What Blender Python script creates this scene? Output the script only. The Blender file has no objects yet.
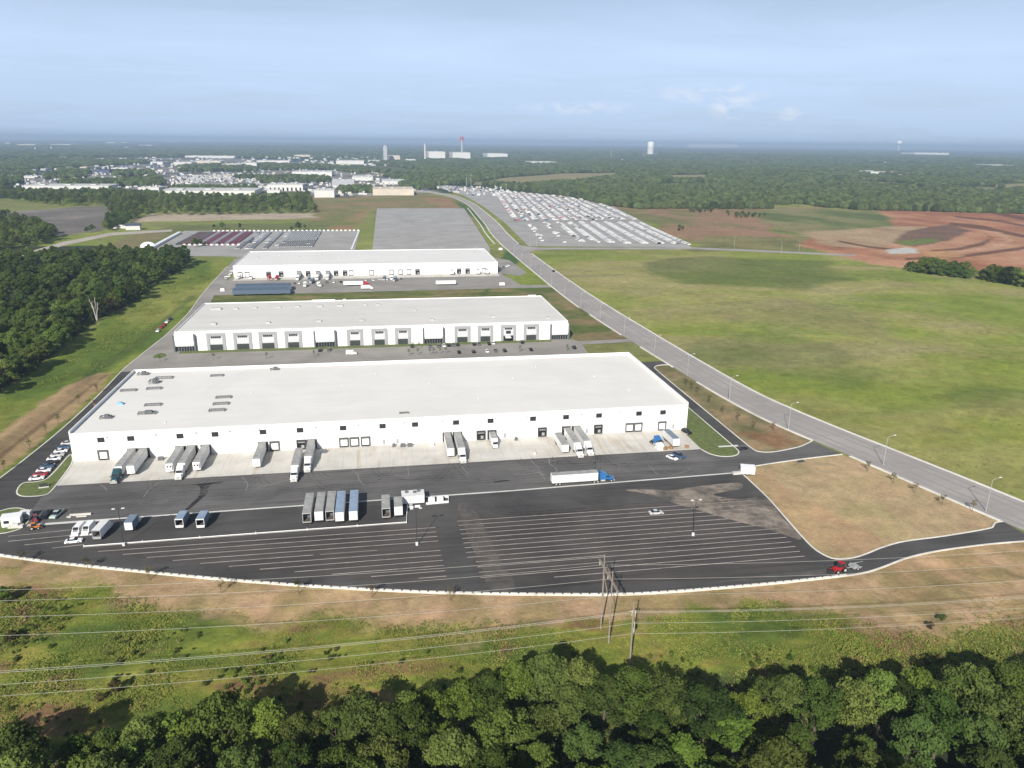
import bpy, math, random
import numpy as np
from mathutils import Vector, Matrix

random.seed(7)
rng = np.random.default_rng(7)
R = math.radians
scene = bpy.context.scene
col = scene.collection

# ------------------------------------------------------------------ camera
F_PX, PITCH, ROLL, YAW, CAM_H = 761.818, R(17.64), R(0.629), R(9.807), 120.0
fwd = Vector((math.sin(YAW) * math.cos(PITCH), math.cos(YAW) * math.cos(PITCH), -math.sin(PITCH)))
rgt0 = Vector((math.cos(YAW), -math.sin(YAW), 0))
up0 = rgt0.cross(fwd)
rgt = rgt0 * math.cos(ROLL) + up0 * math.sin(ROLL)
upv = up0 * math.cos(ROLL) - rgt0 * math.sin(ROLL)
cd = bpy.data.cameras.new("camera")
cam = bpy.data.objects.new("camera", cd)
col.objects.link(cam)
cd.sensor_width = 36.0
cd.lens = 36.0 * F_PX / 1024.0
cd.clip_start = 1.0
cd.clip_end = 120000.0
m = Matrix((rgt, upv, -fwd)).transposed().to_4x4()
m.translation = Vector((0, 0, CAM_H))
cam.matrix_world = m
scene.camera = cam


def at(px, py, z=0.0):
    """survey: the ground point (at height z) that the photograph shows at a pixel"""
    d = fwd * F_PX + rgt * (px - 512) + upv * (384 - py)
    t = (z - CAM_H) / d.z
    return (d.x * t, d.y * t)


def at_y(px, py, Y):
    """the point on the vertical plane y = Y"""
    d = fwd * F_PX + rgt * (px - 512) + upv * (384 - py)
    t = Y / d.y
    return (d.x * t, CAM_H + d.z * t)


def pts(lst, z=0.0):
    return [at(x, y, z) for x, y in lst]


# ------------------------------------------------------------------ materials
def nmat(name):
    m = bpy.data.materials.new(name)
    m.use_nodes = True
    nt = m.node_tree
    return m, nt, nt.nodes, nt.links, nt.nodes["Principled BSDF"]


def mat(name, c, rough=0.7, metal=0.0, var=0.12, scale=0.6, spec=0.3, streak=0.0):
    """plain painted or mineral surface with mottled, slightly dirty colour"""
    m, nt, N, L, b = nmat(name)
    b.inputs["Roughness"].default_value = rough
    b.inputs["Metallic"].default_value = metal
    b.inputs["Specular IOR Level"].default_value = spec
    if var <= 0:
        b.inputs["Base Color"].default_value = (*c, 1)
        return m
    tc = N.new("ShaderNodeTexCoord")
    n = N.new("ShaderNodeTexNoise")
    n.inputs["Scale"].default_value = scale
    n.inputs["Detail"].default_value = 6
    n.inputs["Roughness"].default_value = 0.65
    if streak:
        mp = N.new("ShaderNodeMapping")
        mp.inputs["Scale"].default_value = (1, 1, streak)
        L.new(tc.outputs["Object"], mp.inputs["Vector"])
        L.new(mp.outputs["Vector"], n.inputs["Vector"])
    else:
        L.new(tc.outputs["Object"], n.inputs["Vector"])
    r = N.new("ShaderNodeValToRGB")
    r.color_ramp.elements[0].position = 0.3
    r.color_ramp.elements[1].position = 0.72
    r.color_ramp.elements[0].color = (*[v * (1 - var) for v in c], 1)
    r.color_ramp.elements[1].color = (*[min(v * (1 + var), 0.9) for v in c], 1)
    L.new(n.outputs["Fac"], r.inputs["Fac"])
    L.new(r.outputs["Color"], b.inputs["Base Color"])
    return m


def glass(name, c=(0.02, 0.025, 0.03)):
    m, nt, N, L, b = nmat(name)
    b.inputs["Base Color"].default_value = (*c, 1)
    b.inputs["Roughness"].default_value = 0.12
    b.inputs["Specular IOR Level"].default_value = 0.6
    return m


def ramp(N, stops):
    r = N.new("ShaderNodeValToRGB")
    e = r.color_ramp.elements
    while len(e) < len(stops):
        e.new(0.5)
    for i, (p, c) in enumerate(stops):
        e[i].position = p
        e[i].color = (*c, 1) if len(c) == 3 else c
    return r


def noise(N, L, vec, scale, detail=5, rough=0.6, dist=0.0):
    n = N.new("ShaderNodeTexNoise")
    n.inputs["Scale"].default_value = scale
    n.inputs["Detail"].default_value = detail
    n.inputs["Roughness"].default_value = rough
    n.inputs["Distortion"].default_value = dist
    L.new(vec, n.inputs["Vector"])
    return n


def mixc(N, L, a, b, fac, mode="MIX"):
    x = N.new("ShaderNodeMix")
    x.data_type = "RGBA"
    x.blend_type = mode
    if hasattr(fac, "links") or hasattr(fac, "is_linked"):
        L.new(fac, x.inputs[0])
    else:
        x.inputs[0].default_value = fac
    for i, v in ((6, a), (7, b)):
        if isinstance(v, tuple):
            x.inputs[i].default_value = (*v, 1)
        else:
            L.new(v, x.inputs[i])
    return x.outputs[2]


def mth(N, L, op, a, b=None):
    x = N.new("ShaderNodeMath")
    x.operation = op
    for i, v in ((0, a), (1, b)):
        if v is None:
            continue
        if isinstance(v, (int, float)):
            x.inputs[i].default_value = v
        else:
            L.new(v, x.inputs[i])
    return x.outputs[0]


def asphalt(name, dark, light, stain=(0.10, 0.085, 0.07), tracks=0.25):
    m, nt, N, L, b = nmat(name)
    g = N.new("ShaderNodeNewGeometry").outputs["Position"]
    n1 = noise(N, L, g, 0.035, 6, 0.6, 0.6)
    r1 = ramp(N, [(0.35, dark), (0.68, light)])
    L.new(n1.outputs["Fac"], r1.inputs["Fac"])
    mp = N.new("ShaderNodeMapping")
    mp.inputs["Scale"].default_value = (0.012, 0.22, 1)
    L.new(g, mp.inputs["Vector"])
    n2 = noise(N, L, mp.outputs["Vector"], 1.0, 5, 0.7)
    r2 = ramp(N, [(0.5, (0, 0, 0)), (0.75, (1, 1, 1))])
    L.new(n2.outputs["Fac"], r2.inputs["Fac"])
    c = mixc(N, L, r1.outputs["Color"], tuple(v * 1.45 for v in light), mth(N, L, "MULTIPLY", r2.outputs["Color"], tracks))
    mp5 = N.new("ShaderNodeMapping")
    mp5.inputs["Rotation"].default_value = (0, 0, .12)
    mp5.inputs["Scale"].default_value = (0.02, 0.9, 1)
    L.new(g, mp5.inputs["Vector"])
    n5 = noise(N, L, mp5.outputs["Vector"], 1.0, 3, 0.6, .3)
    r5 = ramp(N, [(0.55, (0, 0, 0)), (0.68, (1, 1, 1))])
    L.new(n5.outputs["Fac"], r5.inputs["Fac"])
    c = mixc(N, L, c, tuple(v * .55 for v in dark), mth(N, L, "MULTIPLY", r5.outputs["Color"], tracks * 1.3))
    n3 = noise(N, L, g, 0.018, 7, 0.65, 1.2)
    r3 = ramp(N, [(0.62, (0, 0, 0)), (0.8, (1, 1, 1))])
    L.new(n3.outputs["Fac"], r3.inputs["Fac"])
    c = mixc(N, L, c, stain, mth(N, L, "MULTIPLY", r3.outputs["Color"], 0.5))
    n4 = noise(N, L, g, 3.0, 3, 0.7)
    c = mixc(N, L, c, n4.outputs["Color"], 0.06, "OVERLAY")
    L.new(c, b.inputs["Base Color"])
    b.inputs["Roughness"].default_value = 0.85
    b.inputs["Specular IOR Level"].default_value = 0.25
    return m


def concrete(name, c, stain, jx=0.0, jy=0.0, amt=0.6):
    m, nt, N, L, b = nmat(name)
    g = N.new("ShaderNodeNewGeometry").outputs["Position"]
    n1 = noise(N, L, g, 0.08, 6, 0.6, 0.3)
    r1 = ramp(N, [(0.3, tuple(v * 0.8 for v in c)), (0.7, tuple(v * 1.1 for v in c))])
    L.new(n1.outputs["Fac"], r1.inputs["Fac"])
    mp = N.new("ShaderNodeMapping")
    mp.inputs["Scale"].default_value = (0.35, 0.03, 1)
    L.new(g, mp.inputs["Vector"])
    n2 = noise(N, L, mp.outputs["Vector"], 1.0, 4, 0.6)
    r2 = ramp(N, [(0.52, (0, 0, 0)), (0.75, (1, 1, 1))])
    L.new(n2.outputs["Fac"], r2.inputs["Fac"])
    cc = mixc(N, L, r1.outputs["Color"], stain, mth(N, L, "MULTIPLY", r2.outputs["Color"], amt))
    if jx or jy:
        s = N.new("ShaderNodeSeparateXYZ")
        L.new(g, s.inputs[0])
        for o, st in ((s.outputs[0], jx), (s.outputs[1], jy)):
            if not st:
                continue
            md = mth(N, L, "PINGPONG", o, st / 2)
            k = mth(N, L, "LESS_THAN", md, 0.07)
            cc = mixc(N, L, cc, tuple(v * 0.6 for v in c), mth(N, L, "MULTIPLY", k, 0.6))
    L.new(cc, b.inputs["Base Color"])
    b.inputs["Roughness"].default_value = 0.85
    b.inputs["Specular IOR Level"].default_value = 0.2
    return m


def panelwall(name, c, step, seam=0.72, off=0.0):
    """tilt-up concrete panels: white paint, a thin seam between panels, faint rain streaks"""
    m, nt, N, L, b = nmat(name)
    tc = N.new("ShaderNodeTexCoord").outputs["Object"]
    mp = N.new("ShaderNodeMapping")
    mp.inputs["Scale"].default_value = (0.5, 0.5, 0.05)
    L.new(tc, mp.inputs["Vector"])
    n1 = noise(N, L, mp.outputs["Vector"], 1.0, 5, 0.65)
    r1 = ramp(N, [(0.3, tuple(v * 0.9 for v in c)), (0.7, c)])
    L.new(n1.outputs["Fac"], r1.inputs["Fac"])
    s = N.new("ShaderNodeSeparateXYZ")
    L.new(tc, s.inputs[0])
    k = mth(N, L, "LESS_THAN", mth(N, L, "PINGPONG", mth(N, L, "ADD", s.outputs[0], off), step / 2), 0.09)
    k2 = mth(N, L, "LESS_THAN", mth(N, L, "PINGPONG", s.outputs[1], step / 2), 0.09)
    geo = N.new("ShaderNodeNewGeometry")
    sn = N.new("ShaderNodeSeparateXYZ")
    L.new(geo.outputs["Normal"], sn.inputs[0])
    front = mth(N, L, "GREATER_THAN", mth(N, L, "ABSOLUTE", sn.outputs[1]), 0.5)
    kk = mixc(N, L, k2, k, front)
    cc = mixc(N, L, r1.outputs["Color"], tuple(v * seam for v in c), kk)
    L.new(cc, b.inputs["Base Color"])
    b.inputs["Roughness"].default_value = 0.6
    b.inputs["Specular IOR Level"].default_value = 0.25
    return m


def roofmat(name, c, dirt, sx=0.01, sy=0.3, amt=0.4, seam=3.2):
    """single-ply roofing: welded seams, ponding stains"""
    m, nt, N, L, b = nmat(name)
    tc = N.new("ShaderNodeTexCoord").outputs["Object"]
    n1 = noise(N, L, tc, 0.03, 7, 0.62, 0.8)
    r1 = ramp(N, [(0.38, tuple(v * 0.93 for v in c)), (0.62, c)])
    L.new(n1.outputs["Fac"], r1.inputs["Fac"])
    mp = N.new("ShaderNodeMapping")
    mp.inputs["Scale"].default_value = (sx, sy, 1)
    L.new(tc, mp.inputs["Vector"])
    n2 = noise(N, L, mp.outputs["Vector"], 1.0, 4, 0.6)
    r2 = ramp(N, [(0.45, (0, 0, 0)), (0.8, (1, 1, 1))])
    L.new(n2.outputs["Fac"], r2.inputs["Fac"])
    cc = mixc(N, L, r1.outputs["Color"], dirt, mth(N, L, "MULTIPLY", r2.outputs["Color"], amt))
    s = N.new("ShaderNodeSeparateXYZ")
    L.new(tc, s.inputs[0])
    k = mth(N, L, "LESS_THAN", mth(N, L, "PINGPONG", s.outputs[0], seam / 2), 0.06)
    cc = mixc(N, L, cc, dirt, mth(N, L, "MULTIPLY", k, 0.18))
    L.new(cc, b.inputs["Base Color"])
    b.inputs["Roughness"].default_value = 0.7
    b.inputs["Specular IOR Level"].default_value = 0.2
    return m


def leafmat(name, c1, c2, trans=0.2, hue=0.013):
    m, nt, N, L, b = nmat(name)
    oi = N.new("ShaderNodeObjectInfo")
    tc = N.new("ShaderNodeTexCoord")
    n = noise(N, L, tc.outputs["Object"], 0.35, 4, 0.7)
    f = mth(N, L, "ADD", mth(N, L, "MULTIPLY", n.outputs["Fac"], 0.75), mth(N, L, "MULTIPLY", oi.outputs["Random"], 0.55))
    r = ramp(N, [(0.3, c1), (0.95, c2)])
    L.new(f, r.inputs["Fac"])
    hs = N.new("ShaderNodeHueSaturation")
    L.new(r.outputs["Color"], hs.inputs["Color"])
    rr = mth(N, L, "FRACT", mth(N, L, "MULTIPLY", oi.outputs["Random"], 17.3))
    L.new(mth(N, L, "ADD", mth(N, L, "MULTIPLY", rr, hue * 2), 0.5 - hue), hs.inputs["Hue"])
    L.new(mth(N, L, "ADD", mth(N, L, "MULTIPLY", rr, 0.5), 0.64), hs.inputs["Value"])
    d = N.new("ShaderNodeBsdfDiffuse")
    t = N.new("ShaderNodeBsdfTranslucent")
    mx = N.new("ShaderNodeMixShader")
    mx.inputs[0].default_value = trans
    L.new(hs.outputs["Color"], d.inputs["Color"])
    L.new(hs.outputs["Color"], t.inputs["Color"])
    L.new(d.outputs[0], mx.inputs[1])
    L.new(t.outputs[0], mx.inputs[2])
    L.new(mx.outputs[0], N["Material Output"].inputs["Surface"])
    return m


M = {}
M["white"] = mat("white_paint", (0.78, 0.78, 0.77), 0.45, var=0.08, scale=0.8, streak=0.3)
M["offwhite"] = mat("off_white_paint", (0.66, 0.66, 0.64), 0.5, var=0.12, scale=0.8)
M["silver"] = mat("dull_aluminium_sheet", (0.42, 0.42, 0.41), 0.5, 0.0, 0.16, 0.5)
M["roofgrey"] = mat("grimy_trailer_roof", (0.30, 0.30, 0.29), 0.7, 0.0, 0.25, 0.4)
M["roofblue"] = mat("blue_tinted_trailer_roof", (0.23, 0.30, 0.40), 0.6, 0.0, 0.15, 0.4)
M["slate"] = mat("slate_painted_box", (0.16, 0.21, 0.26), 0.5, 0.0, 0.15, 0.5)
M["black"] = mat("black_rubber", (0.018, 0.018, 0.018), 0.9, var=0.2)
M["darkmetal"] = mat("dark_steel", (0.05, 0.05, 0.052), 0.55, 0.2, 0.2)
M["steel"] = mat("galvanised_steel", (0.42, 0.43, 0.43), 0.5, 0.3, 0.12)
M["interior"] = mat("plywood_lining", (0.10, 0.085, 0.07), 0.85, var=0.25)
M["glass"] = glass("tinted_glass")
M["greenglass"] = glass("grey_green_glass", (0.045, 0.052, 0.05))
M["blue"] = mat("bright_blue_paint", (0.03, 0.14, 0.34), 0.35, var=0.1)
M["teal"] = mat("dark_teal_paint", (0.025, 0.07, 0.085), 0.35, var=0.1)
M["navy"] = mat("navy_tarpaulin", (0.09, 0.125, 0.175), 0.6, var=0.25)
M["red"] = mat("red_paint", (0.36, 0.02, 0.025), 0.35, var=0.1)
M["maroon"] = mat("maroon_paint", (0.27, 0.05, 0.07), 0.35, var=0.12)
M["rust"] = mat("rust_brown_paint", (0.27, 0.14, 0.09), 0.45, var=0.2)
M["carblack"] = mat("black_car_paint", (0.015, 0.015, 0.018), 0.25, var=0.1)
M["cargrey"] = mat("grey_car_paint", (0.12, 0.13, 0.14), 0.3, var=0.1)
M["carsilver"] = mat("silver_car_paint", (0.5, 0.5, 0.5), 0.3, var=0.08)
M["carblue"] = mat("blue_car_paint", (0.05, 0.09, 0.17), 0.3, var=0.1)
M["carwhite"] = mat("white_car_paint", (0.8, 0.8, 0.8), 0.3, var=0.04)
M["palegreen"] = mat("pale_green_car_paint", (0.42, 0.5, 0.46), 0.35, var=0.08)
M["orange"] = mat("orange_machine_paint", (0.55, 0.19, 0.04), 0.45, var=0.15)
M["wood"] = mat("weathered_pole_wood", (0.26, 0.215, 0.175), 0.9, var=0.2, scale=1.5, streak=0.1)
M["pallet"] = mat("pallet_wood", (0.32, 0.2, 0.11), 0.85, var=0.25, scale=2)
M["porcelain"] = mat("pale_insulator", (0.55, 0.56, 0.45), 0.3, var=0.1)
M["wire"] = mat("weathered_conductor", (0.38, 0.38, 0.34), 0.5, 0.0, 0.08)
M["concreteblock"] = concrete("cast_concrete", (0.56, 0.54, 0.50), (0.36, 0.32, 0.27), amt=0.35)
M["kerb"] = concrete("kerb_concrete", (0.68, 0.655, 0.60), (0.40, 0.36, 0.30), 3.0, 3.0, amt=0.35)
M["paint"] = mat("worn_line_paint", (0.42, 0.385, 0.35), 0.8, var=0.35, scale=0.25)
M["gutter"] = concrete("gutter_concrete", (0.62, 0.61, 0.58), (0.42, 0.39, 0.34), 4.0, 0, amt=0.3)
M["apron"] = concrete("apron_concrete", (0.57, 0.55, 0.50), (0.40, 0.31, 0.20), 9.0, 11.5, 0.75)
M["yard"] = asphalt("fresh_asphalt", (0.050, 0.048, 0.046), (0.090, 0.086, 0.082), (0.13, 0.12, 0.105), tracks=0.35)
M["stalls"] = asphalt("stall_asphalt", (0.052, 0.046, 0.043), (0.088, 0.077, 0.071), (0.11, 0.09, 0.078), tracks=0.4)
M["drive"] = asphalt("drive_asphalt", (0.034, 0.034, 0.035), (0.056, 0.055, 0.055), tracks=0.3)
M["oldasphalt"] = asphalt("aged_asphalt", (0.22, 0.205, 0.185), (0.31, 0.29, 0.262), (0.15, 0.14, 0.125), 0.2)
M["road"] = asphalt("road_surface", (0.27, 0.25, 0.235), (0.36, 0.335, 0.315), (0.2, 0.185, 0.17), 0.15)
M["lotgrey"] = asphalt("weathered_lot_surface", (0.27, 0.26, 0.245), (0.37, 0.355, 0.335), (0.22, 0.21, 0.19), 0.25)
M["gravel"] = concrete("pale_gravel", (0.42, 0.38, 0.32), (0.30, 0.26, 0.2))
M["stain"] = mat("oil_and_water_stain", (0.02, 0.02, 0.021), 0.6, var=0.3, scale=0.4)
M["dust"] = mat("spread_soil_on_asphalt", (0.32, 0.27, 0.22), 0.9, var=0.35, scale=0.25)


def ragged(m, sc, lo, hi, top):
    """thin spread: the surface under it shows through in patches"""
    nt = m.node_tree
    N, L = nt.nodes, nt.links
    g = N.new("ShaderNodeNewGeometry").outputs["Position"]
    n = noise(N, L, g, sc, 7, .68, .5)
    r = ramp(N, [(lo, (0, 0, 0)), (hi, (top, top, top))])
    L.new(n.outputs["Fac"], r.inputs["Fac"])
    L.new(r.outputs["Color"], N["Principled BSDF"].inputs["Alpha"])


M["dustthin"] = mat("thin_dust_on_asphalt", (0.26, 0.23, 0.20), 0.9, var=0.3, scale=0.3)
ragged(M["dustthin"], .2, .34, .74, .5)
ragged(M["dust"], .09, .34, .62, .85)
ragged(M["stain"], .25, .30, .6, .85)
M["wall"] = panelwall("white_panel_wall", (0.80, 0.80, 0.785), 8.4)
M["wall_far"] = panelwall("white_panel_wall_older", (0.80, 0.80, 0.785), 9.5)
M["parapet"] = mat("parapet_coping", (0.78, 0.78, 0.765), 0.5, var=0.06)
M["roof_front"] = roofmat("white_membrane_roof", (0.71, 0.695, 0.655), (0.58, 0.56, 0.515), amt=0.3)
M["roof_mid"] = roofmat("grey_membrane_roof", (0.64, 0.625, 0.59), (0.48, 0.47, 0.43), amt=0.7)
M["roof_far"] = roofmat("weathered_membrane_roof", (0.70, 0.69, 0.66), (0.55, 0.54, 0.51), amt=0.6)
M["greypanel"] = mat("grey_painted_panel", (0.31, 0.315, 0.32), 0.6, var=0.08)
M["palepanel"] = mat("pale_grey_panel", (0.52, 0.53, 0.55), 0.6, var=0.06)
M["bark"] = mat("tree_bark", (0.11, 0.09, 0.07), 0.95, var=0.3, scale=2)
M["deadbark"] = mat("bleached_dead_wood", (0.45, 0.42, 0.37), 0.9, var=0.2, scale=2)
LEAF = {
    "green": leafmat("leaf_mid_green", (0.034, 0.062, 0.014), (0.150, 0.210, 0.046)),
    "olive": leafmat("leaf_olive_green", (0.048, 0.070, 0.018), (0.180, 0.220, 0.056)),
    "bright": leafmat("leaf_bright_green", (0.044, 0.078, 0.014), (0.180, 0.250, 0.046)),
    "deep": leafmat("leaf_deep_green", (0.026, 0.048, 0.014), (0.110, 0.158, 0.040)),
    "gold": leafmat("leaf_yellowing", (0.075, 0.080, 0.020), (0.190, 0.175, 0.050)),
    "brown": leafmat("leaf_browning", (0.06, 0.058, 0.02), (0.17, 0.135, 0.06)),
}
M["farleaf"] = leafmat("distant_canopy", (0.024, 0.040, 0.016), (0.110, 0.138, 0.050), 0.0, 0.02)


# ------------------------------------------------------------------ mesh building
class MB:
    def __init__(s):
        s.v, s.f, s.mi, s.mats = [], [], [], []

    def _m(s, mt):
        if mt not in s.mats:
            s.mats.append(mt)
        return s.mats.index(mt)

    def face(s, idx, mt=None):
        s.f.append(tuple(idx))
        s.mi.append(s._m(mt))

    def prism(s, poly, z0, z1, mt=None, top=True, bottom=True):
        n, b = len(poly), len(s.v)
        s.v += [(x, y, z0) for x, y in poly] + [(x, y, z1) for x, y in poly]
        for i in range(n):
            j = (i + 1) % n
            s.face((b + i, b + j, b + n + j, b + n + i), mt)
        if top:
            s.face([b + n + i for i in range(n)], mt)
        if bottom:
            s.face([b + i for i in reversed(range(n))], mt)
        return s

    def box(s, x0, x1, y0, y1, z0, z1, mt=None):
        return s.prism([(x0, y0), (x1, y0), (x1, y1), (x0, y1)], z0, z1, mt)

    def sheet(s, poly, z, mt=None):
        b = len(s.v)
        s.v += [(x, y, z) for x, y in poly]
        s.face(range(b, b + len(poly)), mt)
        return s

    def prof_x(s, prof, x0, x1, mt=None, inset=0.0, zi=None):
        """profile in (y,z) extruded along x; vertices above zi are pulled in by inset"""
        n, b = len(prof), len(s.v)
        for X, sg in ((x0, 1), (x1, -1)):
            for y, z in prof:
                s.v.append((X + (sg * inset if zi is not None and z > zi else 0), y, z))
        for i in range(n):
            j = (i + 1) % n
            s.face((b + i, b + n + i, b + n + j, b + j), mt)
        s.face([b + i for i in range(n)], mt)
        s.face([b + n + i for i in reversed(range(n))], mt)
        return s

    def tube(s, p0, p1, r0, r1=None, n=6, mt=None, cap=True):
        r1 = r0 if r1 is None else r1
        p0, p1 = Vector(p0), Vector(p1)
        d = (p1 - p0).normalized()
        a = d.cross(Vector((0, 0, 1)) if abs(d.z) < 0.9 else Vector((1, 0, 0))).normalized()
        c = d.cross(a)
        b = len(s.v)
        for p, r in ((p0, r0), (p1, r1)):
            for i in range(n):
                t = 2 * math.pi * i / n
                s.v.append(tuple(p + (a * math.cos(t) + c * math.sin(t)) * r))
        for i in range(n):
            j = (i + 1) % n
            s.face((b + i, b + j, b + n + j, b + n + i), mt)
        if cap:
            s.face([b + n + i for i in range(n)], mt)
            s.face([b + i for i in reversed(range(n))], mt)
        return s

    def build(s, name, mt=None, parent=None, loc=None):
        me = bpy.data.meshes.new(name)
        me.from_pydata(s.v, [], s.f)
        if any(q is not None for q in s.mats):
            for q in s.mats:
                me.materials.append(q if q is not None else mt)
            me.polygons.foreach_set("material_index", s.mi)
        elif mt:
            me.materials.append(mt)
        me.validate()
        me.update()
        o = bpy.data.objects.new(name, me)
        col.objects.link(o)
        if parent:
            o.parent = parent
        if loc:
            o.location = loc
        return o


def tag(o, label=None, cat=None, group=None, kind=None):
    if label:
        o["label"] = label
    if cat:
        o["category"] = cat
    if group:
        o["group"] = group
    if kind:
        o["kind"] = kind
    return o


def thing(name, label, cat, loc=(0, 0, 0), rz=0.0, group=None, sc=1.0):
    o = bpy.data.objects.new(name, None)
    o.empty_display_size = 1
    col.objects.link(o)
    o.location = loc
    o.rotation_euler = (0, 0, rz)
    o.scale = (sc, sc, sc)
    return tag(o, label, cat, group)


def copy_tree(o, parent=None):
    c = o.copy()
    col.objects.link(c)
    if parent:
        c.parent = parent
    for ch in list(o.children):
        copy_tree(ch, c)
    return c


USED = set()


def put(proto, loc, rz, label, group=None, sc=None):
    """first placing moves the prototype itself, later ones are copies"""
    if proto.name in USED:
        o = copy_tree(proto)
    else:
        o = proto
        USED.add(proto.name)
    o.location = (loc[0], loc[1], loc[2] if len(loc) > 2 else 0.03)
    o.rotation_euler = (0, 0, rz)
    if sc:
        o.scale = (sc, sc, sc)
    o["label"] = label
    if group:
        o["group"] = group
    elif "group" in o:
        del o["group"]
    return o


def struct(name, mb, mt):
    return tag(mb.build(name, mt), kind="structure")


def ordw(i):
    return ["first", "second", "third", "fourth", "fifth", "sixth", "seventh", "eighth", "ninth", "tenth", "eleventh",
            "twelfth", "thirteenth", "fourteenth", "fifteenth", "sixteenth", "seventeenth", "eighteenth", "nineteenth",
            "twentieth"][i] if i < 20 else f"{i + 1}" + {1: "st", 2: "nd", 3: "rd"}.get((i + 1) % 10, "th")


# ------------------------------------------------------------------ numpy noise and polygons
def vnoise(x, y, seed=0):
    xi, yi = np.floor(x), np.floor(y)
    fx, fy = x - xi, y - yi
    fx, fy = fx * fx * (3 - 2 * fx), fy * fy * (3 - 2 * fy)

    def h(a, b):
        v = np.sin(a * 127.1 + b * 311.7 + seed * 74.7) * 43758.5453
        return v - np.floor(v)
    return (h(xi, yi) * (1 - fx) + h(xi + 1, yi) * fx) * (1 - fy) + (h(xi, yi + 1) * (1 - fx) + h(xi + 1, yi + 1) * fx) * fy


def fbm(x, y, sc, seed=0, oct=4):
    v, a, t = 0, 0.5, 0
    for i in range(oct):
        v = v + a * vnoise(x / sc, y / sc, seed + i * 13)
        t += a
        a *= 0.55
        sc *= 0.5
    return v / t


def inside(x, y, poly):
    r = np.zeros(x.shape, bool)
    n = len(poly)
    for i in range(n):
        x0, y0 = poly[i]
        x1, y1 = poly[(i + 1) % n]
        if y0 == y1:
            continue
        r ^= ((y0 > y) != (y1 > y)) & (x < (x1 - x0) * (y - y0) / (y1 - y0) + x0)
    return r


def sdist(x, y, poly):
    d = np.full(x.shape, 1e12)
    n = len(poly)
    for i in range(n):
        x0, y0 = poly[i]
        x1, y1 = poly[(i + 1) % n]
        ex, ey = x1 - x0, y1 - y0
        t = np.clip(((x - x0) * ex + (y - y0) * ey) / (ex * ex + ey * ey + 1e-9), 0, 1)
        d = np.minimum(d, (x - x0 - t * ex) ** 2 + (y - y0 - t * ey) ** 2)
    d = np.sqrt(d)
    return np.where(inside(x, y, poly), d, -d)


def catmull(p, k=6, closed=False):
    out, n = [], len(p)
    for i in range(n if closed else n - 1):
        a, b, c, d = (p[(i - 1) % n] if closed or i > 0 else p[0], p[i], p[(i + 1) % n],
                      p[(i + 2) % n] if closed or i + 2 < n else p[-1])
        for j in range(k):
            t = j / k
            out.append(tuple(0.5 * (2 * b[q] + (c[q] - a[q]) * t + (2 * a[q] - 5 * b[q] + 4 * c[q] - d[q]) * t * t
                                    + (3 * b[q] - a[q] - 3 * c[q] + d[q]) * t ** 3) for q in range(2)))
    if not closed:
        out.append(tuple(p[-1]))
    return out


def strip(mb, line, w0, w1, z0, z1, mt=None):
    """a kerb or band that follows a line, from offset w0 to w1 (left positive)"""
    n = len(line)
    L_, R_ = [], []
    for i in range(n):
        a = Vector(line[max(i - 1, 0)])
        b = Vector(line[min(i + 1, n - 1)])
        d = (b - a).normalized()
        nrm = Vector((-d.y, d.x))
        p = Vector(line[i])
        L_.append(tuple(p + nrm * w1))
        R_.append(tuple(p + nrm * w0))
    b = len(mb.v)
    for i in range(n):
        mb.v += [(*R_[i], z0), (*R_[i], z1), (*L_[i], z1), (*L_[i], z0)]
    for i in range(n - 1):
        q, r = b + 4 * i, b + 4 * i + 4
        mb.face((q, r, r + 1, q + 1), mt)
        mb.face((q + 1, r + 1, r + 2, q + 2), mt)
        mb.face((q + 2, r + 2, r + 3, q + 3), mt)
    mb.face((b, b + 1, b + 2, b + 3), mt)
    e = b + 4 * (n - 1)
    mb.face((e + 3, e + 2, e + 1, e), mt)
    return mb


# ------------------------------------------------------------------ layout lines (metres, x along the warehouse fronts)
yard_front = catmull([(-150, 243), (-132, 232), (-116.7, 225.3), (-100.4, 218.8), (-77.1, 210.8), (-57.8, 204.4), (-38.8, 198.5),
                      (-17.8, 192.6), (6.5, 186.6), (32.1, 181.6), (59.2, 177.2), (76.5, 175.9), (105.8, 175.6),
                      (126.5, 176.2), (136.1, 177.0), (143.7, 179.0), (155.4, 183.0), (169.1, 185.4), (188.1, 186.6), (203.5, 186.3)], 4)
lot_edge = catmull([(202.5, 199.5), (199.3, 199.0), (196.8, 197.2), (193.5, 195.7), (176, 193.4), (160.5, 192.2), (150.6, 189.6),
                    (144.4, 187.2), (138.4, 185.4), (133.3, 185.4), (131.0, 187.3), (129.7, 192.0), (129.9, 199.1), (131.2, 213.1), (132.6, 227.8), (132.9, 242.7), (133.2, 249.8),
                    (136.5, 253.2), (160.0, 257.6), (182.0, 260.2)], 4)
roadL = [(213.0, 165.0), (207.4, 184.0), (202.2, 200.0), (193.2, 229.4), (184.3, 258.4), (178.4, 276.5), (172.6, 295.0), (168.0, 315.0), (163.2, 350.0),
         (158.4, 405.5), (153.3, 467.0), (149.0, 530.0), (146.6, 580.0), (145.6, 640.0), (145.3, 705.0), (145.2, 780), (145.2, 870.0),
         (146.5, 960.0), (150.5, 1060), (157.5, 1165), (164, 1300), (170.5, 1440), (173.0, 1530.0), (171.5, 1620.0), (163.0, 1740),
         (148.0, 1832.0), (116.0, 1925.0), (60, 2030), (-40, 2150)]
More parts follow.
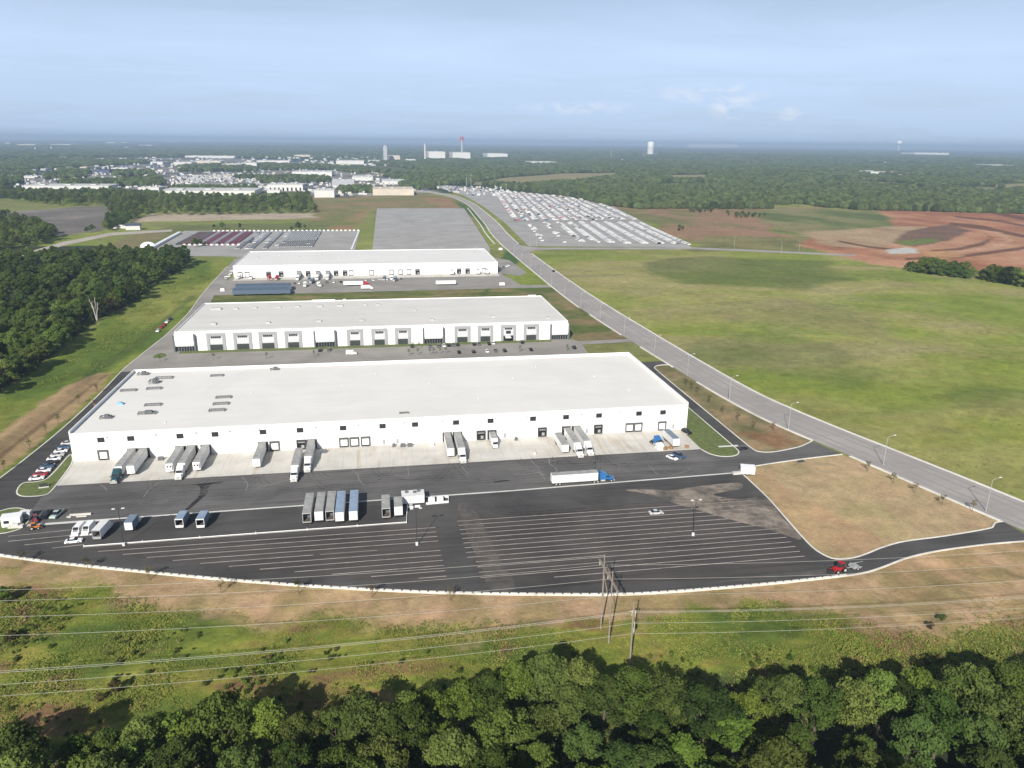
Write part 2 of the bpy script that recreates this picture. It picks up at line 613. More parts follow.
roadR = [(235.5, 165.0), (229.4, 184.0), (224.5, 200.0), (216.0, 229.4), (207.0, 258.4), (201.2, 276.5), (195.2, 296.5), (190.2, 315.0), (184.3, 345.0),
         (179.3, 405.5), (175.4, 470.0), (171.8, 535.0), (169.6, 590.0), (168.3, 650.0), (167.6, 705.0), (167.3, 780), (167.4, 870.0),
         (168.5, 960.0), (172.5, 1060), (179.0, 1165), (184, 1300), (187.5, 1440), (188.5, 1530.0), (187.0, 1620.0), (179.0, 1745),
         (163.0, 1845.0), (130.0, 1942.0), (73, 2050), (-28, 2172)]
roadLs, roadRs = catmull(roadL, 4), catmull(roadR, 4)
west_line = catmull([(-150, 243), (-146, 262), (-141.8, 281.8), (-139.6, 310), (-138.4, 339.7), (-138.6, 380), (-140.2, 421.0), (-140.0, 440), (-138.6, 475),
                     (-137.4, 511.4), (-138.6, 573.0), (-143.6, 640.0), (-148, 740), (-151.0, 829.4), (-150, 905)], 4)

verge = catmull([(177.6, 275.5), (172.8, 272.5), (168.3, 270.1), (160, 267.6), (154, 266.6), (150, 267.4), (147.9, 271), (147.7, 290), (147.7, 320), (147.7, 350), (147.9, 386),
                 (149, 392), (152.5, 395.5), (158.4, 395.8)], 3)
isl = catmull([(126.9, 274.2), (127.6, 271.2), (128.9, 268.3), (131.6, 265.9), (135, 265.2), (138.6, 266.2), (140.9, 269.4), (141.3, 275), (141.3, 300), (141.3, 330), (141.3, 360), (141.0, 392)], 4)
# ------------------------------------------------------------------ ground sheet with zones
fine = np.arange(-44, 64.01, 0.2)
coarse = np.arange(68, 316, 4.0)
ang = np.radians(np.concatenate([fine, coarse]))
rs = [3.0, 15.0, 35.0, 60.0, 78.0]
while rs[-1] < 43000:
    r_ = rs[-1]
    rs.append(r_ + max(0.62, r_ * (0.0036 if r_ < 1600 else 0.0085)))
rs = np.array(rs)
A, RR = np.meshgrid(ang, rs)
GX, GY = (RR * np.sin(A)).ravel(), (RR * np.cos(A)).ravel()
nA, nR = len(ang), len(rs)

C = np.zeros((GX.size, 3))


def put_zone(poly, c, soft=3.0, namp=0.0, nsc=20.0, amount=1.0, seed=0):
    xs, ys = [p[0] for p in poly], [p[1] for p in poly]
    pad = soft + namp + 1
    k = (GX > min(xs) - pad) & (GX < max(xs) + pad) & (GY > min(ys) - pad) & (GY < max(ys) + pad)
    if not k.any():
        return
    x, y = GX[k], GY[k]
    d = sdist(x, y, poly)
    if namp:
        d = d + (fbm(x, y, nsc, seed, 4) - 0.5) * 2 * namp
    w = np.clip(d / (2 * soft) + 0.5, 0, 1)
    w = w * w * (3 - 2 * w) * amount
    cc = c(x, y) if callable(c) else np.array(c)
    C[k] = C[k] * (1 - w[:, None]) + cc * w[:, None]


def mix3(t, *cs):
    t = np.clip(t, 0, 1) * (len(cs) - 1)
    out = np.zeros((t.size, 3))
    for i, c in enumerate(cs):
        w = np.clip(1 - np.abs(t - i), 0, 1)
        out += w[:, None] * np.array(c)
    return out


def st(t, a, b):
    t = np.clip((t - a) / (b - a), 0, 1)
    return t * t * (3 - 2 * t)


GREEN, LUSH, DARKG = (0.222, 0.248, 0.063), (0.190, 0.232, 0.046), (0.090, 0.130, 0.038)
DRY, STRAW, SOIL, REDS = (0.245, 0.215, 0.105), (0.335, 0.255, 0.150), (0.31, 0.215, 0.135), (0.30, 0.165, 0.105)
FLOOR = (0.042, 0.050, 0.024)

# far country: woodland floor with pale clearings
C[:] = mix3(st(fbm(GX, GY, 900, 3), 0.35, 0.75), (0.040, 0.058, 0.026), (0.055, 0.072, 0.032), (0.10, 0.105, 0.055))
gp_ = st(fbm(GX, GY, 420, 131, 4), .61, .66)[:, None]          # clearings among the far woods
C[:] = C * (1 - gp_) + gp_ * mix3(fbm(GX, GY, 700, 7), (0.12, 0.14, 0.055), (0.22, 0.20, 0.11), (0.20, 0.17, 0.12))
near = (GX ** 2 + GY ** 2) < 1900 ** 2
xn, yn = GX[near], GY[near]
C[near] = mix3(st(fbm(xn, yn, 70, 5), 0.3, 0.7), GREEN, (0.19, 0.195, 0.075), LUSH)


def field_c(x, y):
    t = fbm(x + 0.4 * y, y * 1.6, 95, 11, 5)
    c = mix3(st(t, 0.30, 0.72), LUSH, GREEN, (0.262, 0.258, 0.085), (0.292, 0.260, 0.115))
    d = st(fbm(x * 0.55, y * 1.9, 55, 19, 5), 0.60, 0.74)
    c = c * (1 - 0.3 * d[:, None]) + np.array(DARKG) * 0.3 * d[:, None]
    p = st(fbm(x, y * 1.5, 38, 29, 4), 0.62, 0.76) * st(y, 330, 420)
    c = c * (1 - 0.3 * p[:, None]) + np.array((0.30, 0.265, 0.15)) * 0.3 * p[:, None]
    near_ = st(-y + 0.25 * x, -330, -170)          # greener and yellower towards the near corner
    return c * (1 - 0.4 * near_[:, None]) + np.array((0.195, 0.235, 0.034)) * 0.4 * near_[:, None]


put_zone([(215, 180), (226, 200), (208, 258), (196, 297), (186, 340), (180, 405), (172, 530), (168, 700), (167, 860), (190, 885),
          (372, 868), (440, 838), (520, 800), (548, 700), (565, 600), (620, 430), (640, 150), (300, 90)], field_c, 2, 3, 30)
# dark band and dark hollow in the field
put_zone(pts([(680, 345), (760, 335), (830, 345), (880, 372), (860, 388), (790, 378), (700, 362)]), DARKG, 8, 14, 18, 0.42)
put_zone(pts([(640, 262), (700, 256), (830, 262), (850, 282), (800, 290), (690, 285), (650, 275)]), (0.105, 0.13, 0.042), 8, 14, 40, 0.7)
put_zone(pts([(700, 305), (790, 300), (870, 318), (900, 345), (820, 332), (720, 322)]), (0.25, 0.215, 0.11), 8, 10, 30, 0.55)
put_zone(pts([(935, 395), (985, 388), (1040, 398), (1040, 412), (960, 408)]), DARKG, 4, 8, 15, 0.35)

# strip below the yard: bare soil by the kerb, weeds further down
kf = np.array(yard_front)
kY = lambda x: np.interp(x, kf[:, 0], kf[:, 1])


def slope_c(x, y):
    d = kY(x) - y                                     # metres below the kerb
    n = fbm(x, y, 16, 31, 5)
    lft = st(-x, 50, 105)
    wid = 18 + 16 * st(x, 105, 160) - 9 * lft - 7 * st(x, 30, 60) * (1 - st(x, 85, 120))
    w = st(d + (n - 0.5) * 22, wid * 0.75, wid * 1.25)
    n2 = fbm(x, y, 9, 37, 5)
    soil = mix3(st(n2, 0.3, 0.75), (0.285, 0.215, 0.105), (0.375, 0.262, 0.145), (0.43, 0.295, 0.175))
    weed = mix3(st(fbm(x * 0.6, y * 1.5, 15, 41, 5), 0.28, 0.74), (0.090, 0.132, 0.028), (0.175, 0.205, 0.038), (0.235, 0.222, 0.052), (0.20, 0.115, 0.065))
    return soil * (1 - w[:, None]) + weed * w[:, None]


put_zone([(-260, 330), (-150, 243)] + yard_front + [(230, 188), (330, 90), (300, 40), (-300, 40), (-330, 250)], slope_c, 0.6)
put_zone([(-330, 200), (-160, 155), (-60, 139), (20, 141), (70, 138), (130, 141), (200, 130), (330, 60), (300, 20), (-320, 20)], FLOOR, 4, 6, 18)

# bare lot on the right, with an orange soil stripe on its left edge
put_zone([p for p in lot_edge] + [(193, 229.4), (200, 206)],
         lambda x, y: mix3(st(fbm(x * 0.7, y * 1.4, 22, 43, 5), 0.25, 0.75), (0.325, 0.265, 0.135), (0.39, 0.290, 0.165), (0.41, 0.305, 0.18)), 0.6)
put_zone([(133, 240), (135.5, 250), (141, 248), (147, 222), (155, 193), (142, 186), (132, 187), (130, 200)], (0.39, 0.265, 0.15), 2.0, 2.0, 9, 0.7)
# verge between the east drive and the road
put_zone(verge + [(163, 350), (168, 315), (172.6, 295)],
         lambda x, y: mix3(st(fbm(x, y * 0.7, 12, 47, 5), 0.25, 0.75), (0.15, 0.14, 0.065), (0.235, 0.19, 0.105), (0.30, 0.205, 0.12)), 0.6)
put_zone([(149, 288), (156, 292), (168, 285), (172, 274), (158, 269)], (0.24, 0.12, 0.07), 2.5, 4, 8, 0.7)
# lawns
put_zone([(129, 322), (133.5, 312), (145, 282), (147.5, 275), (145, 270), (138, 268), (130, 274), (127, 297)],
         lambda x, y: mix3(st(fbm(x, y, 8, 51), 0.3, 0.7), (0.075, 0.125, 0.03), (0.12, 0.17, 0.04)), 0.5)
put_zone([(120, 445), (155, 447), (150, 520), (146, 640), (115, 640), (118, 470)],
         lambda x, y: mix3(st(fbm(x, y, 18, 53), 0.3, 0.75), (0.095, 0.125, 0.035), (0.16, 0.155, 0.065), (0.22, 0.165, 0.09)), 1.5, 2, 10)
put_zone([(-136, 462), (-120, 462), (-120, 548), (118, 548), (118, 655), (-138, 655)],
         lambda x, y: mix3(st(fbm(x, y * 3, 30, 57), 0.3, 0.75), (0.10, 0.125, 0.038), (0.165, 0.165, 0.06), (0.21, 0.17, 0.085)), 1)
# west side: embankment, soil bank and forest floor
put_zone([(-141.5, 262), (-139, 310), (-138, 340), (-139.5, 440), (-137, 511), (-138, 573), (-143, 640), (-149, 830), (-200, 840), (-192, 700), (-188, 620),
          (-192, 560), (-190, 497), (-186, 420), (-186, 388), (-200, 330), (-190, 262)],
         lambda x, y: mix3(st(fbm(x, y * 0.45, 22, 61, 5), 0.28, 0.75), (0.095, 0.145, 0.03), (0.165, 0.205, 0.040), (0.225, 0.232, 0.062)), 2, 3, 12)
put_zone([(-166, 260), (-163, 328), (-163, 404), (-153, 424), (-147, 421), (-143, 421), (-141, 360), (-143, 300), (-146, 262)], (0.33, 0.235, 0.13), 1.6, 2.5, 14)
put_zone([(-154, 262), (-152, 308), (-150, 360), (-147.5, 418), (-146, 418), (-147.8, 360), (-149.5, 308), (-151, 262)], (0.15, 0.10, 0.06), 0.8, 0.8, 9, 0.8)
put_zone([(-158, 400), (-150, 440), (-146, 530), (-147, 640), (-153, 640), (-154, 530), (-160, 440)], (0.065, 0.095, 0.028), 2.5, 4, 16, 0.7)
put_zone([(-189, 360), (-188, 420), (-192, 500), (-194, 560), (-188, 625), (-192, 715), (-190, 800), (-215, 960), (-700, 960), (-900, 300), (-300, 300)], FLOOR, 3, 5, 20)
# country behind the second and third warehouses
put_zone([(-4, 840), (-10, 1460), (-40, 1900), (100, 1880), (160, 1750), (170, 1560), (160, 1460), (128, 905)],
         lambda x, y: mix3(st(fbm(x, y, 90, 67), 0.3, 0.7), (0.125, 0.15, 0.05), (0.20, 0.18, 0.085), (0.24, 0.155, 0.085)), 3)
put_zone([(-110, 1120), (-35, 1110), (-12, 1460), (150, 1470), (168, 1600), (140, 1780), (-20, 1850), (-110, 1750)],
         lambda x, y: mix3(st(fbm(x, y, 120, 71), 0.3, 0.7), (0.15, 0.165, 0.055), (0.26, 0.185, 0.095), (0.27, 0.16, 0.09)), 8, 12, 60)
put_zone(pts([(480, 300), (508, 246), (452, 200), (466, 205), (530, 250)]), (0.07, 0.12, 0.035), 2)
# brown field and red earthworks on the right
put_zone(pts([(600, 206), (765, 206), (840, 207), (770, 230), (800, 247), (700, 249), (640, 222)]),
         lambda x, y: mix3(st(fbm(x * 0.6, y * 0.3, 60, 73), 0.3, 0.72), (0.155, 0.155, 0.06), (0.245, 0.165, 0.095), (0.28, 0.17, 0.105)), 10, 55, 130)
put_zone(pts([(700, 236), (820, 236), (838, 252), (700, 250)]), lambda x, y: mix3(st(fbm(x, y, 50, 171), .3, .7), (0.12, 0.145, 0.05), (0.19, 0.185, 0.075)), 8, 30, 60, 0.85)
put_zone(pts([(765, 207), (905, 209), (930, 222), (850, 228), (790, 231), (760, 222)]), lambda x, y: mix3(st(fbm(x, y * .5, 70, 173), .3, .7), (0.10, 0.125, 0.045), (0.165, 0.18, 0.065), (0.21, 0.19, 0.09)), 14, 60, 140)
put_zone(pts([(880, 208), (940, 206), (1060, 213), (1060, 283), (985, 276), (960, 268), (900, 270), (838, 256), (800, 246), (815, 236), (900, 228)]),
         lambda x, y: mix3(st(fbm(x, y * 0.6, 70, 79, 5), 0.3, 0.72), (0.28, 0.125, 0.072), (0.37, 0.185, 0.108), (0.42, 0.235, 0.145)), 6, 22, 70)
put_zone(pts([(790, 232), (880, 227), (930, 226), (893, 243), (870, 249), (830, 246)]), lambda x, y: mix3(fbm(x, y * .6, 50, 175), (0.28, 0.20, 0.12), (0.40, 0.30, 0.19)), 8, 22, 60, 0.9)
put_zone(pts([(892, 243), (905, 231), (950, 224), (970, 231), (950, 240), (915, 247)]), (0.135, 0.085, 0.065), 4, 6, 25, 0.9)
put_zone(pts([(893, 241), (935, 238), (940, 242), (905, 246)]), (0.13, 0.16, 0.045), 3, 5, 25)
for c_ in ([(950, 222), (985, 226), (1030, 236), (1030, 239), (985, 230), (950, 225)],
           [(955, 216), (1000, 220), (1040, 228), (1040, 230), (1000, 222), (955, 217.5)], [(905, 258), (960, 255), (1020, 247), (1040, 243), (1040, 245), (1020, 250), (960, 258), (905, 260)], [(838, 240), (870, 246), (905, 250), (905, 251.5), (870, 248), (838, 242)], [(1000, 212), (1030, 218), (1040, 222), (1030, 222), (995, 214)],
           [(985, 233), (993, 238), (985, 245), (960, 250), (930, 252), (930, 250), (958, 248), (982, 242), (990, 238)]):
    put_zone(pts(c_), (0.12, 0.06, 0.04), 3, 1, 20, 0.9)
for c_ in ([(960, 228), (1000, 232), (1013, 240), (1000, 248), (950, 254), (950, 252), (995, 246), (1008, 240), (995, 233)],):
    put_zone(pts(c_), (0.47, 0.29, 0.19), 4, 1, 20, 0.9)
put_zone(pts([(885, 250), (905, 247), (917, 249), (917, 253), (890, 254)]), (0.46, 0.45, 0.42), 2, 4, 12)
put_zone(pts([(920, 252), (955, 250), (965, 256), (940, 260)]), (0.42, 0.25, 0.12), 3, 5, 20, 0.7)
# far clearings
for c_ in ([(470, 184), (500, 178), (560, 173.5), (622, 172.5), (614, 178), (560, 183), (520, 186)],
           [(668, 175), (708, 174.5), (710, 180), (672, 181)], [(895, 190), (930, 188), (950, 190), (930, 193)],
           [(985, 184), (1040, 183), (1040, 189), (995, 187)]):
    put_zone(pts(c_), (0.24, 0.21, 0.105), 20, 30, 150)
put_zone(pts([(-40, 226), (0, 229), (60, 236), (104, 230), (112, 206), (75, 207), (0, 212), (-40, 213)]),
         lambda x, y: mix3(st(fbm(x, y, 120, 83), 0.3, 0.7), (0.15, 0.135, 0.12), (0.22, 0.20, 0.175)), 4, 8, 50)
put_zone(pts([(-40, 197), (20, 200), (60, 207), (0, 211), (-40, 211)]), (0.18, 0.19, 0.065), 6, 10, 60)
put_zone(pts([(132, 222), (322, 218), (322, 213), (150, 214)]), (0.38, 0.32, 0.24), 4, 8, 40)
put_zone(pts([(130, 250), (150, 231), (178, 225), (330, 222), (330, 231), (200, 231), (170, 243)]), (0.14, 0.155, 0.055), 4, 5, 40)
put_zone(pts([(95, 250), (140, 232), (165, 232), (150, 246), (118, 252)]), (0.20, 0.175, 0.085), 4, 8, 40)
for c_ in ([(170, 171), (256, 172), (320, 182), (300, 189), (150, 189), (160, 180)], [(0, 176), (160, 172), (160, 190), (0, 184)],
           [(256, 160), (340, 168), (420, 184), (440, 192), (330, 198), (256, 190)], [(100, 158), (256, 158), (256, 171), (130, 172)]):
    put_zone(pts(c_), lambda x, y: mix3(st(fbm(x, y, 110, 89), 0.35, 0.65), (0.09, 0.09, 0.075), (0.17, 0.16, 0.145), (0.26, 0.25, 0.225)), 20, 30, 120)
put_zone(pts([(54, 157), (68, 158), (70, 162), (58, 162)]), (0.5, 0.48, 0.44), 20)
put_zone(pts([(310, 196), (330, 199), (380, 198), (420, 197), (440, 207), (375, 208), (330, 222), (312, 215)]),
         lambda x, y: mix3(st(fbm(x, y, 90, 97), 0.3, 0.7), (0.16, 0.175, 0.06), (0.24, 0.175, 0.09)), 6, 8, 40)

# heights: flat where anything is built, gently rolling elsewhere
Hh = np.full(GX.size, -0.10)
Hh[:] -= 0.0
fld = st(GX - np.interp(GY, [p[1] for p in roadR], [p[0] for p in roadR]), 15, 110) * st(GY, 120, 200) * st(-GY, -820, -640) * st(-GX, -540, -420)
Hh += fld * (fbm(GX, GY, 120, 101) - 0.35) * 5.0
fld_h = lambda x, y: -0.10 + st(x - np.interp(y, [p[1] for p in roadR], [p[0] for p in roadR]), 15, 110) * st(y, 120, 200) * st(-y, -820, -640) * st(-x, -540, -420) * (fbm(x, y, 120, 101) - 0.35) * 5.0
slo = st(kY(GX) - GY, 2, 16) * (GY < 260) * (np.abs(GX) < 330)
Hh += slo * (fbm(GX, GY, 11, 103, 3) - 0.62) * 1.6
bank = np.exp(-((GX + 157 - np.clip((GY - 300) / 120, -0.4, 1) * 3) / 4.0) ** 2) * st(GY, 240, 262) * st(-GY, -430, -395)
Hh += bank * 2.2
emb = st(-GX, 142, 158) * st(GX, -192, -172) * st(GY, 300, 420) * st(-GY, -820, -700)
Hh -= emb * 1.4
far_ = st(np.sqrt(GX ** 2 + GY ** 2), 2600, 6000)
Hh += far_ * (fbm(GX, GY, 2600, 107, 3) - 0.45) * 34

me = bpy.data.meshes.new("ground")
me.vertices.add(GX.size)
me.vertices.foreach_set("co", np.stack([GX, GY, Hh], 1).astype(np.float32).ravel())
i0 = np.arange(nR - 1)[:, None] * nA
j0 = np.arange(nA)[None, :]
j1 = (j0 + 1) % nA
quad = np.stack([i0 + j0, i0 + nA + j0, i0 + nA + j1, i0 + j1], -1).reshape(-1, 4)
me.loops.add(quad.size)
me.loops.foreach_set("vertex_index", quad.ravel().astype(np.int32))
me.polygons.add(len(quad))
me.polygons.foreach_set("loop_start", np.arange(0, quad.size, 4, dtype=np.int32))
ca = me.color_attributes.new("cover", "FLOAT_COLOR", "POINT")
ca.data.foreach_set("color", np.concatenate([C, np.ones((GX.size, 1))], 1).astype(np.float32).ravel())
me.update(calc_edges=True)
me.polygons.foreach_set("use_smooth", np.ones(len(quad), bool))


def ground_mat():
    m, nt, N, L, b = nmat("ground_cover")
    at_ = N.new("ShaderNodeAttribute")
    at_.attribute_name = "cover"
    g = N.new("ShaderNodeNewGeometry").outputs["Position"]
    n1 = noise(N, L, g, 0.9, 6, 0.72)
    n2 = noise(N, L, g, 0.16, 6, 0.68, 0.4)
    n3 = noise(N, L, g, 0.022, 6, 0.65, 0.6)
    f = mth(N, L, "ADD", mth(N, L, "ADD", mth(N, L, "MULTIPLY", n1.outputs["Fac"], 0.5), mth(N, L, "MULTIPLY", n2.outputs["Fac"], 0.8)),
            mth(N, L, "MULTIPLY", n3.outputs["Fac"], 0.6))
    r = ramp(N, [(0.30, (0.42, 0.46, 0.42)), (0.5, (0.98, 0.98, 0.98)), (0.68, (1.55, 1.5, 1.4))])
    L.new(mth(N, L, "MULTIPLY", f, 0.52), r.inputs["Fac"])
    c = mixc(N, L, at_.outputs["Color"], r.outputs["Color"], 1.0, "MULTIPLY")
    n4 = noise(N, L, g, 0.07, 4, 0.6)
    hs = N.new("ShaderNodeHueSaturation")
    L.new(c, hs.inputs["Color"])
    L.new(mth(N, L, "ADD", mth(N, L, "MULTIPLY", n4.outputs["Fac"], 0.06), 0.47), hs.inputs["Hue"])
    L.new(hs.outputs["Color"], b.inputs["Base Color"])
    b.inputs["Roughness"].default_value = 0.95
    b.inputs["Specular IOR Level"].default_value = 0.05
    bp = N.new("ShaderNodeBump")
    bp.inputs["Strength"].default_value = 0.6
    bp.inputs["Distance"].default_value = 0.5
    L.new(n1.outputs["Fac"], bp.inputs["Height"])
    L.new(bp.outputs["Normal"], b.inputs["Normal"])
    return m


me.materials.append(ground_mat())
go = bpy.data.objects.new("ground", me)
col.objects.link(go)
tag(go, kind="structure")

# ------------------------------------------------------------------ pavements, kerbs and markings
yard_poly = [p for p in yard_front if p[0] > -149] + lot_edge + \
    verge + [(159.0, 403), (130.2, 403.5), (130.2, 296.4), (-121.6, 296.4), (-121.6, 381), (-126, 412), (-136, 421), (-140.4, 421)] + \
    [p for p in reversed(west_line) if p[1] < 421]
struct("yard_pavement", MB().sheet(yard_poly, 0.0), M["yard"])
M["court"] = asphalt("greyed_asphalt", (0.085, 0.082, 0.079), (0.150, 0.143, 0.136), (0.17, 0.155, 0.14), tracks=0.4)
court = [(-119, 244.9), (-45.6, 245.4), (43.1, 246.6), (132.8, 249.8), (134, 252.2)] + [p for p in lot_edge if p[1] > 252.6] + [p for p in verge if p[1] < 276] + [(141.2, 275.0), (139.5, 266.8), (136, 265.3), (131.6, 265.9), (128.9, 268.3), (127.0, 273.9), (-121, 274.4)]
court = [(x, y) for x, y in court if not (x < 200 and x > 178 and y > 274)]
struct("court_pavement", MB().sheet(court, 0.003), M["court"])
# trailer stalls surface and lines
kfx = lambda x: float(np.interp(x, kf[:, 0], kf[:, 1]))
stall = [(-95, 226.0), (14.5, 226.0), (14.9, 192), (14.9, kfx(14.9) + 4.5), (-10, kfx(-10) + 4.5), (-40, kfx(-40) + 5.5), (-70, kfx(-70) + 7), (-92, kfx(-92) + 8)]
struct("stall_pavement", MB().sheet(stall, 0.004), M["stalls"])
stall2 = [(21.4, 229.5), (126.8, 229.5), (126.5, 205), (127.5, 190), (124, 182), (90, 180.5), (60, 181.5), (24, 188.5)]
struct("stall_pavement", MB().sheet(stall2, 0.004), M["stalls"])
lm = MB()
Ls = [-88.6, -80.6, -73.1, -65.0, -56.6, -48.0, -38.8, -28.6, -17.8, -6.7, 6.8]
for i, x0 in enumerate(Ls):
    Y = 223.2 - 2.965 * i
    a = 13.8 + 0.1 * i
    if i == 4:
        lm.box(x0, -24, Y - .13, Y + .13, 0.005, 0.009)
        a0 = -24
        lm.box(-22, -5, Y - .08, Y + .08, 0.005, 0.009)
    else:
        lm.box(x0, a, Y - .13, Y + .13, 0.005, 0.009)
for i in range(14):
    Y = 226.4 - 2.93 * i
    x0 = 21.3 + 0.08 * i + (2.2 if i > 8 else 0)
    x1 = 126.0 - 0.15 * i
    if Y < 188.5:
        x0 = 45 + (188.5 - Y) * 3
    lm.box(x0, x1, Y - .13, Y + .13, 0.005, 0.009)
for (a, b) in (((-119.5, 237.3), (-99.8, 239.0)), ((-118.0, 233.8), (-99.0, 235.2)), ((-112.1, 230.7), (-98.8, 231.8)), ((-103.0, 227.4), (-94.6, 228.2))):
    strip(lm, [a, b], -.13, .13, 0.004, 0.008)
struct("stall_marking", lm, M["paint"])
struct("apron_pavement", MB().sheet([(-121.0, 274.6), (126.6, 274.0), (129.6, 284), (129.4, 296.9), (-121.0, 296.9)], 0.006), M["apron"])
gl = MB()
strip(gl, [(-118, 244.4), (-45.6, 245.4), (43.1, 246.6), (131.5, 249.7)], -.42, .42, 0.002, 0.012)
strip(gl, [(-118, 244.4), (-92, 244.75)], -.95, -.45, 0.002, 0.012)
struct("drainage_gutter", gl, M["gutter"])
# worn patches: a wet trail by the docks, soil dragged over the east end of the yard
sp = MB()
blob = lambda pl, k=5: catmull(pl, k, True)
sp.sheet(blob([(-71, 268.5), (-61, 269.5), (-61.5, 267.8), (-64, 267.5), (-65, 264.5), (-64.2, 261), (-65.6, 255), (-67.5, 249), (-69.2, 247), (-68.3, 252), (-66.8, 258), (-67.2, 263), (-68.6, 267.2)]), 0.006)
sp.sheet(blob([(37, 255), (42, 256.0), (44, 255.1), (40, 254.3)]), 0.004)
sp.sheet(blob([(139, 272.5), (146, 274), (146, 271), (141, 270.2)]), 0.004)
struct("oil_stain", sp, M["stain"])
dp = MB()
dp.sheet(blob([(84, 241), (92, 236), (97, 229), (104, 222), (112, 214), (121, 206), (128.6, 198), (130.0, 213), (131.2, 228), (122, 228), (114, 233), (126, 236), (127, 241), (112, 240.5), (100, 238.5), (92, 240.5)]), 0.011)
struct("soil_stain", dp, M["dust"])
dt = MB()
dt.sheet(blob([(22.5, 238), (26.0, 238), (29.4, 226), (30.2, 212), (31.8, 200), (33.5, 184.5), (26.6, 185), (25.2, 198), (23.8, 212), (22.9, 226)]), 0.012)
dt.sheet(blob([(92, 178.5), (112, 177.9), (128, 178.6), (132, 180.8), (118, 180.0), (100, 179.6)]), 0.012)
struct("soil_stain", dt, M["dustthin"])

ty = MB()
gt = random.Random(3)
for q in range(26):
    x0 = gt.uniform(-100, 118)
    y0 = gt.uniform(252, 268)
    dx = gt.uniform(14, 34) * gt.choice((-1, 1))
    line = catmull([(x0, 274 + gt.uniform(-1, 2)), (x0 + dx * .08, 268), (x0 + dx * .35, y0 - 3 + 4), (x0 + dx, y0 - 4 + gt.uniform(0, 3)), (x0 + dx * 1.8, y0 - 5 + gt.uniform(0, 4))], 5)
    line = [p for p in line if -112 < p[0] < 138 and p[1] > 247]
    if len(line) < 3:
        continue
    for off in (-.95, .95):
        strip(ty, line, off - .16, off + .16, 0.0075 + q * .0001, 0.009 + q * .0001)
for q in range(9):
    x0 = gt.uniform(25, 100)
    line = catmull([(x0, 240), (x0 + gt.uniform(4, 9), 233), (x0 + gt.uniform(10, 24), 229), (x0 + gt.uniform(30, 44), 228)], 5)
    for off in (-.95, .95):
        strip(ty, line, off - .15, off + .15, 0.0125 + q * .0001, 0.014 + q * .0001)
M["rubber"] = mat("tyre_rubber_mark", (0.035, 0.034, 0.034), 0.9, var=0.2)
ragged(M["rubber"], .35, .38, .72, .55)
struct("tyre_mark", ty, M["rubber"])
ck = MB()
for q in range(16):
    x0, y0 = gt.uniform(-105, 120), gt.uniform(250, 271)
    line = [(x0, y0)]
    a0 = gt.choice((gt.uniform(-.2, .2), gt.uniform(1.2, 1.9)))
    for w_ in range(gt.randint(4, 9)):
        a0 += gt.uniform(-.35, .35)
        line.append((line[-1][0] + 2.2 * math.cos(a0), line[-1][1] + 2.2 * math.sin(a0)))
    line = [p for p in line if 248 < p[1] < 273.5]
    if len(line) > 2:
        strip(ck, line, -.1, .1, 0.0105, 0.0115)
for x0, y0 in ((60.5, 251), ):
    strip(ck, [(62.5, 273.6), (61.6, 268), (63.2, 264), (62.6, 258), (64.4, 253), (63.6, 249)], -.14, .14, 0.0105, 0.0117)
struct("crack_seal", ck, mat("pale_crack_filler", (0.26, 0.25, 0.24), 0.9, var=0.3))
# the road
road_poly = roadLs + list(reversed(roadRs))
struct("main_road", MB().sheet(road_poly, -0.02), M["road"])
ew = [(166.0, 857), (169.5, 862), (176, 872), (196, 879), (280, 873), (372.8, 865.5), (447.0, 832.8), (511.1, 801.9), (530, 792), (540, 803), (515, 817), (452, 849), (376, 882),
      (282, 890), (192, 895), (178, 902), (171, 915), (167.5, 925)]
struct("cross_road", MB().sheet(ew, -0.024), M["road"])
tr = MB()
for off in (3.4, 7.6, 14.0, 18.2):
    n_ = len(roadLs)
    line = [(a[0] + (b[0] - a[0]) * off / 22, a[1] + (b[1] - a[1]) * off / 22) for a, b in zip(roadLs, roadRs)]
    strip(tr, line, -.5, .5, -0.019, -0.016)
struct("tyre_track", tr, mat("worn_wheel_path", (0.275, 0.256, 0.24), 0.8, var=0.12, scale=0.1))
kb = MB()


def cut(line, cuts):
    seg, out = [], []
    for p in line:
        if any(a < p[1] < b for a, b in cuts):
            if len(seg) > 1:
                out.append(seg)
            seg = []
        else:
            seg.append(p)
    if len(seg) > 1:
        out.append(seg)
    return out


for seg in cut(roadLs, [(186.5, 199.8), (259.5, 275.5), (366, 378), (447, 457), (535, 548), (640, 652), (893, 910)]):
    strip(kb, seg, -0.35, 0.9, -0.15, 0.13)
for seg in cut(roadRs, [(858, 924)]):
    strip(kb, seg, -0.9, 0.35, -0.15, 0.13)
strip(kb, lot_edge, 0.02, 0.52, -0.15, 0.14)
strip(kb, verge, -0.5, 0.0, -0.15, 0.14)
strip(kb, isl, -0.45, 0.0, -0.15, 0.14)
for seg in cut(west_line, [(800, 2000)]):
    strip(kb, seg, 0.0, 0.5, -0.15, 0.13)
struct("kerb", kb, M["kerb"])
struct("island_lawn", MB().sheet(isl + [(130.0, 392), (130.0, 297), (126.9, 290)], 0.09),
       mat("mown_lawn", (0.115, 0.142, 0.046), 0.95, var=0.35, scale=0.5))
sw_ = MB()
strip(sw_, [(x - 7.5, y) for x, y in roadLs if 922 < y < 1480], -.9, .9, -.05, .02)
struct("footpath", sw_, M["gutter"])
struct("footpath", MB().box(135.0, 143.6, 274.6, 276.0, 0.06, 0.105), M["gutter"])
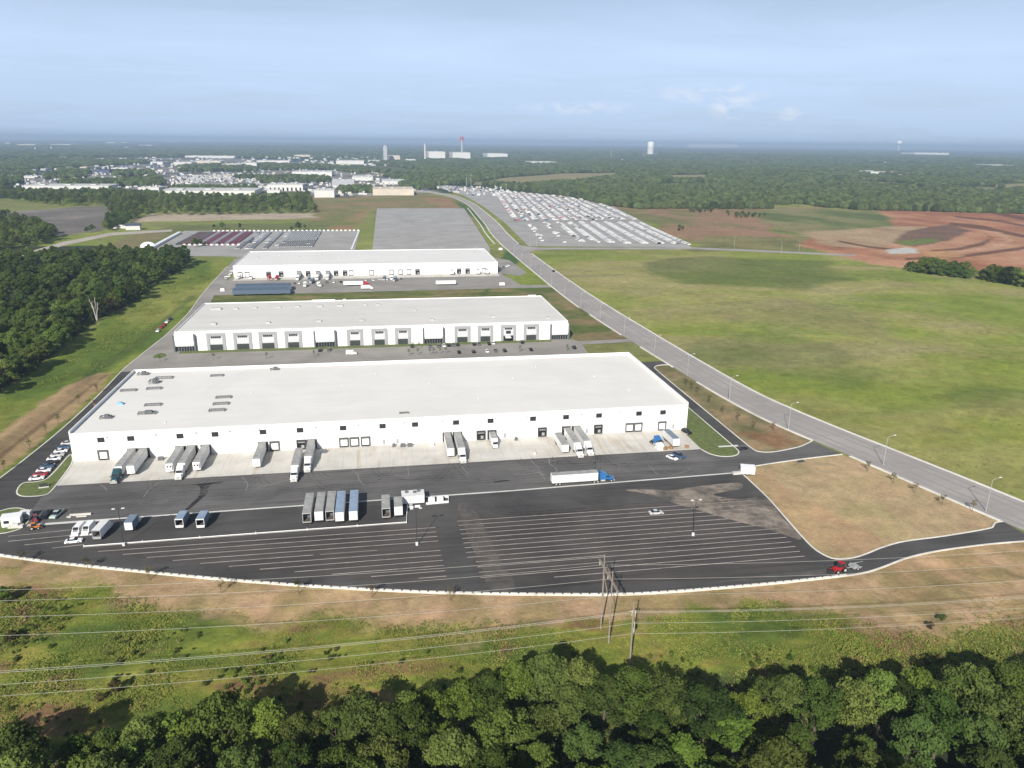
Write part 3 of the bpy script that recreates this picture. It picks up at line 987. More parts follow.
# segmented kerb wall along the outer edge of the yard
kw = MB()
acc = 0.0
seg, pieces = [], []
for a, b in zip(yard_front[:-1], yard_front[1:]):
    Lx = math.hypot(b[0] - a[0], b[1] - a[1])
    n_ = max(1, round(Lx / 0.5))
    for i in range(n_):
        pieces.append((a[0] + (b[0] - a[0]) * i / n_, a[1] + (b[1] - a[1]) * i / n_))
k = 0
while k < len(pieces) - 5:
    p, q = pieces[k], pieces[k + 4]
    low = p[0] > 130
    strip(kw, [p, q if not low else pieces[k + 5]], -0.52, 0.0, -0.2, 0.15 if low else 0.55)
    if not low:
        strip(kw, [q, pieces[k + 5]], -0.5, -0.02, -0.2, 0.26)
    k += 5
struct("kerb_wall", kw, M["kerb"])
# west island with lawn
wi = catmull(pts([(16, 493), (19, 486), (25, 482.5), (36, 481.7), (46, 479), (56, 469.5), (69, 455), (73, 457), (72, 464), (62, 478.5), (51, 492), (44, 495.4), (32, 496.8), (21, 496.4)]), 4, True)
wi2 = [tuple(p) for p in wi]
struct("island_lawn", MB().prism(wi2, -0.1, 0.09), bpy.data.materials["mown_lawn"])
k2 = MB()
strip(k2, wi2 + [wi2[0]], -0.45, 0.0, -0.1, 0.14)
struct("kerb", k2, M["kerb"])
si = catmull(pts([(153, 357.5), (156, 354.5), (161, 353.2), (166, 354.2), (165, 356.6), (158, 358.3)]), 3, True)
struct("island_lawn", MB().prism(si, -.1, .12), bpy.data.materials["mown_lawn"])
gi = catmull(pts([(-14, 518), (0, 511), (16, 507.8), (28, 510.5), (31, 516), (27, 524), (18, 530), (0, 534), (-14, 532)]), 4, True)
struct("island_lawn", MB().prism(gi, -0.1, 0.09), bpy.data.materials["mown_lawn"])
k3 = MB()
strip(k3, gi + [gi[0]], -0.4, 0.0, -0.1, 0.14)
struct("kerb", k3, M["kerb"])

# aged pavements round the other warehouses
struct("car_park_pavement", MB().sheet([(-140.2, 421.4), (-126, 421.4), (-122, 404), (118, 404), (121, 446), (155.2, 448.5), (154.4, 456), (121, 454.5), (118, 460), (118, 461.2), (-121.4, 461.2),
                                         (-127.5, 530), (-130, 600), (-134, 640), (-137, 740), (-141.8, 815), (-142, 905), (-150.3, 905)] + [p for p in reversed(west_line) if 421 < p[1] < 905], 0.002), M["oldasphalt"])
struct("car_park_pavement", MB().sheet([(-134, 636), (-60, 636), (118, 641), (146.0, 640), (145.6, 652), (120, 655), (112, 719.5), (-134, 719.5), (-136.0, 700)], 0.004), M["oldasphalt"])
struct("apron_pavement", MB().sheet([(-131, 703), (109, 703), (109, 719.4), (-131, 719.4)], 0.009), M["apron"])
struct("car_park_pavement", MB().sheet([(110, 719), (128, 700), (138, 720), (134, 800), (113, 830)], 0.006), M["oldasphalt"])
gb = MB()
gb.box(-119, 104, 455.4, 460.6, 0.004, 0.10)
struct("island_lawn", gb, bpy.data.materials["mown_lawn"])
gb2 = MB()
for a, b in ((-104, -40), (-36, -24), (-20, 20), (22, 38), (42, 110)):
    gb2.box(a, b, 418, 424.8, 0.004, 0.10)
struct("island_lawn", gb2, bpy.data.materials["mown_lawn"])
struct("trailer_lot_pavement", MB().sheet([(-10.5, 832), (118, 832), (127.5, 905), (157, 1458), (-4.5, 1462)], 0.03), M["lotgrey"])
struct("trailer_lot_pavement", MB().sheet([(-262, 905), (-235, 870), (-30, 830), (-28, 1095), (-262, 1108)], 0.03), M["lotgrey"])
struct("trailer_lot_pavement", MB().sheet([(176, 912), (372, 880), (482, 1668), (300, 2025), (165, 2290), (140, 2290), (196, 1800), (199, 1500), (192, 1200)], 0.03), M["lotgrey"])
struct("lot_lane", MB().sheet([(196, 1196), (414, 1196), (416, 1212), (197, 1212)], 0.06), M["oldasphalt"])
struct("access_road", MB().sheet(catmull(pts([(-40, 262), (30, 251.5), (62, 242), (112, 232.5), (172, 229.5), (172, 231.5), (112, 235.5), (66, 245), (34, 254.5), (-40, 266)]), 1), 0.03), M["gravel"])
# ruled lines of the empty lot
rl = MB()
for i in range(34):
    x = -2 + i * 3.9
    strip(rl, [(x, 912 + 6 * (i % 3)), (x + 6 * (i / 34) * 3, 1448)], -.2, .2, 0.034, 0.045)
struct("lot_marking", rl, mat("faded_line_paint", (0.34, 0.33, 0.31), 0.8, var=0.3, scale=0.03))

# ------------------------------------------------------------------ the front warehouse
def shell(root, x0, x1, y0, y1, h, wallm, roofm, roof_z, t=0.4, cap=None):
    """outer walls with a parapet standing above the roof, and the roof sheet"""
    w = MB()
    o = [(x0, y0), (x1, y0), (x1, y1), (x0, y1)]
    i_ = [(x0 + t, y0 + t), (x1 - t, y0 + t), (x1 - t, y1 - t), (x0 + t, y1 - t)]
    w.v += [(*p, -0.3) for p in o] + [(*p, h) for p in o] + [(*p, h) for p in i_] + [(*p, roof_z - 0.2) for p in i_]
    for a in range(4):
        b = (a + 1) % 4
        w.face((a, b, 4 + b, 4 + a), wallm)
        w.face((4 + a, 4 + b, 8 + b, 8 + a), M["parapet"])
        w.face((8 + a, 8 + b, 12 + b, 12 + a), M["parapet"])
    wall = w.build("wall", None, root)
    r = MB()
    e = 0.02
    r.box(x0 + t + e, x1 - t - e, y0 + t + e, y1 - t - e, roof_z - 0.15, roof_z, roofm)
    roof = r.build("roof", None, root)
    return wall, roof


def window(root, x, z, w, h, y, mull=(1, 1), d=0.12):
    p = MB().box(x - w / 2, x + w / 2, y - d, y + 0.05, z - h / 2, z + h / 2).build("window", M["glass"], root)
    f = MB()
    q = 0.09
    f.box(x - w / 2 - q, x + w / 2 + q, y - d - .04, y + .02, z + h / 2, z + h / 2 + q)
    f.box(x - w / 2 - q, x + w / 2 + q, y - d - .04, y + .02, z - h / 2 - q, z - h / 2)
    f.box(x - w / 2 - q, x - w / 2, y - d - .04, y + .02, z - h / 2, z + h / 2)
    f.box(x + w / 2, x + w / 2 + q, y - d - .04, y + .02, z - h / 2, z + h / 2)
    for i in range(mull[0]):
        xx = x - w / 2 + w * (i + 1) / (mull[0] + 1)
        f.box(xx - .06, xx + .06, y - d - .03, y - d + .02, z - h / 2, z + h / 2)
    for i in range(mull[1]):
        zz = z - h / 2 + h * (i + 1) / (mull[1] + 1)
        f.box(x - w / 2, x + w / 2, y - d - .034, y - d + .02, zz - .05, zz + .05)
    f.build("window_frame", M["darkmetal"], p)
    return p


def dock(root, x, y, state, w=3.0, zb=0.55, zt=3.45):
    """roll-up dock door in its padded shelter"""
    fz = 0.32
    s = MB()
    s.box(x - w / 2 - .45, x - w / 2, y - .55, y + .05, zb - .25, zt + .1)
    s.box(x + w / 2, x + w / 2 + .45, y - .55, y + .05, zb - .25, zt + .1)
    s.box(x - w / 2 - .45, x + w / 2 + .45, y - .62, y + .05, zt + .1, zt + .75)
    if state == "shut":
        d = MB().box(x - w / 2 + .05, x + w / 2 - .05, y - .16, y + .04, zb, zt + .05)
        o = d.build("dock_door", M["white"], root)
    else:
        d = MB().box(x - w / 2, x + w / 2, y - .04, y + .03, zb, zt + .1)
        o = d.build("dock_door", M["black"], root)  # open doorway: the dark inside is painted as a flat black panel
        if state == "open":
            MB().box(x - w / 2 + .05, x + w / 2 - .05, y - .2, y - .05, zt - .55, zt + .08).build("door_curtain", M["greypanel"], o)
            MB().box(x - .1, x + w / 2 - .4, y - .25, y - .05, zb, zb + 1.3).build("dock_guard", M["greypanel"], o)
    s.build("dock_shelter", M["darkmetal"] if state != "shut" else M["greyseal"], o)
    MB().box(x - w / 2, x + w / 2, y - .5, y + .03, zb - .35, zb - .04).build("dock_bumper", M["black"], o)
    return o


M["greyseal"] = mat("grey_shelter_fabric", (0.10, 0.10, 0.10), 0.85, var=0.2)
WX0, WX1, WY0, WY1, WH = -121.0, 129.66, 297.04, 380.7, 11.45
wh = thing("warehouse", "long white warehouse with plain white roof and trailers at its docks, nearest the yard", "warehouse", (0, 0, 0))
wall1, roof1 = shell(wh, WX0, WX1, WY0, WY1, WH, M["wall"], M["roof_front"], 11.2)
sp0 = MB()
for xa, xb in ((WX0, WX0 + .4), (WX1 - .4, WX1)):
    sp0.box(xa, xb, WY0 + .9, WY1, 11.452, 12.5)
    sp0.prof_x([(WY0, 11.452), (WY0 + .9, 11.452), (WY0 + .9, 12.5), (WY0, 12.3)], xa, xb)
sp0.box(WX0 + .4, WX1 - .4, WY1 - .4, WY1, 11.452, 12.5)
sp0.build("raised_parapet", M["parapet"], wh)
for px, py in [(101, 440.5), (130.8, 439), (180, 436.5), (215, 434.5), (263, 432.5), (300, 430.5), (343, 428), (382.5, 426), (415, 424.5),
               (456, 422.5), (490.5, 420.5), (533, 418), (566, 416.5), (599, 414.8), (639, 412.5), (663, 411.5)]:
    window(wh, at_y(px, py, WY0)[0], 8.35, 2.35, 1.75, WY0)
docks = [(-109.9, "shut"), (-99.0, "used"), (-94.8, "used"), (-81.2, "used"), (-76.9, "used"), (-71.8, "used"), (-50.0, "used"), (-45.5, "shut"), (-35.0, "open"), (-30.9, "used"),
         (-18.2, "shut"), (-14.0, "shut"), (-9.5, "shut"), (24.0, "used"), (28.3, "used"), (38.3, "open"), (42.9, "used"), (64.6, "open"), (75.1, "open"), (79.4, "used"),
         (89.3, "open"), (103.4, "shut"), (107.3, "shut"), (118.2, "shut")]
for x, s_ in docks:
    dock(wh, x, WY0, s_, 2.9)
wl = MB()
for px, py in [(107, 440), (156, 437.5), (196, 435.5), (230, 434.5), (259, 431.5), (316, 428.5), (358, 426.5), (404, 424), (442, 421.5), (495, 418.5), (527, 417), (581, 414.7), (620, 412.7), (668, 410.2)]:
    x = at_y(px, py, WY0)[0]
    MB().box(x - .35, x + .35, WY0 - .5, WY0 - .02, 9.3, 9.65).build("wall_light", M["steel"], wh)
for x in (-2.0, 3.5, 48.5, 84.3, 123.5):
    d_ = MB().box(x - .5, x + .5, WY0 - .06, WY0 + .02, 0.3, 2.45).build("personnel_door", M["greypanel"], wh)
    MB().box(x + .3, x + .42, WY0 - .12, WY0 - .065, 1.25, 1.4).build("handle", M["darkmetal"], d_)
# joint between the parapet and the roof sheet, drains and vents on the roof
for x, y in [(-60, 340), (-20, 345), (20, 342), (60, 346), (100, 343), (-88, 305), (40, 318), (-5, 362), (75, 364), (110, 320)]:
    v_ = MB().tube((x, y, 11.21), (x, y, 11.75), .22, .22, 8)
    v_.build("roof_vent", M["offwhite"], wh)


def roof_frame(x, y, w, d, h, dark=False, rot=0.0):
    """steel curb frame for a rooftop unit, some with the unit's dark base in it"""
    f = MB()
    z = 11.21
    for sx in (-1, 1):
        f.box(sx * w / 2 - .14, sx * w / 2 + .14, -d / 2, d / 2, h - .16, h + .08)
        for sy in (-1, 0, 1):
            f.box(sx * w / 2 - .1, sx * w / 2 + .1, sy * d * .46 - .1, sy * d * .46 + .1, 0, h - .16)
    for sy in (-1, 1):
        f.box(-w / 2 + .14, w / 2 - .14, sy * (d / 2 - .14) - .14, sy * (d / 2 - .14) + .14, h - .16, h + .08)
    for k_ in range(4):
        xx = -w / 2 + w * (k_ + .7) / 4.4
        f.box(xx - .07, xx + .07, -d / 2 + .28, d / 2 - .28, h - .12, h + .02)
    o = f.build("roof_frame", M["frame"], wh, (x, y, z))
    o.rotation_euler = (0, 0, rot)
    if dark:
        MB().box(-w * .1, w * .32, -d * .3, d * .28, 0.05, h + .7).build("roof_unit", M["cargrey"], o)
    return o


M["frame"] = mat("painted_curb_steel", (0.16, 0.155, 0.15), 0.7, var=0.2)
for (px, py), w_, d_, h_, dk in [((143, 374.5), 4.4, 3.0, 1.1, 1), ((164, 378), 7.6, 3.2, .6, 0), ((154, 383), 3.6, 3.4, 1.6, 1), ((128.5, 390.5), 6.4, 2.6, .6, 0), ((154, 388.7), 6.0, 2.6, .7, 0),
                                 ((153, 405), 6.4, 2.7, .6, 0), ((147, 413.5), 6.6, 2.7, .8, 1), ((106, 418), 4.0, 2.6, 1.0, 1), ((217, 375.7), 5.6, 2.4, .6, 0),
                                 ((223.5, 397.5), 6.2, 2.5, .7, 0), ((221, 404), 6.2, 2.5, .7, 0), ((217, 410.5), 6.2, 2.5, .7, 0), ((274.5, 369.5), 3.6, 2.4, .9, 1), ((404, 413), 3.6, 1.2, .5, 0)]:
    x, y = at(px, py, 11.4)
    roof_frame(x, y, w_, d_, h_, dk, 0.02)
x, y = at(121, 404, 11.4)
tp = MB().box(-1.2, 1.0, -.8, .8, 11.22, 11.95).box(-.7, .4, -.6, .4, 11.952, 12.4)
tag(tp.build("tarpaulin_stack", mat("sky_blue_tarpaulin", (0.22, 0.42, 0.6), 0.5), None, (x, y, 0)), "small stack under a pale blue tarpaulin on the white warehouse roof", "stack")

# ------------------------------------------------------------------ the second warehouse
mw = thing("warehouse", "white warehouse with grey recessed bays and a pale grey roof, middle one of the three", "warehouse", (0, 0, 0))
VX0, VX1, VY0, VY1, VH = -121.6, 115.5, 461.6, 545.6, 11.8
shell(mw, VX0, VX1, VY0, VY1, VH, M["wall_far"], M["roof_mid"], 11.3)
bays = [(-104, -93.3), (-88.8, -78.3), (-74.3, -63.8), (-59.3, -49.3), (-22.7, -13), (-8.0, 1.8), (6.3, 16), (43.0, 53.0), (57.6, 67.4), (72.2, 82.0), (86.8, 96.8)]
for i, (a, b) in enumerate(bays):
    y = VY0
    bp_ = MB()
    bp_.box(a, a + 1.7, y - .45, y + .02, -.1, 10.3)
    bp_.box(b - 1.7, b, y - .45, y + .02, -.1, 10.3)
    bp_.box(a + 1.7, b - 1.7, y - .452, y + .02, 8.6, 10.3)
    bay = bp_.build("bay_surround", M["greypanel"], mw)
    MB().box(a + 1.7, b - 1.7, y - .12, y + .03, 3.4, 8.6).build("bay_panel", M["palepanel"], bay)
    wn = MB().box(a + 2.5, b - 2.5, y - .3, y - .1, 7.3, 8.35).build("clerestory_window", M["glass"], mw)
    fr = MB()
    n_ = 5
    for k_ in range(n_ + 1):
        xx = a + 2.5 + (b - a - 5) * k_ / n_
        fr.box(xx - .07, xx + .07, y - .36, y - .298, 7.28, 8.37)
    for zz_ in (7.2, 8.37):
        fr.box(a + 2.4, b - 2.4, y - .362, y - .296, zz_, zz_ + .08)
    fr.build("window_frame", M["steel"], wn)
    if i == 9:
        MB().box(-.0 + a + 3.4, b - 3.4, y - .34, y - .1, 4.6, 6.4).build("upper_window", M["glass"], mw)
        MB().box(a + 1.75, b - 1.75, y - .2, y + .02, 0, 3.3).build("storefront_window", M["glass"], mw)
        MB().box(a + 2.6, b - 3.8, y - 4.6, y - .25, 2.7, 3.3).build("entrance_canopy", M["offwhite"], mw)
    else:
        sw = MB().box(a + 1.9, b - 1.9, y - .14, y + .03, 0.0, 3.3).build("storefront_window", M["greenglass"], mw)
        f2 = MB()
        for k_ in range(5):
            xx = a + 1.9 + (b - a - 3.8) * k_ / 4
            f2.box(xx - .05, xx + .05, y - .19, y - .145, 0, 3.3)
        f2.build("window_frame", M["darkmetal"], sw)
for j, (a, b) in enumerate([(-121.6, -111.0), (-41.3, -30.0), (24.2, 35.6), (104.8, 115.5)]):
    y = VY0
    e_ = MB()
    e_.box(a, b, y - 1.6, y - .02, 4.2, 10.6)
    en = e_.build("entrance_fascia", M["white"], mw)
    MB().box(a + .1, b - .1, y - 1.55, y - .03, 3.1, 4.19).build("fascia_band", M["palepanel"], en)
    for xx in (a - .9, b):
        MB().box(xx, xx + .9, y - 1.9, y + .02, -.1, 10.0).build("entrance_pier", M["cargrey"], en)
    st_ = MB().box(a + .05, b - .05, y - .4, y - .025, 0, 3.08).build("storefront_window", M["glass"], mw)
    f3 = MB()
    for k_ in range(8):
        xx = a + .1 + (b - a - .2) * k_ / 7
        f3.box(xx - .06, xx + .06, y - .47, y - .405, 0, 3.05)
    f3.build("window_frame", M["steel"], st_)
for (px, py, w_, d_, h_) in [(214, 309.5, 4, 2.4, 1.1), (219, 309.5, 3, 2.4, 1.3), (236, 309, 2.5, 2, .9), (255, 308, 2.5, 2, .8), (279, 307.5, 2.5, 2, .8), (297.5, 307, 3, 2, .9), (320, 306.5, 3.5, 2.2, 1.0), (340, 306, 4, 2.2, 1.0),
                             (365, 305, 2.5, 2, .8), (378, 305, 3, 2, .8), (214, 324.5, 2.6, 2.2, 1.2), (268, 323, 2.5, 2, 1), (319, 321.5, 3, 2.2, 1), (362, 320.5, 2.5, 2, .9), (415, 310.5, 2, 2, .9), (432, 320, 2.4, 2, .9), (493, 317, 3, 2, .8), (548, 318, 2.5, 2, .8)]:
    x, y = at(px, py, 11.3)
    MB().box(x - w_ / 2, x + w_ / 2, y - d_ / 2, y + d_ / 2, 11.302, 11.3 + h_).build("roof_unit", M["silver"], mw)
pr = MB()
for a, b in ((at(312, 301, 11.8)[0], at(335, 301, 11.8)[0]), (at(343, 300, 11.8)[0], at(346, 300, 11.8)[0]), (at(528, 296, 11.8)[0], at(536, 296, 11.8)[0])):
    pr.box(a, b, VY1 - .9, VY1 - .45, 11.305, 12.5)
pr.build("raised_parapet", M["parapet"], mw)

# ------------------------------------------------------------------ the third warehouse
fw = thing("warehouse", "white windowless warehouse with trucks crowded at its docks, farthest of the three", "warehouse", (0, 0, 0))
UX0, UX1, UY0, UY1, UH = -132.5, 109.3, 719.9, 814.6, 10.7
shell(fw, UX0, UX1, UY0, UY1, UH, M["wall_far"], M["roof_far"], 10.2)
for px, s_ in [(240, "shut"), (247, "shut"), (268.5, "open"), (281, "open"), (299, "shut"), (308, "open"), (318, "shut"), (328, "shut"), (336, "open"), (345, "open"), (351, "shut"), (371.5, "shut"), (391.5, "shut"), (400.5, "shut"), (409, "shut"), (417.5, "open"),
               (459, "open"), (467.5, "open"), (484, "shut")]:
    dock(fw, at_y(px, 273, UY0)[0], UY0, s_, 3.2, 0.6, 4.2)
for i in range(12):
    x = UX0 + 14 + i * 19.5
    MB().box(x - 1, x + 1, 770 + 14 * (i % 2), 772 + 14 * (i % 2), 10.205, 11.1).build("roof_unit", M["silver"], fw)

# ------------------------------------------------------------------ trailers and trucks
def wheel(root, x, y, r, w):
    t = MB()
    t.tube((x - w / 2, y, r), (x + w / 2, y, r), r, r, 14, M["black"])
    s = 1 if x > 0 else -1
    t.tube((x + s * w / 2, y, r), (x + s * (w / 2 + .02), y, r), r * .55, r * .5, 10, M["silver"])
    return t.build("wheel", None, root)


def trailer_parts(root, L_=16.4, y0=0.0, roofm="roofgrey", sidem="white", nosem="white", rear="shut", reefer=False, gear=True):
    """semi-trailer: rear doors at y0, nose towards -y"""
    w, zb, zt = 1.3, 1.12, 4.1
    y1 = y0 - L_
    c = MB()
    t = .06
    c.box(-w, -w + t, y1, y0, zb, zt)
    c.box(w - t, w, y1, y0, zb, zt)
    c.box(-w + t, w - t, y1, y1 + t, zb, zt)
    if rear == "shut":
        c.box(-w + t, w - t, y0 - t, y0, zb, zt)
    c.box(-w + t, w - t, y1 + t, y0 - (t if rear == "shut" else 0), zb, zb + .12, M["interior"])
    body = c.build("cargo_box", M[sidem], root)
    # top and bottom rails, posts
    ra = MB()
    for sx in (-1, 1):
        ra.box(sx * (w + .02) - .02, sx * (w + .02) + .02, y1, y0, zb - .1, zb + .12)
        ra.box(sx * (w + .02) - .02, sx * (w + .02) + .02, y1, y0, zt - .14, zt + .01)
        for k_ in range(1, 13):
            yy = y1 + L_ * k_ / 13
            ra.box(sx * (w + .012) - .012, sx * (w + .012) + .012, yy - .03, yy + .03, zb + .13, zt - .15)
    ra.build("side_rail", M["silver"], body)
    r = MB()
    r.box(-w + .0, w - .0, y1 + .02, y0 - .02, zt + .005, zt + .05)
    for k_ in range(1, 10):
        yy = y1 + L_ * k_ / 10
        r.box(-w + .05, w - .05, yy - .05, yy + .05, zt + .052, zt + .075)
    r.build("roof", M[roofm], root)
    MB().box(-w + .03, w - .03, y1 - .05, y1 - .003, zb + .05, zt).build("nose_panel", M[nosem], root)
    if rear == "shut":
        d = MB()
        for sx in (-1, 1):
            d.box(sx * .64 - .6, sx * .64 + .6, y0 + .003, y0 + .06, zb + .1, zt - .12)
        dd = d.build("rear_door", M[nosem], root)
        lb = MB()
        for xx in (-.9, -.3, .3, .9):
            lb.tube((xx, y0 + .09, zb + .15), (xx, y0 + .09, zt - .2), .03, None, 5)
        lb.build("lock_bar", M["silver"], dd)
    elif rear == "open":
        f = MB()
        f.box(-w, w, y0, y0 + .1, zt - .22, zt + .02)
        f.box(-w, -w + .14, y0, y0 + .1, zb, zt - .22)
        f.box(w - .14, w, y0, y0 + .1, zb, zt - .22)
        f.box(-w, w, y0, y0 + .1, zb - .25, zb)
        f.build("rear_frame", M["silver"], root)
        g = MB().box(-w + .12, w - .12, y0 - 2.6, y0 - 2.5, zb + .125, zb + 1.2)
        g.build("cargo_load", M["cargrey"], root)
    if reefer:
        n = MB().box(-.95, .95, y1 - .6, y1 - .052, 2.0, 3.9)
        u = n.build("cooling_unit", M["white"], root)
        g = MB()
        for sx in (-1, 1):
            g.box(sx * .5 - .28, sx * .5 + .28, y1 - .64, y1 - .602, 2.9, 3.5)
        g.build("grille", M["black"], u)
    ch = MB()
    ch.box(-.55, .55, y0 - 4.6, y0 - .3, .75, 1.1)
    ch.box(-1.2, 1.2, y0 - .25, y0 - .12, .5, .62)
    for sx in (-1, 1):
        ch.box(sx * .9 - .05, sx * .9 + .05, y0 - .24, y0 - .13, .62, 1.1)
    ch.build("bogie_frame", M["darkmetal"], root)
    for yy in (y0 - 1.5, y0 - 2.8):
        for sx in (-1, 1):
            wheel(root, sx * 1.0, yy, .5, .5)
    if gear:
        lg = MB()
        for sx in (-1, 1):
            lg.box(sx * .75 - .07, sx * .75 + .07, y1 + 2.5, y1 + 2.64, .06, 1.1)
            lg.box(sx * .75 - .16, sx * .75 + .16, y1 + 2.4, y1 + 2.74, 0, .06)
        lg.build("landing_gear", M["darkmetal"], root)


def tractor_parts(root, y0=0.0, paint="white", sleeper=True):
    """highway tractor facing -y, back of the cab at y0"""
    L_ = 2.7 if sleeper else 1.9
    c = MB()
    yb = y0 - L_
    c.prof_x([(y0, 1.15), (y0, 3.95 if sleeper else 3.0), (y0 - .7, 4.0 if sleeper else 3.05), (yb - .1, 2.95), (yb - .75, 2.1), (yb - .75, 1.15)], -1.2, 1.2, None, .12, 2.6)
    cab = c.build("cab", M[paint], root)
    g = MB()
    g.v += [(-1.02, yb - .17, 2.9), (1.02, yb - .17, 2.9), (1.1, yb - .76, 2.15), (-1.1, yb - .76, 2.15)]
    g.face((0, 1, 2, 3))
    g.v = [(x, y - .03, z + .03) for x, y, z in g.v]
    b = len(g.v)
    g.v += [(x, y + .05, z - .05) for x, y, z in g.v[:4]]
    for i in range(4):
        j = (i + 1) % 4
        g.face((i, b + i, b + j, j))
    g.face((b + 3, b + 2, b + 1, b))
    g.build("windscreen", M["glass"], root)
    for sx in (-1, 1):
        MB().box(sx * 1.19 - .03, sx * 1.19 + .03, yb - .45, yb + .5, 1.95, 2.55).build("side_window", M["glass"], root)
    h = MB()
    h.prof_x([(yb - .74, .75), (yb - .74, 2.05), (yb - 2.1, 1.75), (yb - 2.35, 1.5), (yb - 2.4, .75)], -1.0, 1.0, None, .1, 1.6)
    hood = h.build("hood", M[paint], root)
    MB().box(-.55, .55, yb - 2.46, yb - 2.39, .85, 1.55).build("grille", M["silver"], hood)
    MB().box(-1.2, 1.2, yb - 2.7, yb - 2.47, .4, .8).build("bumper", M["silver"], root)
    for sx in (-1, 1):
        MB().box(sx * .8 - .16, sx * .8 + .16, yb - 2.47, yb - 2.36, 1.0, 1.25).build("headlight", M["porcelain"], root)
        f = MB().box(sx * 1.08 - .2, sx * 1.08 + .2, yb - 2.15, yb - .8, 1.08, 1.3)
        f.build("fender", M[paint], root)
        MB().tube((sx * 1.0, y0 - 1.9, .75), (sx * 1.0, y0 - .3, .75), .33, None, 10).build("fuel_tank", M["silver"], root)
        MB().box(sx * 1.45 - .12, sx * 1.45 + .12, yb - .75, yb - .68, 1.9, 2.5).build("mirror", M["black"], root)
        wheel(root, sx * 1.03, yb - 1.5, .5, .34)
        wheel(root, sx * 1.0, y0 + .8, .5, .55)
        wheel(root, sx * 1.0, y0 + 2.1, .5, .55)
    MB().box(-.45, .45, yb - 2.2, y0 + 2.7, .6, .95).build("chassis", M["darkmetal"], root)
    MB().box(-.5, .5, y0 + .9, y0 + 1.9, .96, 1.1).build("fifth_wheel", M["darkmetal"], root)


SC = 1.04
HID = (0, 0, 0.03)


def make_trailer(**k):
    t = thing("semi_trailer", "white box trailer", "trailer", HID, 0, None, SC)
    trailer_parts(t, **k)
    return t


def make_semi(paint="white", L_=16.4, **k):
    t = thing("semi_truck", "tractor and trailer", "semi truck", HID, 0, None, SC)
    trailer_parts(t, L_=L_, gear=False, **k)
    # the tractor stands under the trailer's nose
    tractor_parts(t, -L_ - .9, paint)
    return t


def make_bobtail(paint):
    t = thing("truck_tractor", "truck tractor", "truck", HID, 0, None, SC)
    tractor_parts(t, 0, paint)
    return t


def make_boxtruck(paint, roofm="silver", rear="shut", L_=7.2, side=None, face=None):
    t = thing("box_truck", "box truck", "box truck", HID, 0, None, SC)
    w, zb, zt = 1.22, 1.0, 3.6
    c = MB()
    q = .06
    c.box(-w, -w + q, -L_, 0, zb, zt)
    c.box(w - q, w, -L_, 0, zb, zt)
    c.box(-w + q, w - q, -L_, -L_ + q, zb, zt)
    if rear == "shut":
        c.box(-w + q, w - q, -q, 0, zb, zt)
    c.box(-w + q, w - q, -L_ + q, -q if rear == "shut" else 0, zb, zb + .12, M["interior"])
    c.build("cargo_box", M[side or paint], t)
    MB().box(-w, w, -L_, 0, zt + .004, zt + .05).build("roof", M[roofm], t)
    if rear == "shut":
        MB().box(-w + .1, w - .1, .003, .05, zb + .05, zt - .15).build("rear_door", M[face or paint], t)
    else:
        f = MB()
        f.box(-w, w, 0, .09, zt - .3, zt)
        f.box(-w, -w + .13, 0, .09, zb - .2, zt - .3)
        f.box(w - .13, w, 0, .09, zb - .2, zt - .3)
        f.box(-w + .13, w - .13, .0, .09, zb - .35, zb + .45)
        f.build("rear_frame", M[face or "greypanel"], t)
    c2 = MB()
    c2.prof_x([(-L_ - .15, .6), (-L_ - .15, 2.5), (-L_ - 1.2, 2.45), (-L_ - 1.75, 1.7), (-L_ - 2.35, 1.45), (-L_ - 2.45, .6)], -1.0, 1.0, None, .12, 1.65)
    c2.build("cab", M[paint], t)
    g = MB()
    g.prof_x([(-L_ - 1.24, 2.41), (-L_ - 1.28, 2.46), (-L_ - 1.84, 1.72), (-L_ - 1.78, 1.7)], -.86, .86)
    g.build("windscreen", M["glass"], t)
    MB().box(-.4, .4, -L_ - 2.3, -.2, .6, .98).build("chassis", M["darkmetal"], t)
    for yy in (-L_ - 1.5, -1.9):
        for sx in (-1, 1):
            wheel(t, sx * .92, yy, .45, .3)
    return t


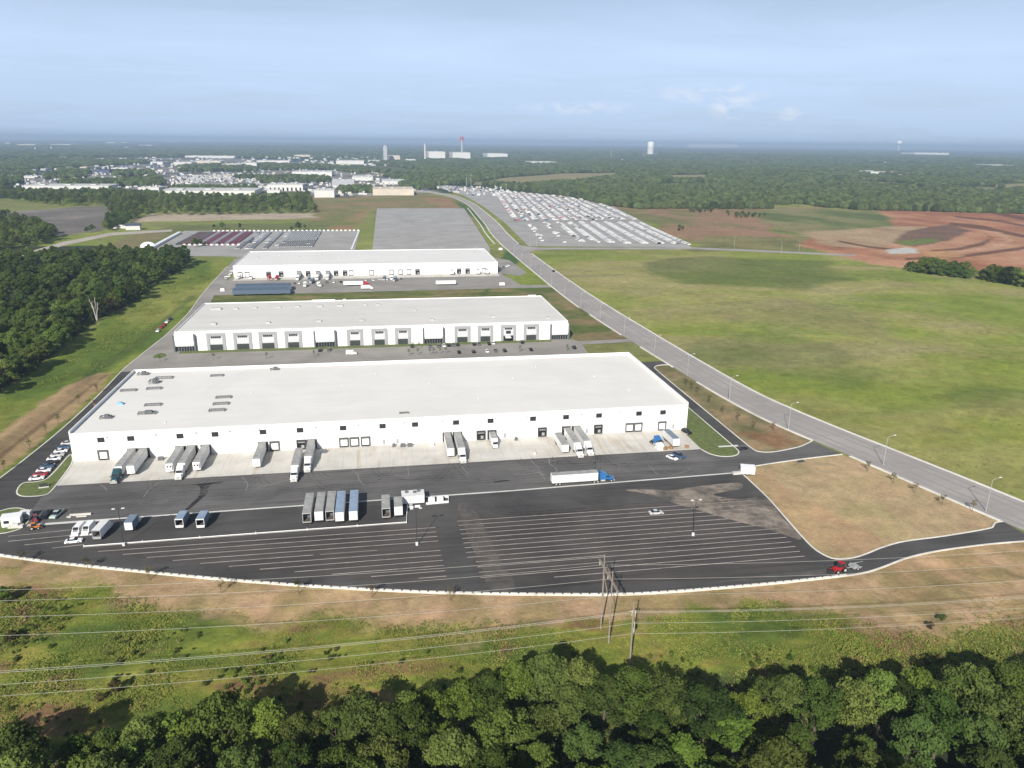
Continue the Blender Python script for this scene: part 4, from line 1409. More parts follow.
def make_car(paint, kind="sedan"):
    nm = {"sedan": "parked_car", "suv": "parked_suv", "pickup": "pickup_truck", "van": "cargo_van"}[kind]
    ct = {"sedan": "car", "suv": "car", "pickup": "pickup truck", "van": "van"}[kind]
    t = thing(nm, "car", ct, HID, 0, None, SC)
    P = {"sedan": ([(2.3, .3), (2.35, .75), (2.15, .95), (1.2, .98), (-1.1, .95), (-2.1, .78), (-2.35, .6), (-2.3, .3)], [(1.75, .94), (1.0, 1.42), (-.35, 1.44), (-1.15, .94)], .9),
         "suv": ([(2.4, .35), (2.45, .9), (2.3, 1.05), (-1.2, 1.05), (-2.2, .95), (-2.4, .75), (-2.35, .35)], [(2.28, 1.03), (2.0, 1.72), (-.35, 1.75), (-1.2, 1.03)], .95),
         "pickup": ([(2.8, .45), (2.85, 1.05), (.75, 1.05), (-1.3, 1.08), (-2.5, 1.0), (-2.75, .8), (-2.7, .45)], [(.8, 1.03), (.6, 1.78), (-.6, 1.8), (-1.45, 1.05)], .98),
         "van": ([(2.9, .35), (2.95, 2.3), (2.7, 2.5), (-1.2, 2.5), (-1.9, 1.9), (-2.3, 1.25), (-2.9, 1.0), (-3.0, .35)], None, 1.0)}[kind]
    b = MB()
    hw = P[2]
    b.prof_x(P[0], -hw, hw, None, .1, .8 if kind != "van" else 1.4)
    if kind == "pickup":
        b.box(-hw + .22, hw - .22, .95, 2.7, 1.052, 1.056, M["black"])
    b.build("body", M[paint], t)
    if P[1]:
        g = MB()
        g.prof_x(P[1], -hw + .12, hw - .12, None, .16, 1.2)
        gl_ = g.build("windows", M["glass"], t)
        r = MB()
        a, c_ = P[1][1], P[1][2]
        r.prof_x([(a[0] - .05, a[1] - .01), (a[0] - .08, a[1] + .05), (c_[0] + .08, c_[1] + .05), (c_[0] + .05, c_[1] - .01)], -hw + .26, hw - .26)
        r.build("roof", M[paint], t)
    else:
        g = MB()
        g.prof_x([(-1.24, 2.42), (-1.28, 2.47), (-1.96, 1.9), (-2.3, 1.32), (-2.25, 1.28), (-1.9, 1.85)], -.78, .78)
        g.build("windscreen", M["glass"], t)
        for sx in (-1, 1):
            MB().box(sx * .93 - .025, sx * .93 + .025, -1.7, -.6, 1.45, 2.0).build("side_window", M["glass"], t)
    fy = {"sedan": (-1.45, 1.4), "suv": (-1.5, 1.5), "pickup": (-1.75, 1.75), "van": (-2.0, 1.8)}[kind]
    for yy in fy:
        for sx in (-1, 1):
            wheel(t, sx * (hw - .1), yy, .36, .24)
    return t


# docked trailers along the front warehouse: rear at the wall, nose to the yard
DY = WY0 - .95
tw = make_trailer()
trf = make_trailer(reefer=True, sidem="offwhite")
sm_w = make_semi("white")
sm_t = make_semi("teal")
put(sm_t, (-99.0, DY), 0, "dark teal semi truck backed to the white warehouse docks near its west end")
put(tw, (-94.8, DY), 0, "white trailer without tractor docked right beside the dark teal semi truck", "trailers docked at the front warehouse")
put(trf, (-81.2, DY), 0, "white trailer with cooling unit docked left of a white semi, west of the drain trail", "trailers docked at the front warehouse")
put(sm_w, (-76.9, DY), 0, "white semi truck docked between two trailers, above the dark wet trail on asphalt", "semi trucks at the front warehouse")
put(trf, (-71.6, DY), 0, "white trailer with cooling unit docked right of the semi above the wet trail", "trailers docked at the front warehouse")
put(tw, (-50.0, DY), 0, "lone white trailer docked with an empty dock door on its right", "trailers docked at the front warehouse")
put(sm_w, (-35.0, DY - 8.0), 0, "white semi truck pulled a few metres out from its open dock door", "semi trucks at the front warehouse")
put(sm_w, (-30.9, DY), 0, "white semi truck docked just right of the one pulled out from the wall", "semi trucks at the front warehouse")
put(tw, (24.0, DY), 0, "white trailer without tractor docked left of a semi near mid wall", "trailers docked at the front warehouse")
put(sm_w, (28.3, DY), 0, "white semi truck docked near mid wall with a trailer on its left", "semi trucks at the front warehouse")
twA = make_trailer(L_=13.4)
put(twA, (69.8, DY - 6.0), 0, "white trailer left of two semis at the east docks", "trailers docked at the front warehouse")
put(sm_w, (75.1, DY - 1.2), 0, "white semi truck in the middle of the east dock cluster", "semi trucks at the front warehouse")
put(sm_w, (79.6, DY + .02), 0, "white semi truck at the right of the east dock cluster", "semi trucks at the front warehouse")
bx = make_boxtruck("white", "roofgrey")
put(bx, (42.9, DY), 0, "short white box truck backed to a dock beside a dark open door")
sl = make_trailer(L_=10.8, roofm="slate", sidem="white")
put(sl, (116.4, 287.4), 0.03, "short white trailer with a dark roof standing on the apron near the east corner")
put(make_bobtail("blue"), (109.8, 281.5), 0.25, "bright blue truck tractor without trailer parked on the apron")
# trailers in the yard, rears to the camera
y180 = math.pi
to_ = make_trailer(rear="open", sidem="silver", nosem="silver", L_=14.6)
twB = make_trailer(L_=14.4)
put(to_, (-27.4, 231.0), y180, "grey trailer with open rear, leftmost of the five in the yard", "trailers parked in the yard")
put(twB, (-23.6, 231.4), y180, "white trailer with grey roof and shut doors, second of the five in the yard", "trailers parked in the yard")
put(to_, (-20.1, 231.4), y180, "grey trailer with open rear between a white and a blue roofed trailer", "trailers parked in the yard")
tb = make_trailer(roofm="roofblue", L_=15.6)
put(tb, (-16.9, 229.9), y180, "white trailer with blue roof standing beside the open grey trailer", "trailers parked in the yard")
put(tb, (-12.5, 230.0), y180, "white trailer with blue roof, rightmost of the five in the yard", "trailers parked in the yard")
to2 = make_trailer(rear="open", sidem="silver", nosem="silver", L_=9.8)
put(to2, (-1.9, 230.8), y180, "short grey open trailer by the rail, left of the white site office")
tw2 = make_trailer(L_=7.4)
put(tw2, (2.2, 231.2), y180, "short white trailer beside the white site office")
# the semi crossing the yard
sl2 = make_semi("blue", L_=16.6)
put(sl2, (58.2, 249.4), math.pi / 2 + .012, "white trailer pulled by a bright blue tractor along the gutter line")
# box trucks at the west end
bw1 = make_boxtruck("white", "offwhite", "open", 6.6)
x, y = at(97.5, 541)
put(bw1, (x, y), y180 - .1, "white box truck with open rear parked by the two white vans")
bw2 = make_boxtruck("white", "slate", "shut", 5.2, "slate")
x, y = at(129.5, 533)
put(bw2, (x, y), y180 - .06, "slate box truck with a white rear door, standing under the yard lamp")
bw3 = make_boxtruck("slate", "roofblue", "open", 5.6, None, "offwhite")
for px, py, lb in ((180, 529.5, "slate open box truck, left one of a matching pair on the dark asphalt"), (201, 529.5, "slate open box truck, right one of a matching pair on the dark asphalt")):
    x, y = at(px, py)
    put(bw3, (x, y), y180 - .05, lb, "pair of slate box trucks")
van = make_car("carwhite", "van")
for px, py, lb in ((79, 532.5, "white van beside the open white box truck, left one of two"), (89, 531.5, "white van squeezed against the open white box truck")):
    x, y = at(px, py)
    put(van, (x, y), y180 + math.pi - .06, lb, "white vans at the west end of the yard")
sed = {}
for p_ in ("carwhite", "red", "carblack", "carsilver", "cargrey", "carblue"):
    sed[p_] = make_car(p_, "sedan")
suv = {p_: make_car(p_, "suv") for p_ in ("carblack", "carwhite", "cargrey")}
pick = {p_: make_car(p_, "pickup") for p_ in ("carblack", "palegreen", "carblue")}
x, y = at(74, 542.5)
put(sed["carwhite"], (x, y), math.pi / 2 + .1, "white car lying across the stall lines near the white vans")
x, y = at(57, 516)
put(pick["palegreen"], (x, y), -.15, "pale green pickup truck parked right of a black one, by the guard hut")
x, y = at(46.5, 516.5)
put(pick["carblack"], (x, y), -.1, "black pickup truck parked left of the pale green one")
x, y = at(656, 514)
put(sed["carsilver"], (x, y), math.pi / 2, "lone silver car crossing the empty stalls")
x, y = at(672, 459)
put(sed["carwhite"], (x, y), .5, "white car on the asphalt in front of the blue tractor")
x, y = at(678.5, 457)
put(pick["carblue"], (x, y), .5, "dusty blue pickup beside the white car near the east corner")
x, y = at(686.5, 433)
put(suv["carblack"], (x, y), .35, "black car parked against the east corner of the front warehouse")
west = [(c_, 37 + 31 * i / 9, 479.5 - 35 * i / 9, lb) for i, (c_, lb) in enumerate([
    ("carwhite", "white car at the near end of the row beside the west wall"), ("red", "red car, second in the row beside the west wall"), ("carwhite", "white car right after the red one in the west row"),
    ("carblue", "dark blue car in the west row, fourth from the near end"), ("carblack", "black car in the west row, fifth from the near end"), ("carwhite", "white car in the middle of the west row"),
    ("carsilver", "silver car in the west row, fourth from the far end"), ("carwhite", "white car in the west row, third from the far end"), ("carblue", "blue car in the west row, second from the far end"), ("carsilver", "silver car at the far end of the west row")])]
for p_, px, py, lb in west:
    x, y = at(px, py)
    put(sed[p_], (x, y), math.pi / 2 + .15, lb, "cars parked beside the west wall")
for i, (p_, px, py) in enumerate([("carwhite", 158, 331.5), ("red", 161.5, 328), ("red", 164, 325.5), ("carwhite", 167, 322.5), ("carblack", 170.5, 319.5)]):
    x, y = at(px, py)
    put(sed[p_], (x, y), .05, f"{dict(carwhite='white', red='red', carblack='black')[p_]} car on the grass edge of the west lane, {ordw(i)} from the near end", "cars on the west lane verge")
# cars before the second warehouse
i = 0
for (px, py, p_, k_, lb) in [(351.5, 354.5, "carwhite", "van", "white van parked alone behind the front warehouse roof"), (320, 351, "carblack", "suv", "black car by the left entrance of the middle warehouse"), (329, 350.5, "cargrey", "suv", "grey car by the left entrance of the middle warehouse"),
                             (412, 347, "carblack", "sedan", "black car outside the dark entrance east of mid warehouse"), (430, 347, "cargrey", "sedan", "grey car outside the central entrance"), (438.5, 346.7, "cargrey", "suv", "grey suv outside the central entrance"),
                             (444, 346.5, "carwhite", "sedan", "white car just right of the central entrance"), (448.5, 346, "carblack", "suv", "black suv next to the white car by the central entrance"), (453, 345.7, "cargrey", "sedan", "grey car two places right of the white one"),
                             (457.5, 345.5, "carblack", "sedan", "black car at the end of the run right of the central entrance"), (474, 345, "carblack", "suv", "black suv in front of the bay right of centre"), (479, 344.8, "cargrey", "sedan", "grey car beside the black suv right of centre"),
                             (489, 344.5, "carblack", "sedan", "black car left of the canopy entrance"), (493, 344, "carwhite", "suv", "white suv under the canopy entrance"), (522, 343, "carblack", "suv", "black suv near the east bays"),
                             (459, 353, "carblack", "sedan", "black car on the near side of the middle car park"), (473.5, 352.5, "carblack", "suv", "black suv on the near side of the middle car park"), (487, 352, "carwhite", "sedan", "white car on the near side of the middle car park"),
                             (495.5, 351.5, "cargrey", "sedan", "grey car on the near side of the middle car park"), (504.5, 351.5, "carblack", "suv", "black suv right of a grey car on the near side"), (531, 350.5, "carblack", "sedan", "black car near the east end of the middle car park"), (574, 348.5, "carblack", "suv", "black suv at the far east end of the middle car park")]:
    x, y = at(px, py)
    if k_ == "van":
        put(van, (x, y), 1.5, lb)
    elif k_ == "suv":
        put(suv[p_], (x, y), math.pi, lb, "cars before the middle warehouse")
    else:
        put(sed[p_], (x, y), 0, lb, "cars before the middle warehouse")
x, y = at(554, 275)
put(suv["carblack"], (553 * 0 + at(553.5, 271.8)[0], at(553.5, 271.8)[1]), math.pi + .05, "dark car driving up the main road beside the green field")
# trucks in the yard of the third warehouse
for i, (px, lb) in enumerate([(299.5, "white semi docked at the farthest warehouse, left one of three close together"), (318.5, "white semi docked at the farthest warehouse, middle one of three close together"), (328.5, "white semi docked at the farthest warehouse, right one of three close together")]):
    put(sm_w, (at_y(px, 272, UY0)[0], UY0 - .7), 0, lb, "semi trucks at the farthest warehouse")
for i, (px, lb) in enumerate([(451.5, "white trailer docked left of two dark doors at the farthest warehouse"), (477.5, "white trailer docked right of two dark doors at the farthest warehouse"), (486, "white trailer nearest the east corner of the farthest warehouse")]):
    put(tw2, (at_y(px, 272, UY0)[0], UY0 - .7), 0, lb, "trailers docked at the farthest warehouse")
x, y = at(343.8, 286)
ss2 = make_semi("red", L_=15.6)
put(ss2, (x, y), math.pi / 2, "white trailer with red tractor parked along the grass strip")
x, y = at(361.2, 289.5)
put(bx, (x, y), math.pi / 2, "white box truck parked just below the red tractor")
x, y = at(436, 285.3)
put(tw, (x, y), math.pi / 2, "lone white trailer parked along the apron of the farthest warehouse")
rb = make_bobtail("red")
wb = make_bobtail("white")
tlb = {"r": rb, "w": wb, "b": None}
bb = make_bobtail("slate")
for i, (px, py, q, lb) in enumerate([(240, 279, wb, "white tractor nearest the west corner of the farthest warehouse"), (251, 279.5, wb, "white tractor two places from the west corner of the farthest warehouse"), (269, 280, rb, "red tractor on the west apron of the farthest warehouse"), (277.5, 280, rb, "dull red tractor right of the brighter red one"),
                                     (309, 281.5, bb, "slate tractor between the docked white semis"), (313, 283, bb, "slate tractor just below another slate one"), (305, 287, wb, "white tractor on the near side of the truck court, left of two"), (318, 287, wb, "white tractor on the near side of the truck court, right of two"),
                                     (385, 280.5, bb, "slate tractor left of a pale one near mid court"), (391, 280.5, wb, "white tractor between two slate ones near mid court"), (396, 281.5, bb, "slate tractor right of a pale one near mid court")]):
    x, y = at(px, py)
    put(q, (x, y + 3), .2 * ((i * 37) % 5 - 2), lb, "truck tractors at the farthest warehouse")
random.seed(77)
cx_ = 0
for (pxa, pya, pxb, pyb, n_, gp, desc) in ((226, 279, 236, 268, 7, "cars at the west end of the farthest warehouse", "at the west end of the farthest warehouse, {} from the near end"), (293, 284, 340, 282.5, 8, "cars along the near side of the truck court", "along the near side of the truck court, {} from the left"),
                                            (366, 281, 400, 279.5, 6, "cars amid the truck court", "amid the truck court before the farthest warehouse, {} from the left"), (499, 270, 508, 266, 5, "cars by the east corner of the farthest warehouse", "by the east corner of the farthest warehouse, {} from the near end")):
    for q in range(n_):
        t_ = (q + random.uniform(-.2, .2)) / max(1, n_ - 1)
        x, y = at(pxa + (pxb - pxa) * t_, pya + (pyb - pya) * t_)
        p_ = random.choice(["carwhite", "carblack", "carsilver", "cargrey", "carwhite"])
        put(sed[p_], (x, y), random.choice([0, 1.57, .2]), f"{dict(carwhite='white', carblack='black', carsilver='silver', cargrey='grey')[p_]} car " + desc.format(ordw(q)), gp)
nt_ = make_trailer(roofm="navy", sidem="navy", nosem="navy", L_=13.0)
xs0, xs1 = at(236, 291)[0], at(288, 291)[0]
for i in range(17):
    put(nt_, (xs0 + (xs1 - xs0) * i / 16, 662.0 + 0.3 * (i % 3)), 0.12, f"navy covered trailer in the back row by the lane, {ordw(i)} from the west end", "back row of navy trailers")
    put(nt_, (xs0 + 1 + (xs1 - xs0) * i / 16, 643.5 + 0.3 * (i % 4)), 0.12, f"navy covered trailer in the front row by the lane, {ordw(i)} from the west end", "front row of navy trailers")

# ------------------------------------------------------------------ lamps, rails, site office, small things in the yard
def make_lotlight():
    t = thing("yard_lamp", "yard lamp", "lamp post", HID)
    MB().tube((0, 0, 0), (0, 0, .95), .42, .42, 12).build("concrete_base", M["white"], t)
    MB().tube((0, 0, .95), (0, 0, 12.6), .13, .08, 8).build("pole", M["darkmetal"], t)
    MB().box(-1.15, 1.15, -.05, .05, 12.5, 12.6).build("arm", M["darkmetal"], t)
    for sx in (-1, 1):
        MB().box(sx * 1.35 - .45, sx * 1.35 + .45, -.28, .28, 12.5, 12.68).build("lamp_head", M["offwhite"], t)
    return t


def make_street():
    t = thing("street_lamp", "street lamp", "lamp post", HID)
    MB().tube((0, 0, 0), (0, 0, .5), .22, .2, 8).build("base", M["steel"], t)
    MB().tube((0, 0, .5), (0, 0, 11.6), .14, .09, 8).build("pole", M["steel"], t)
    a = MB()
    a.tube((0, 0, 11.55), (1.2, 0, 12.15), .07, .06, 6)
    a.tube((1.2, 0, 12.15), (2.7, 0, 12.35), .06, .05, 6)
    a.build("arm", M["steel"], t)
    MB().box(2.5, 3.5, -.17, .17, 12.3, 12.48).build("lamp_head", M["offwhite"], t)
    return t


ll = make_lotlight()
for px, py, lb in ((417, 545, "dark twin lamp on a white base in the middle of the stalls"), (693, 535.5, "dark twin lamp on a white base among the east stalls"), (124, 545.5, "dark twin lamp on a white base by the west box trucks")):
    x, y = at(px, py)
    put(ll, (x, y), 0.05, lb, "yard lamps")
sl_ = make_street()
for i, (x, y) in enumerate([(202.6, 206.9), (191.9, 248.2), (174.4, 290.2), (165.9, 331.8), (160.8, 373.1), (157.3, 415.3), (153.9, 463.6), (150.3, 508), (147.8, 552), (146.2, 598), (145.4, 644), (145.0, 690), (144.9, 738), (144.8, 786), (144.8, 834)]):
    put(sl_, (x, y), 0.05, f"grey street lamp on the kerb of the main road, {ordw(i)} counting from the near end", "street lamps along the main road")
for i, (px, py) in enumerate([(530, 247), (536.5, 246.5), (582, 244), (734, 247), (799, 251), (781, 252.5)]):
    x, y = at(px, py)
    put(sl_, (x, y), 1.6, f"grey lamp by the cross road beside the van lot, {ordw(i)} from the left", "street lamps along the cross road")

ra = thing("pipe_rail", "white pipe rail with short posts between the parked trailers and the stalls", "railing", (0, 0, 0))
path = [(-93.7, 226.6), (-43.0, 227.2), (4.6, 227.6), (5.4, 240.9)]
tmp = MB()
for a, b in zip(path[:-1], path[1:]):
    for z in (.38,):
        tmp.tube((*a, z), (*b, z), .12, None, 6)
tmp.build("rail", M["white"], ra)
strip(MB(), path, -.06, .06, 0.008, 0.10).build("base_strip", M["concreteblock"], ra)
for a, b in zip(path[:-1], path[1:]):
    L_ = math.hypot(b[0] - a[0], b[1] - a[1])
    n_ = max(2, int(L_ / 13))
    for i in range(n_):
        MB().tube((a[0] + (b[0] - a[0]) * i / n_, a[1] + (b[1] - a[1]) * i / n_, .01), (a[0] + (b[0] - a[0]) * i / n_, a[1] + (b[1] - a[1]) * i / n_, .85), .11, None, 6).build("post", M["white"], ra)
strip(MB(), [at(74, 536.8), at(93, 535.2)], -.22, .22, 0.0, .35)
tag(strip(MB(), [at(70, 536.6), at(92, 534.8)], -.25, .25, 0.012, .42).build("concrete_barrier", M["concreteblock"]), "low pale barrier lying between the white car and the white vans", "barrier")
x, y = at(81, 515.2)
bl_ = MB().box(-3.4, 3.2, -.3, .1, .03, .7).box(-3.9, -2.6, -1.4, -.9, .03, .5).box(-1, 2.2, -1.5, -1.1, .03, .35)
tag(bl_.build("building_material", M["concreteblock"], None, (x, y, 0)), "pale stacked slabs on the asphalt right of the green pickup", "slabs")

# site office
x0, y0 = at(402.5, 505.4)
x1, _ = at(424.5, 503.9)
so = thing("site_office", "white flat roofed site office trailer beside the rail", "site office", ((x0 + x1) / 2, y0, .03), .02)
w2 = (x1 - x0) / 2
MB().box(-w2, w2, 0, 4.6, .5, 3.2).build("wall", M["white"], so)
rf_ = MB()
rf_.box(-w2 - .15, w2 + .15, -.15, 4.75, 3.205, 3.32)
roof_ = rf_.build("roof", M["offwhite"], so)
for bx_, by_ in ((-2.2, 2.9), (0.6, 2.4), (2.0, 3.2)):
    MB().box(bx_ - .5, bx_ + .5, by_ - .4, by_ + .4, 3.322, 3.95).build("roof_unit", M["cargrey"], roof_)
for xx in (-2.6, 0.4, 2.5):
    MB().box(xx - .45, xx + .45, -.06, .02, 1.5, 2.4).build("window", M["palepanel"], so)
MB().box(-1.5, -.6, -.07, .02, .55, 2.6).build("door", M["palepanel"], so)
MB().box(-w2 + .2, w2 - .2, .3, 4.3, .06, .5).build("underframe", M["darkmetal"], so)
MB().box(-1.7, -.4, -1.3, -.1, .0, .5).build("step", M["steel"], so)
# fenced pen with tanks
pen = [at(426, 504.6), at(448.5, 502.6), at(448.5, 497.6), at(441, 497.2)]
pf = thing("pen_wall", "low pale wall round a small pen right of the site office", "low wall", (0, 0, 0))
strip(MB(), pen, -.18, .18, .0, .75).build("wall", M["offwhite"], pf)
for px, py, nm, lb in ((431.5, 501.7, "storage_tank", "white rectangular tank in the small pen, left one"), (440, 500.6, "storage_tank", "white rectangular tank in the small pen, right one")):
    x, y = at(px, py)
    o = MB().box(x - 1.1, x + 1.1, y - .8, y + .8, .05, 1.5).box(x - .3, x + .3, y - .3, y + .3, 1.502, 1.75).build(nm, M["white"])
    tag(o, lb, "tank")
x, y = at(414, 507.6)
o = MB().box(x - 2.2, x - .2, y - .35, y + .2, .03, .5).box(x + .3, x + 2.1, y - .1, y + .35, .03, .7).build("building_material", M["white"])
tag(o, "low white bundles on the asphalt in front of the site office", "bundles")

# gate hut and machines at the west gate
x, y = at(14.5, 524)
gh = thing("guard_hut", "white guard hut with a sloping flat roof on the western lawn island", "hut", (x, y, .09), .18)
MB().box(-3.1, 2.2, -1.8, 1.8, 0, 2.9).build("wall", M["white"], gh)
MB().box(-3.4, 2.5, -2.1, 2.1, 2.905, 3.1).build("roof", M["white"], gh)
MB().box(-2.4, -.9, -1.86, -1.78, 1.2, 2.2).build("window", M["glass"], gh)
MB().box(-.2, .8, -1.86, -1.78, .05, 2.2).build("door", M["palepanel"], gh)
MB().box(-2.2, .8, 1.9, 2.1, 3.102, 3.3).build("roof_vent", M["cargrey"], gh)
x, y = at(26, 518)
ac = thing("generator", "white boxy generator with pale panels beside the guard hut", "generator", (x, y, .09), .1)
MB().box(-1.6, 1.7, -1.3, 1.5, .2, 2.3).build("casing", M["offwhite"], ac)
MB().box(-1.3, 1.3, -1.36, -1.3, .5, 1.9).build("louvre", M["greypanel"], ac)
MB().tube((1.2, .8, 2.3), (1.2, .8, 3.0), .12, None, 8).build("exhaust", M["darkmetal"], ac)
x, y = at(17, 527.5)
o = MB().box(x - 2.4, x + 2.0, y - .7, y + .7, .1, .9).box(x - 1.4, x + .6, y - .5, y + .6, .902, 1.5).build("concrete_block_pile", M["concreteblock"])
tag(o, "pale blocks piled below the white guard hut", "block pile")


def make_loader(x, y, rz, paint, label, nm="loader", impl=True):
    t = thing(nm, label, "machine", (x, y, .03), rz, None, .72 if not impl else 1.0)
    b = MB()
    b.prof_x([(1.8, .7), (1.8, 1.7), (.3, 1.8), (-1.9, 1.5), (-2.0, .7)], -.7, .7, None, .08, 1.4)
    b.build("body", M[paint], t)
    c = MB()
    c.prof_x([(1.2, 1.72), (1.1, 2.9), (-.3, 2.95), (-.7, 1.75)], -.75, .75, None, .12, 2)
    cb = c.build("cab", M["glass"], t)
    MB().box(-.8, .8, -.45, 1.3, 2.96, 3.08).build("cab_roof", M[paint], cb)
    for yy, r in ((1.1, .85), (-1.4, .6)):
        for sx in (-1, 1):
            wheel(t, sx * 1.0, yy, r, .5)
    a = MB()
    for sx in (-1, 1):
        a.tube((sx * .85, .6, 1.5), (sx * .85, -2.4, .9), .1, None, 6)
        a.tube((sx * .85, -2.4, .9), (sx * .85, -3.0, .4), .1, None, 6)
    a.build("loader_arm", M[paint], t)
    bk = MB()
    bk.prof_x([(-2.95, .15), (-2.9, .95), (-3.05, .95), (-3.15, .3), (-3.8, .2), (-3.8, .1)], -1.1, 1.1)
    bk.build("bucket", M["darkmetal"], t)
    if impl:
        m_ = MB()
        m_.box(-.12, .12, 1.9, 4.2, .6, .75)
        m_.box(-1.2, 1.2, 4.2, 6.9, .6, .85)
        m_.box(-1.1, 1.1, 4.5, 5.2, .852, 1.5)
        m_.box(-1.25, -1.15, 4.2, 9.6, .95, 1.1)
        m_.box(1.15, 1.25, 4.2, 7.2, .95, 1.1)
        m_.build("trailed_implement", M["steel"], t)
        for sx in (-1, 1):
            wheel(t, sx * 1.15, 5.7, .5, .3)
    return t


x, y = at(35, 529)
make_loader(x, y, 1.9, "orange", "small orange loader beside the gutter at the western gate", "wheel_loader", False)
x, y = at(36, 521)
make_loader(x, y, .3, "maroon", "dark red loader left of the black pickup", "wheel_loader", False)
x, y = at(839, 571.5)
make_loader(x, y, -math.pi / 2 + .15, "red", "red tractor with a trailed implement on the kerb of the southern drive", "farm_tractor", True)
x, y = at(747, 474)
ct = thing("site_trailer", "white site trailer with a hitch at the corner of the bare lot", "trailer", (x, y, .03), 1.25, None, 1)
MB().box(-1.5, 1.5, -2.6, 2.6, .6, 3.3).build("cargo_box", M["white"], ct)
MB().box(-1.55, 1.55, -2.65, 2.65, 3.305, 3.4).build("roof", M["white"], ct)
MB().box(-1.0, 1.0, -2.66, -2.6, .8, 3.0).build("rear_door", M["darkmetal"], ct)
MB().box(-.1, .1, 2.6, 4.6, .5, .65).build("hitch", M["steel"], ct)
for sx in (-1, 1):
    wheel(ct, sx * 1.2, .2, .45, .3)
x, y = at(737, 474)
o = MB().box(-1.8, 1.8, -.7, .7, .03, .9).build("concrete_block_pile", M["concreteblock"], None, (x, y, 0))
tag(o, "pale blocks lying left of the white site trailer at the lot corner", "block pile")
x, y = at(660, 448.5)
o = MB().box(-1.6, 1.2, -1.4, 1.3, .03, 2.0).box(-1.2, .9, -1.0, 1.0, 2.003, 2.5).build("crate_stack", M["white"], None, (x, y, 0))
tag(o, "white stacked crates between the blue tractor and the dark roofed trailer", "crate stack")
for i, (px, py, n_) in enumerate([(655, 441, 3), (665, 449.5, 5), (671, 448.5, 4), (687, 447.8, 4)]):
    x, y = at(px, py)
    pm = MB()
    for q in range(n_):
        for w_ in range(3):
            pm.box(-.6, .6, -.55 + w_ * .45, -.25 + w_ * .45, .03 + q * .16, .03 + q * .16 + .1)
        pm.box(-.6, -.45, -.55, .65, .03 + q * .16 + .101, .03 + q * .16 + .15)
        pm.box(.45, .6, -.55, .65, .03 + q * .16 + .101, .03 + q * .16 + .15)
    o = pm.build("pallet_stack", M["pallet"], None, (x, y, 0))
    o.rotation_euler = (0, 0, .4 * i)
    o.scale = (1.5, 1.5, 1.5)
    tag(o, ["stack of brown pallets by the wall above the blue tractor", "stack of brown pallets left of the dark roofed trailer", "stack of brown pallets under the nose of the dark roofed trailer", "stack of brown pallets right of the dark roofed trailer"][i], "pallet stack", "pallet stacks on the east apron")
for i, (px, py, w_, lb) in enumerate([(393.8, 446.5, 1.3, "grey cabinet by the wall right of the three shut docks, leftmost"), (403, 446.5, 2.2, "grey cabinet by the wall right of the three shut docks, middle"), (410, 446.2, 2.2, "grey cabinet by the wall right of the three shut docks, rightmost"),
                                      (432, 446, 1.6, "white cabinet by the wall left of the mid docked pair"), (161, 459.8, 2.2, "low grey cabinet at the wall between the western dock groups"), (324, 452.5, 2.4, "grey cabinet at the wall right of the docked semis"), (516, 440, 1.2, "small grey cabinet by the wall right of the white box truck")]):
    x, y = at(px, py)
    o = MB().box(-w_ / 2, w_ / 2, -.7, .7, .01, .25).box(-w_ / 2 + .1, w_ / 2 - .1, -.55, .55, .252, 1.35).box(-w_ / 2 + .2, -.1, -.6, -.553, .35, 1.2).build("utility_cabinet", M["white"] if "white c" in lb else M["cargrey"], None, (x, min(y, WY0 - 1.4), 0))
    tag(o, lb, "cabinet")
x, y = at(533.8, 452.5)
tag(MB().box(-.5, .5, -2.2, 2.2, .01, .9).build("concrete_barrier", M["concreteblock"], None, (x, y, 0)), "short pale barrier on the apron left of the east dock cluster", "barrier")
x, y = at(44, 487.5)
sg = thing("sign_board", "low dark sign board with pale footing on the west lawn island", "sign", (x, y, .09), .2)
MB().box(-1.6, 1.6, -.5, .5, 0, .3).build("footing", M["concreteblock"], sg)
MB().box(-1.3, 1.3, -.12, .12, .3, 1.5).build("panel", M["darkmetal"], sg)
for i, (px, py, w_, lb) in enumerate([(190, 293.5, 3, "white sign slab at the lane west of the navy trailers"), (500.5, 249.8, 4, "white sign slab at the crossroads by the main road"), (502, 285, 4.5, "white sign slab beyond the truck court near the main road")]):
    x, y = at(px, py) if i else at(222.5, 291)
    o = MB().box(-w_ / 2, w_ / 2, -.4, .4, .0, 2.2).box(-w_ / 2 - .3, w_ / 2 + .3, -.6, .6, -.1, .3).build("sign_board", M["white"], None, (x, y, 0))
    tag(o, lb, "sign")
x, y = at(801, 461.5)
dr = thing("storm_drain", "dark storm drain hood on the kerb of the driveway to the bare lot", "drain", (x, y, .02), .1)
MB().box(-1.6, 1.6, -.8, .8, -.1, .12).build("slab", M["cargrey"], dr)
MB().box(-1.2, 1.2, -.5, .5, .122, .35).build("grate", M["darkmetal"], dr)
x, y = at(93, 404)
for i, (px, py) in enumerate([(92.5, 402.5), (95, 407)]):
    x, y = at(px, py)
    tag(MB().tube((x, y, 0), (x, y, 1.1), .2, .12, 8).box(x - .5, x + .5, y - .3, y + .3, 1.0, 1.25).build("traffic_barrel", M["pallet"]), ["tan traffic post on the west drive, upper one", "tan traffic post on the west drive, lower one"][i], "traffic post")

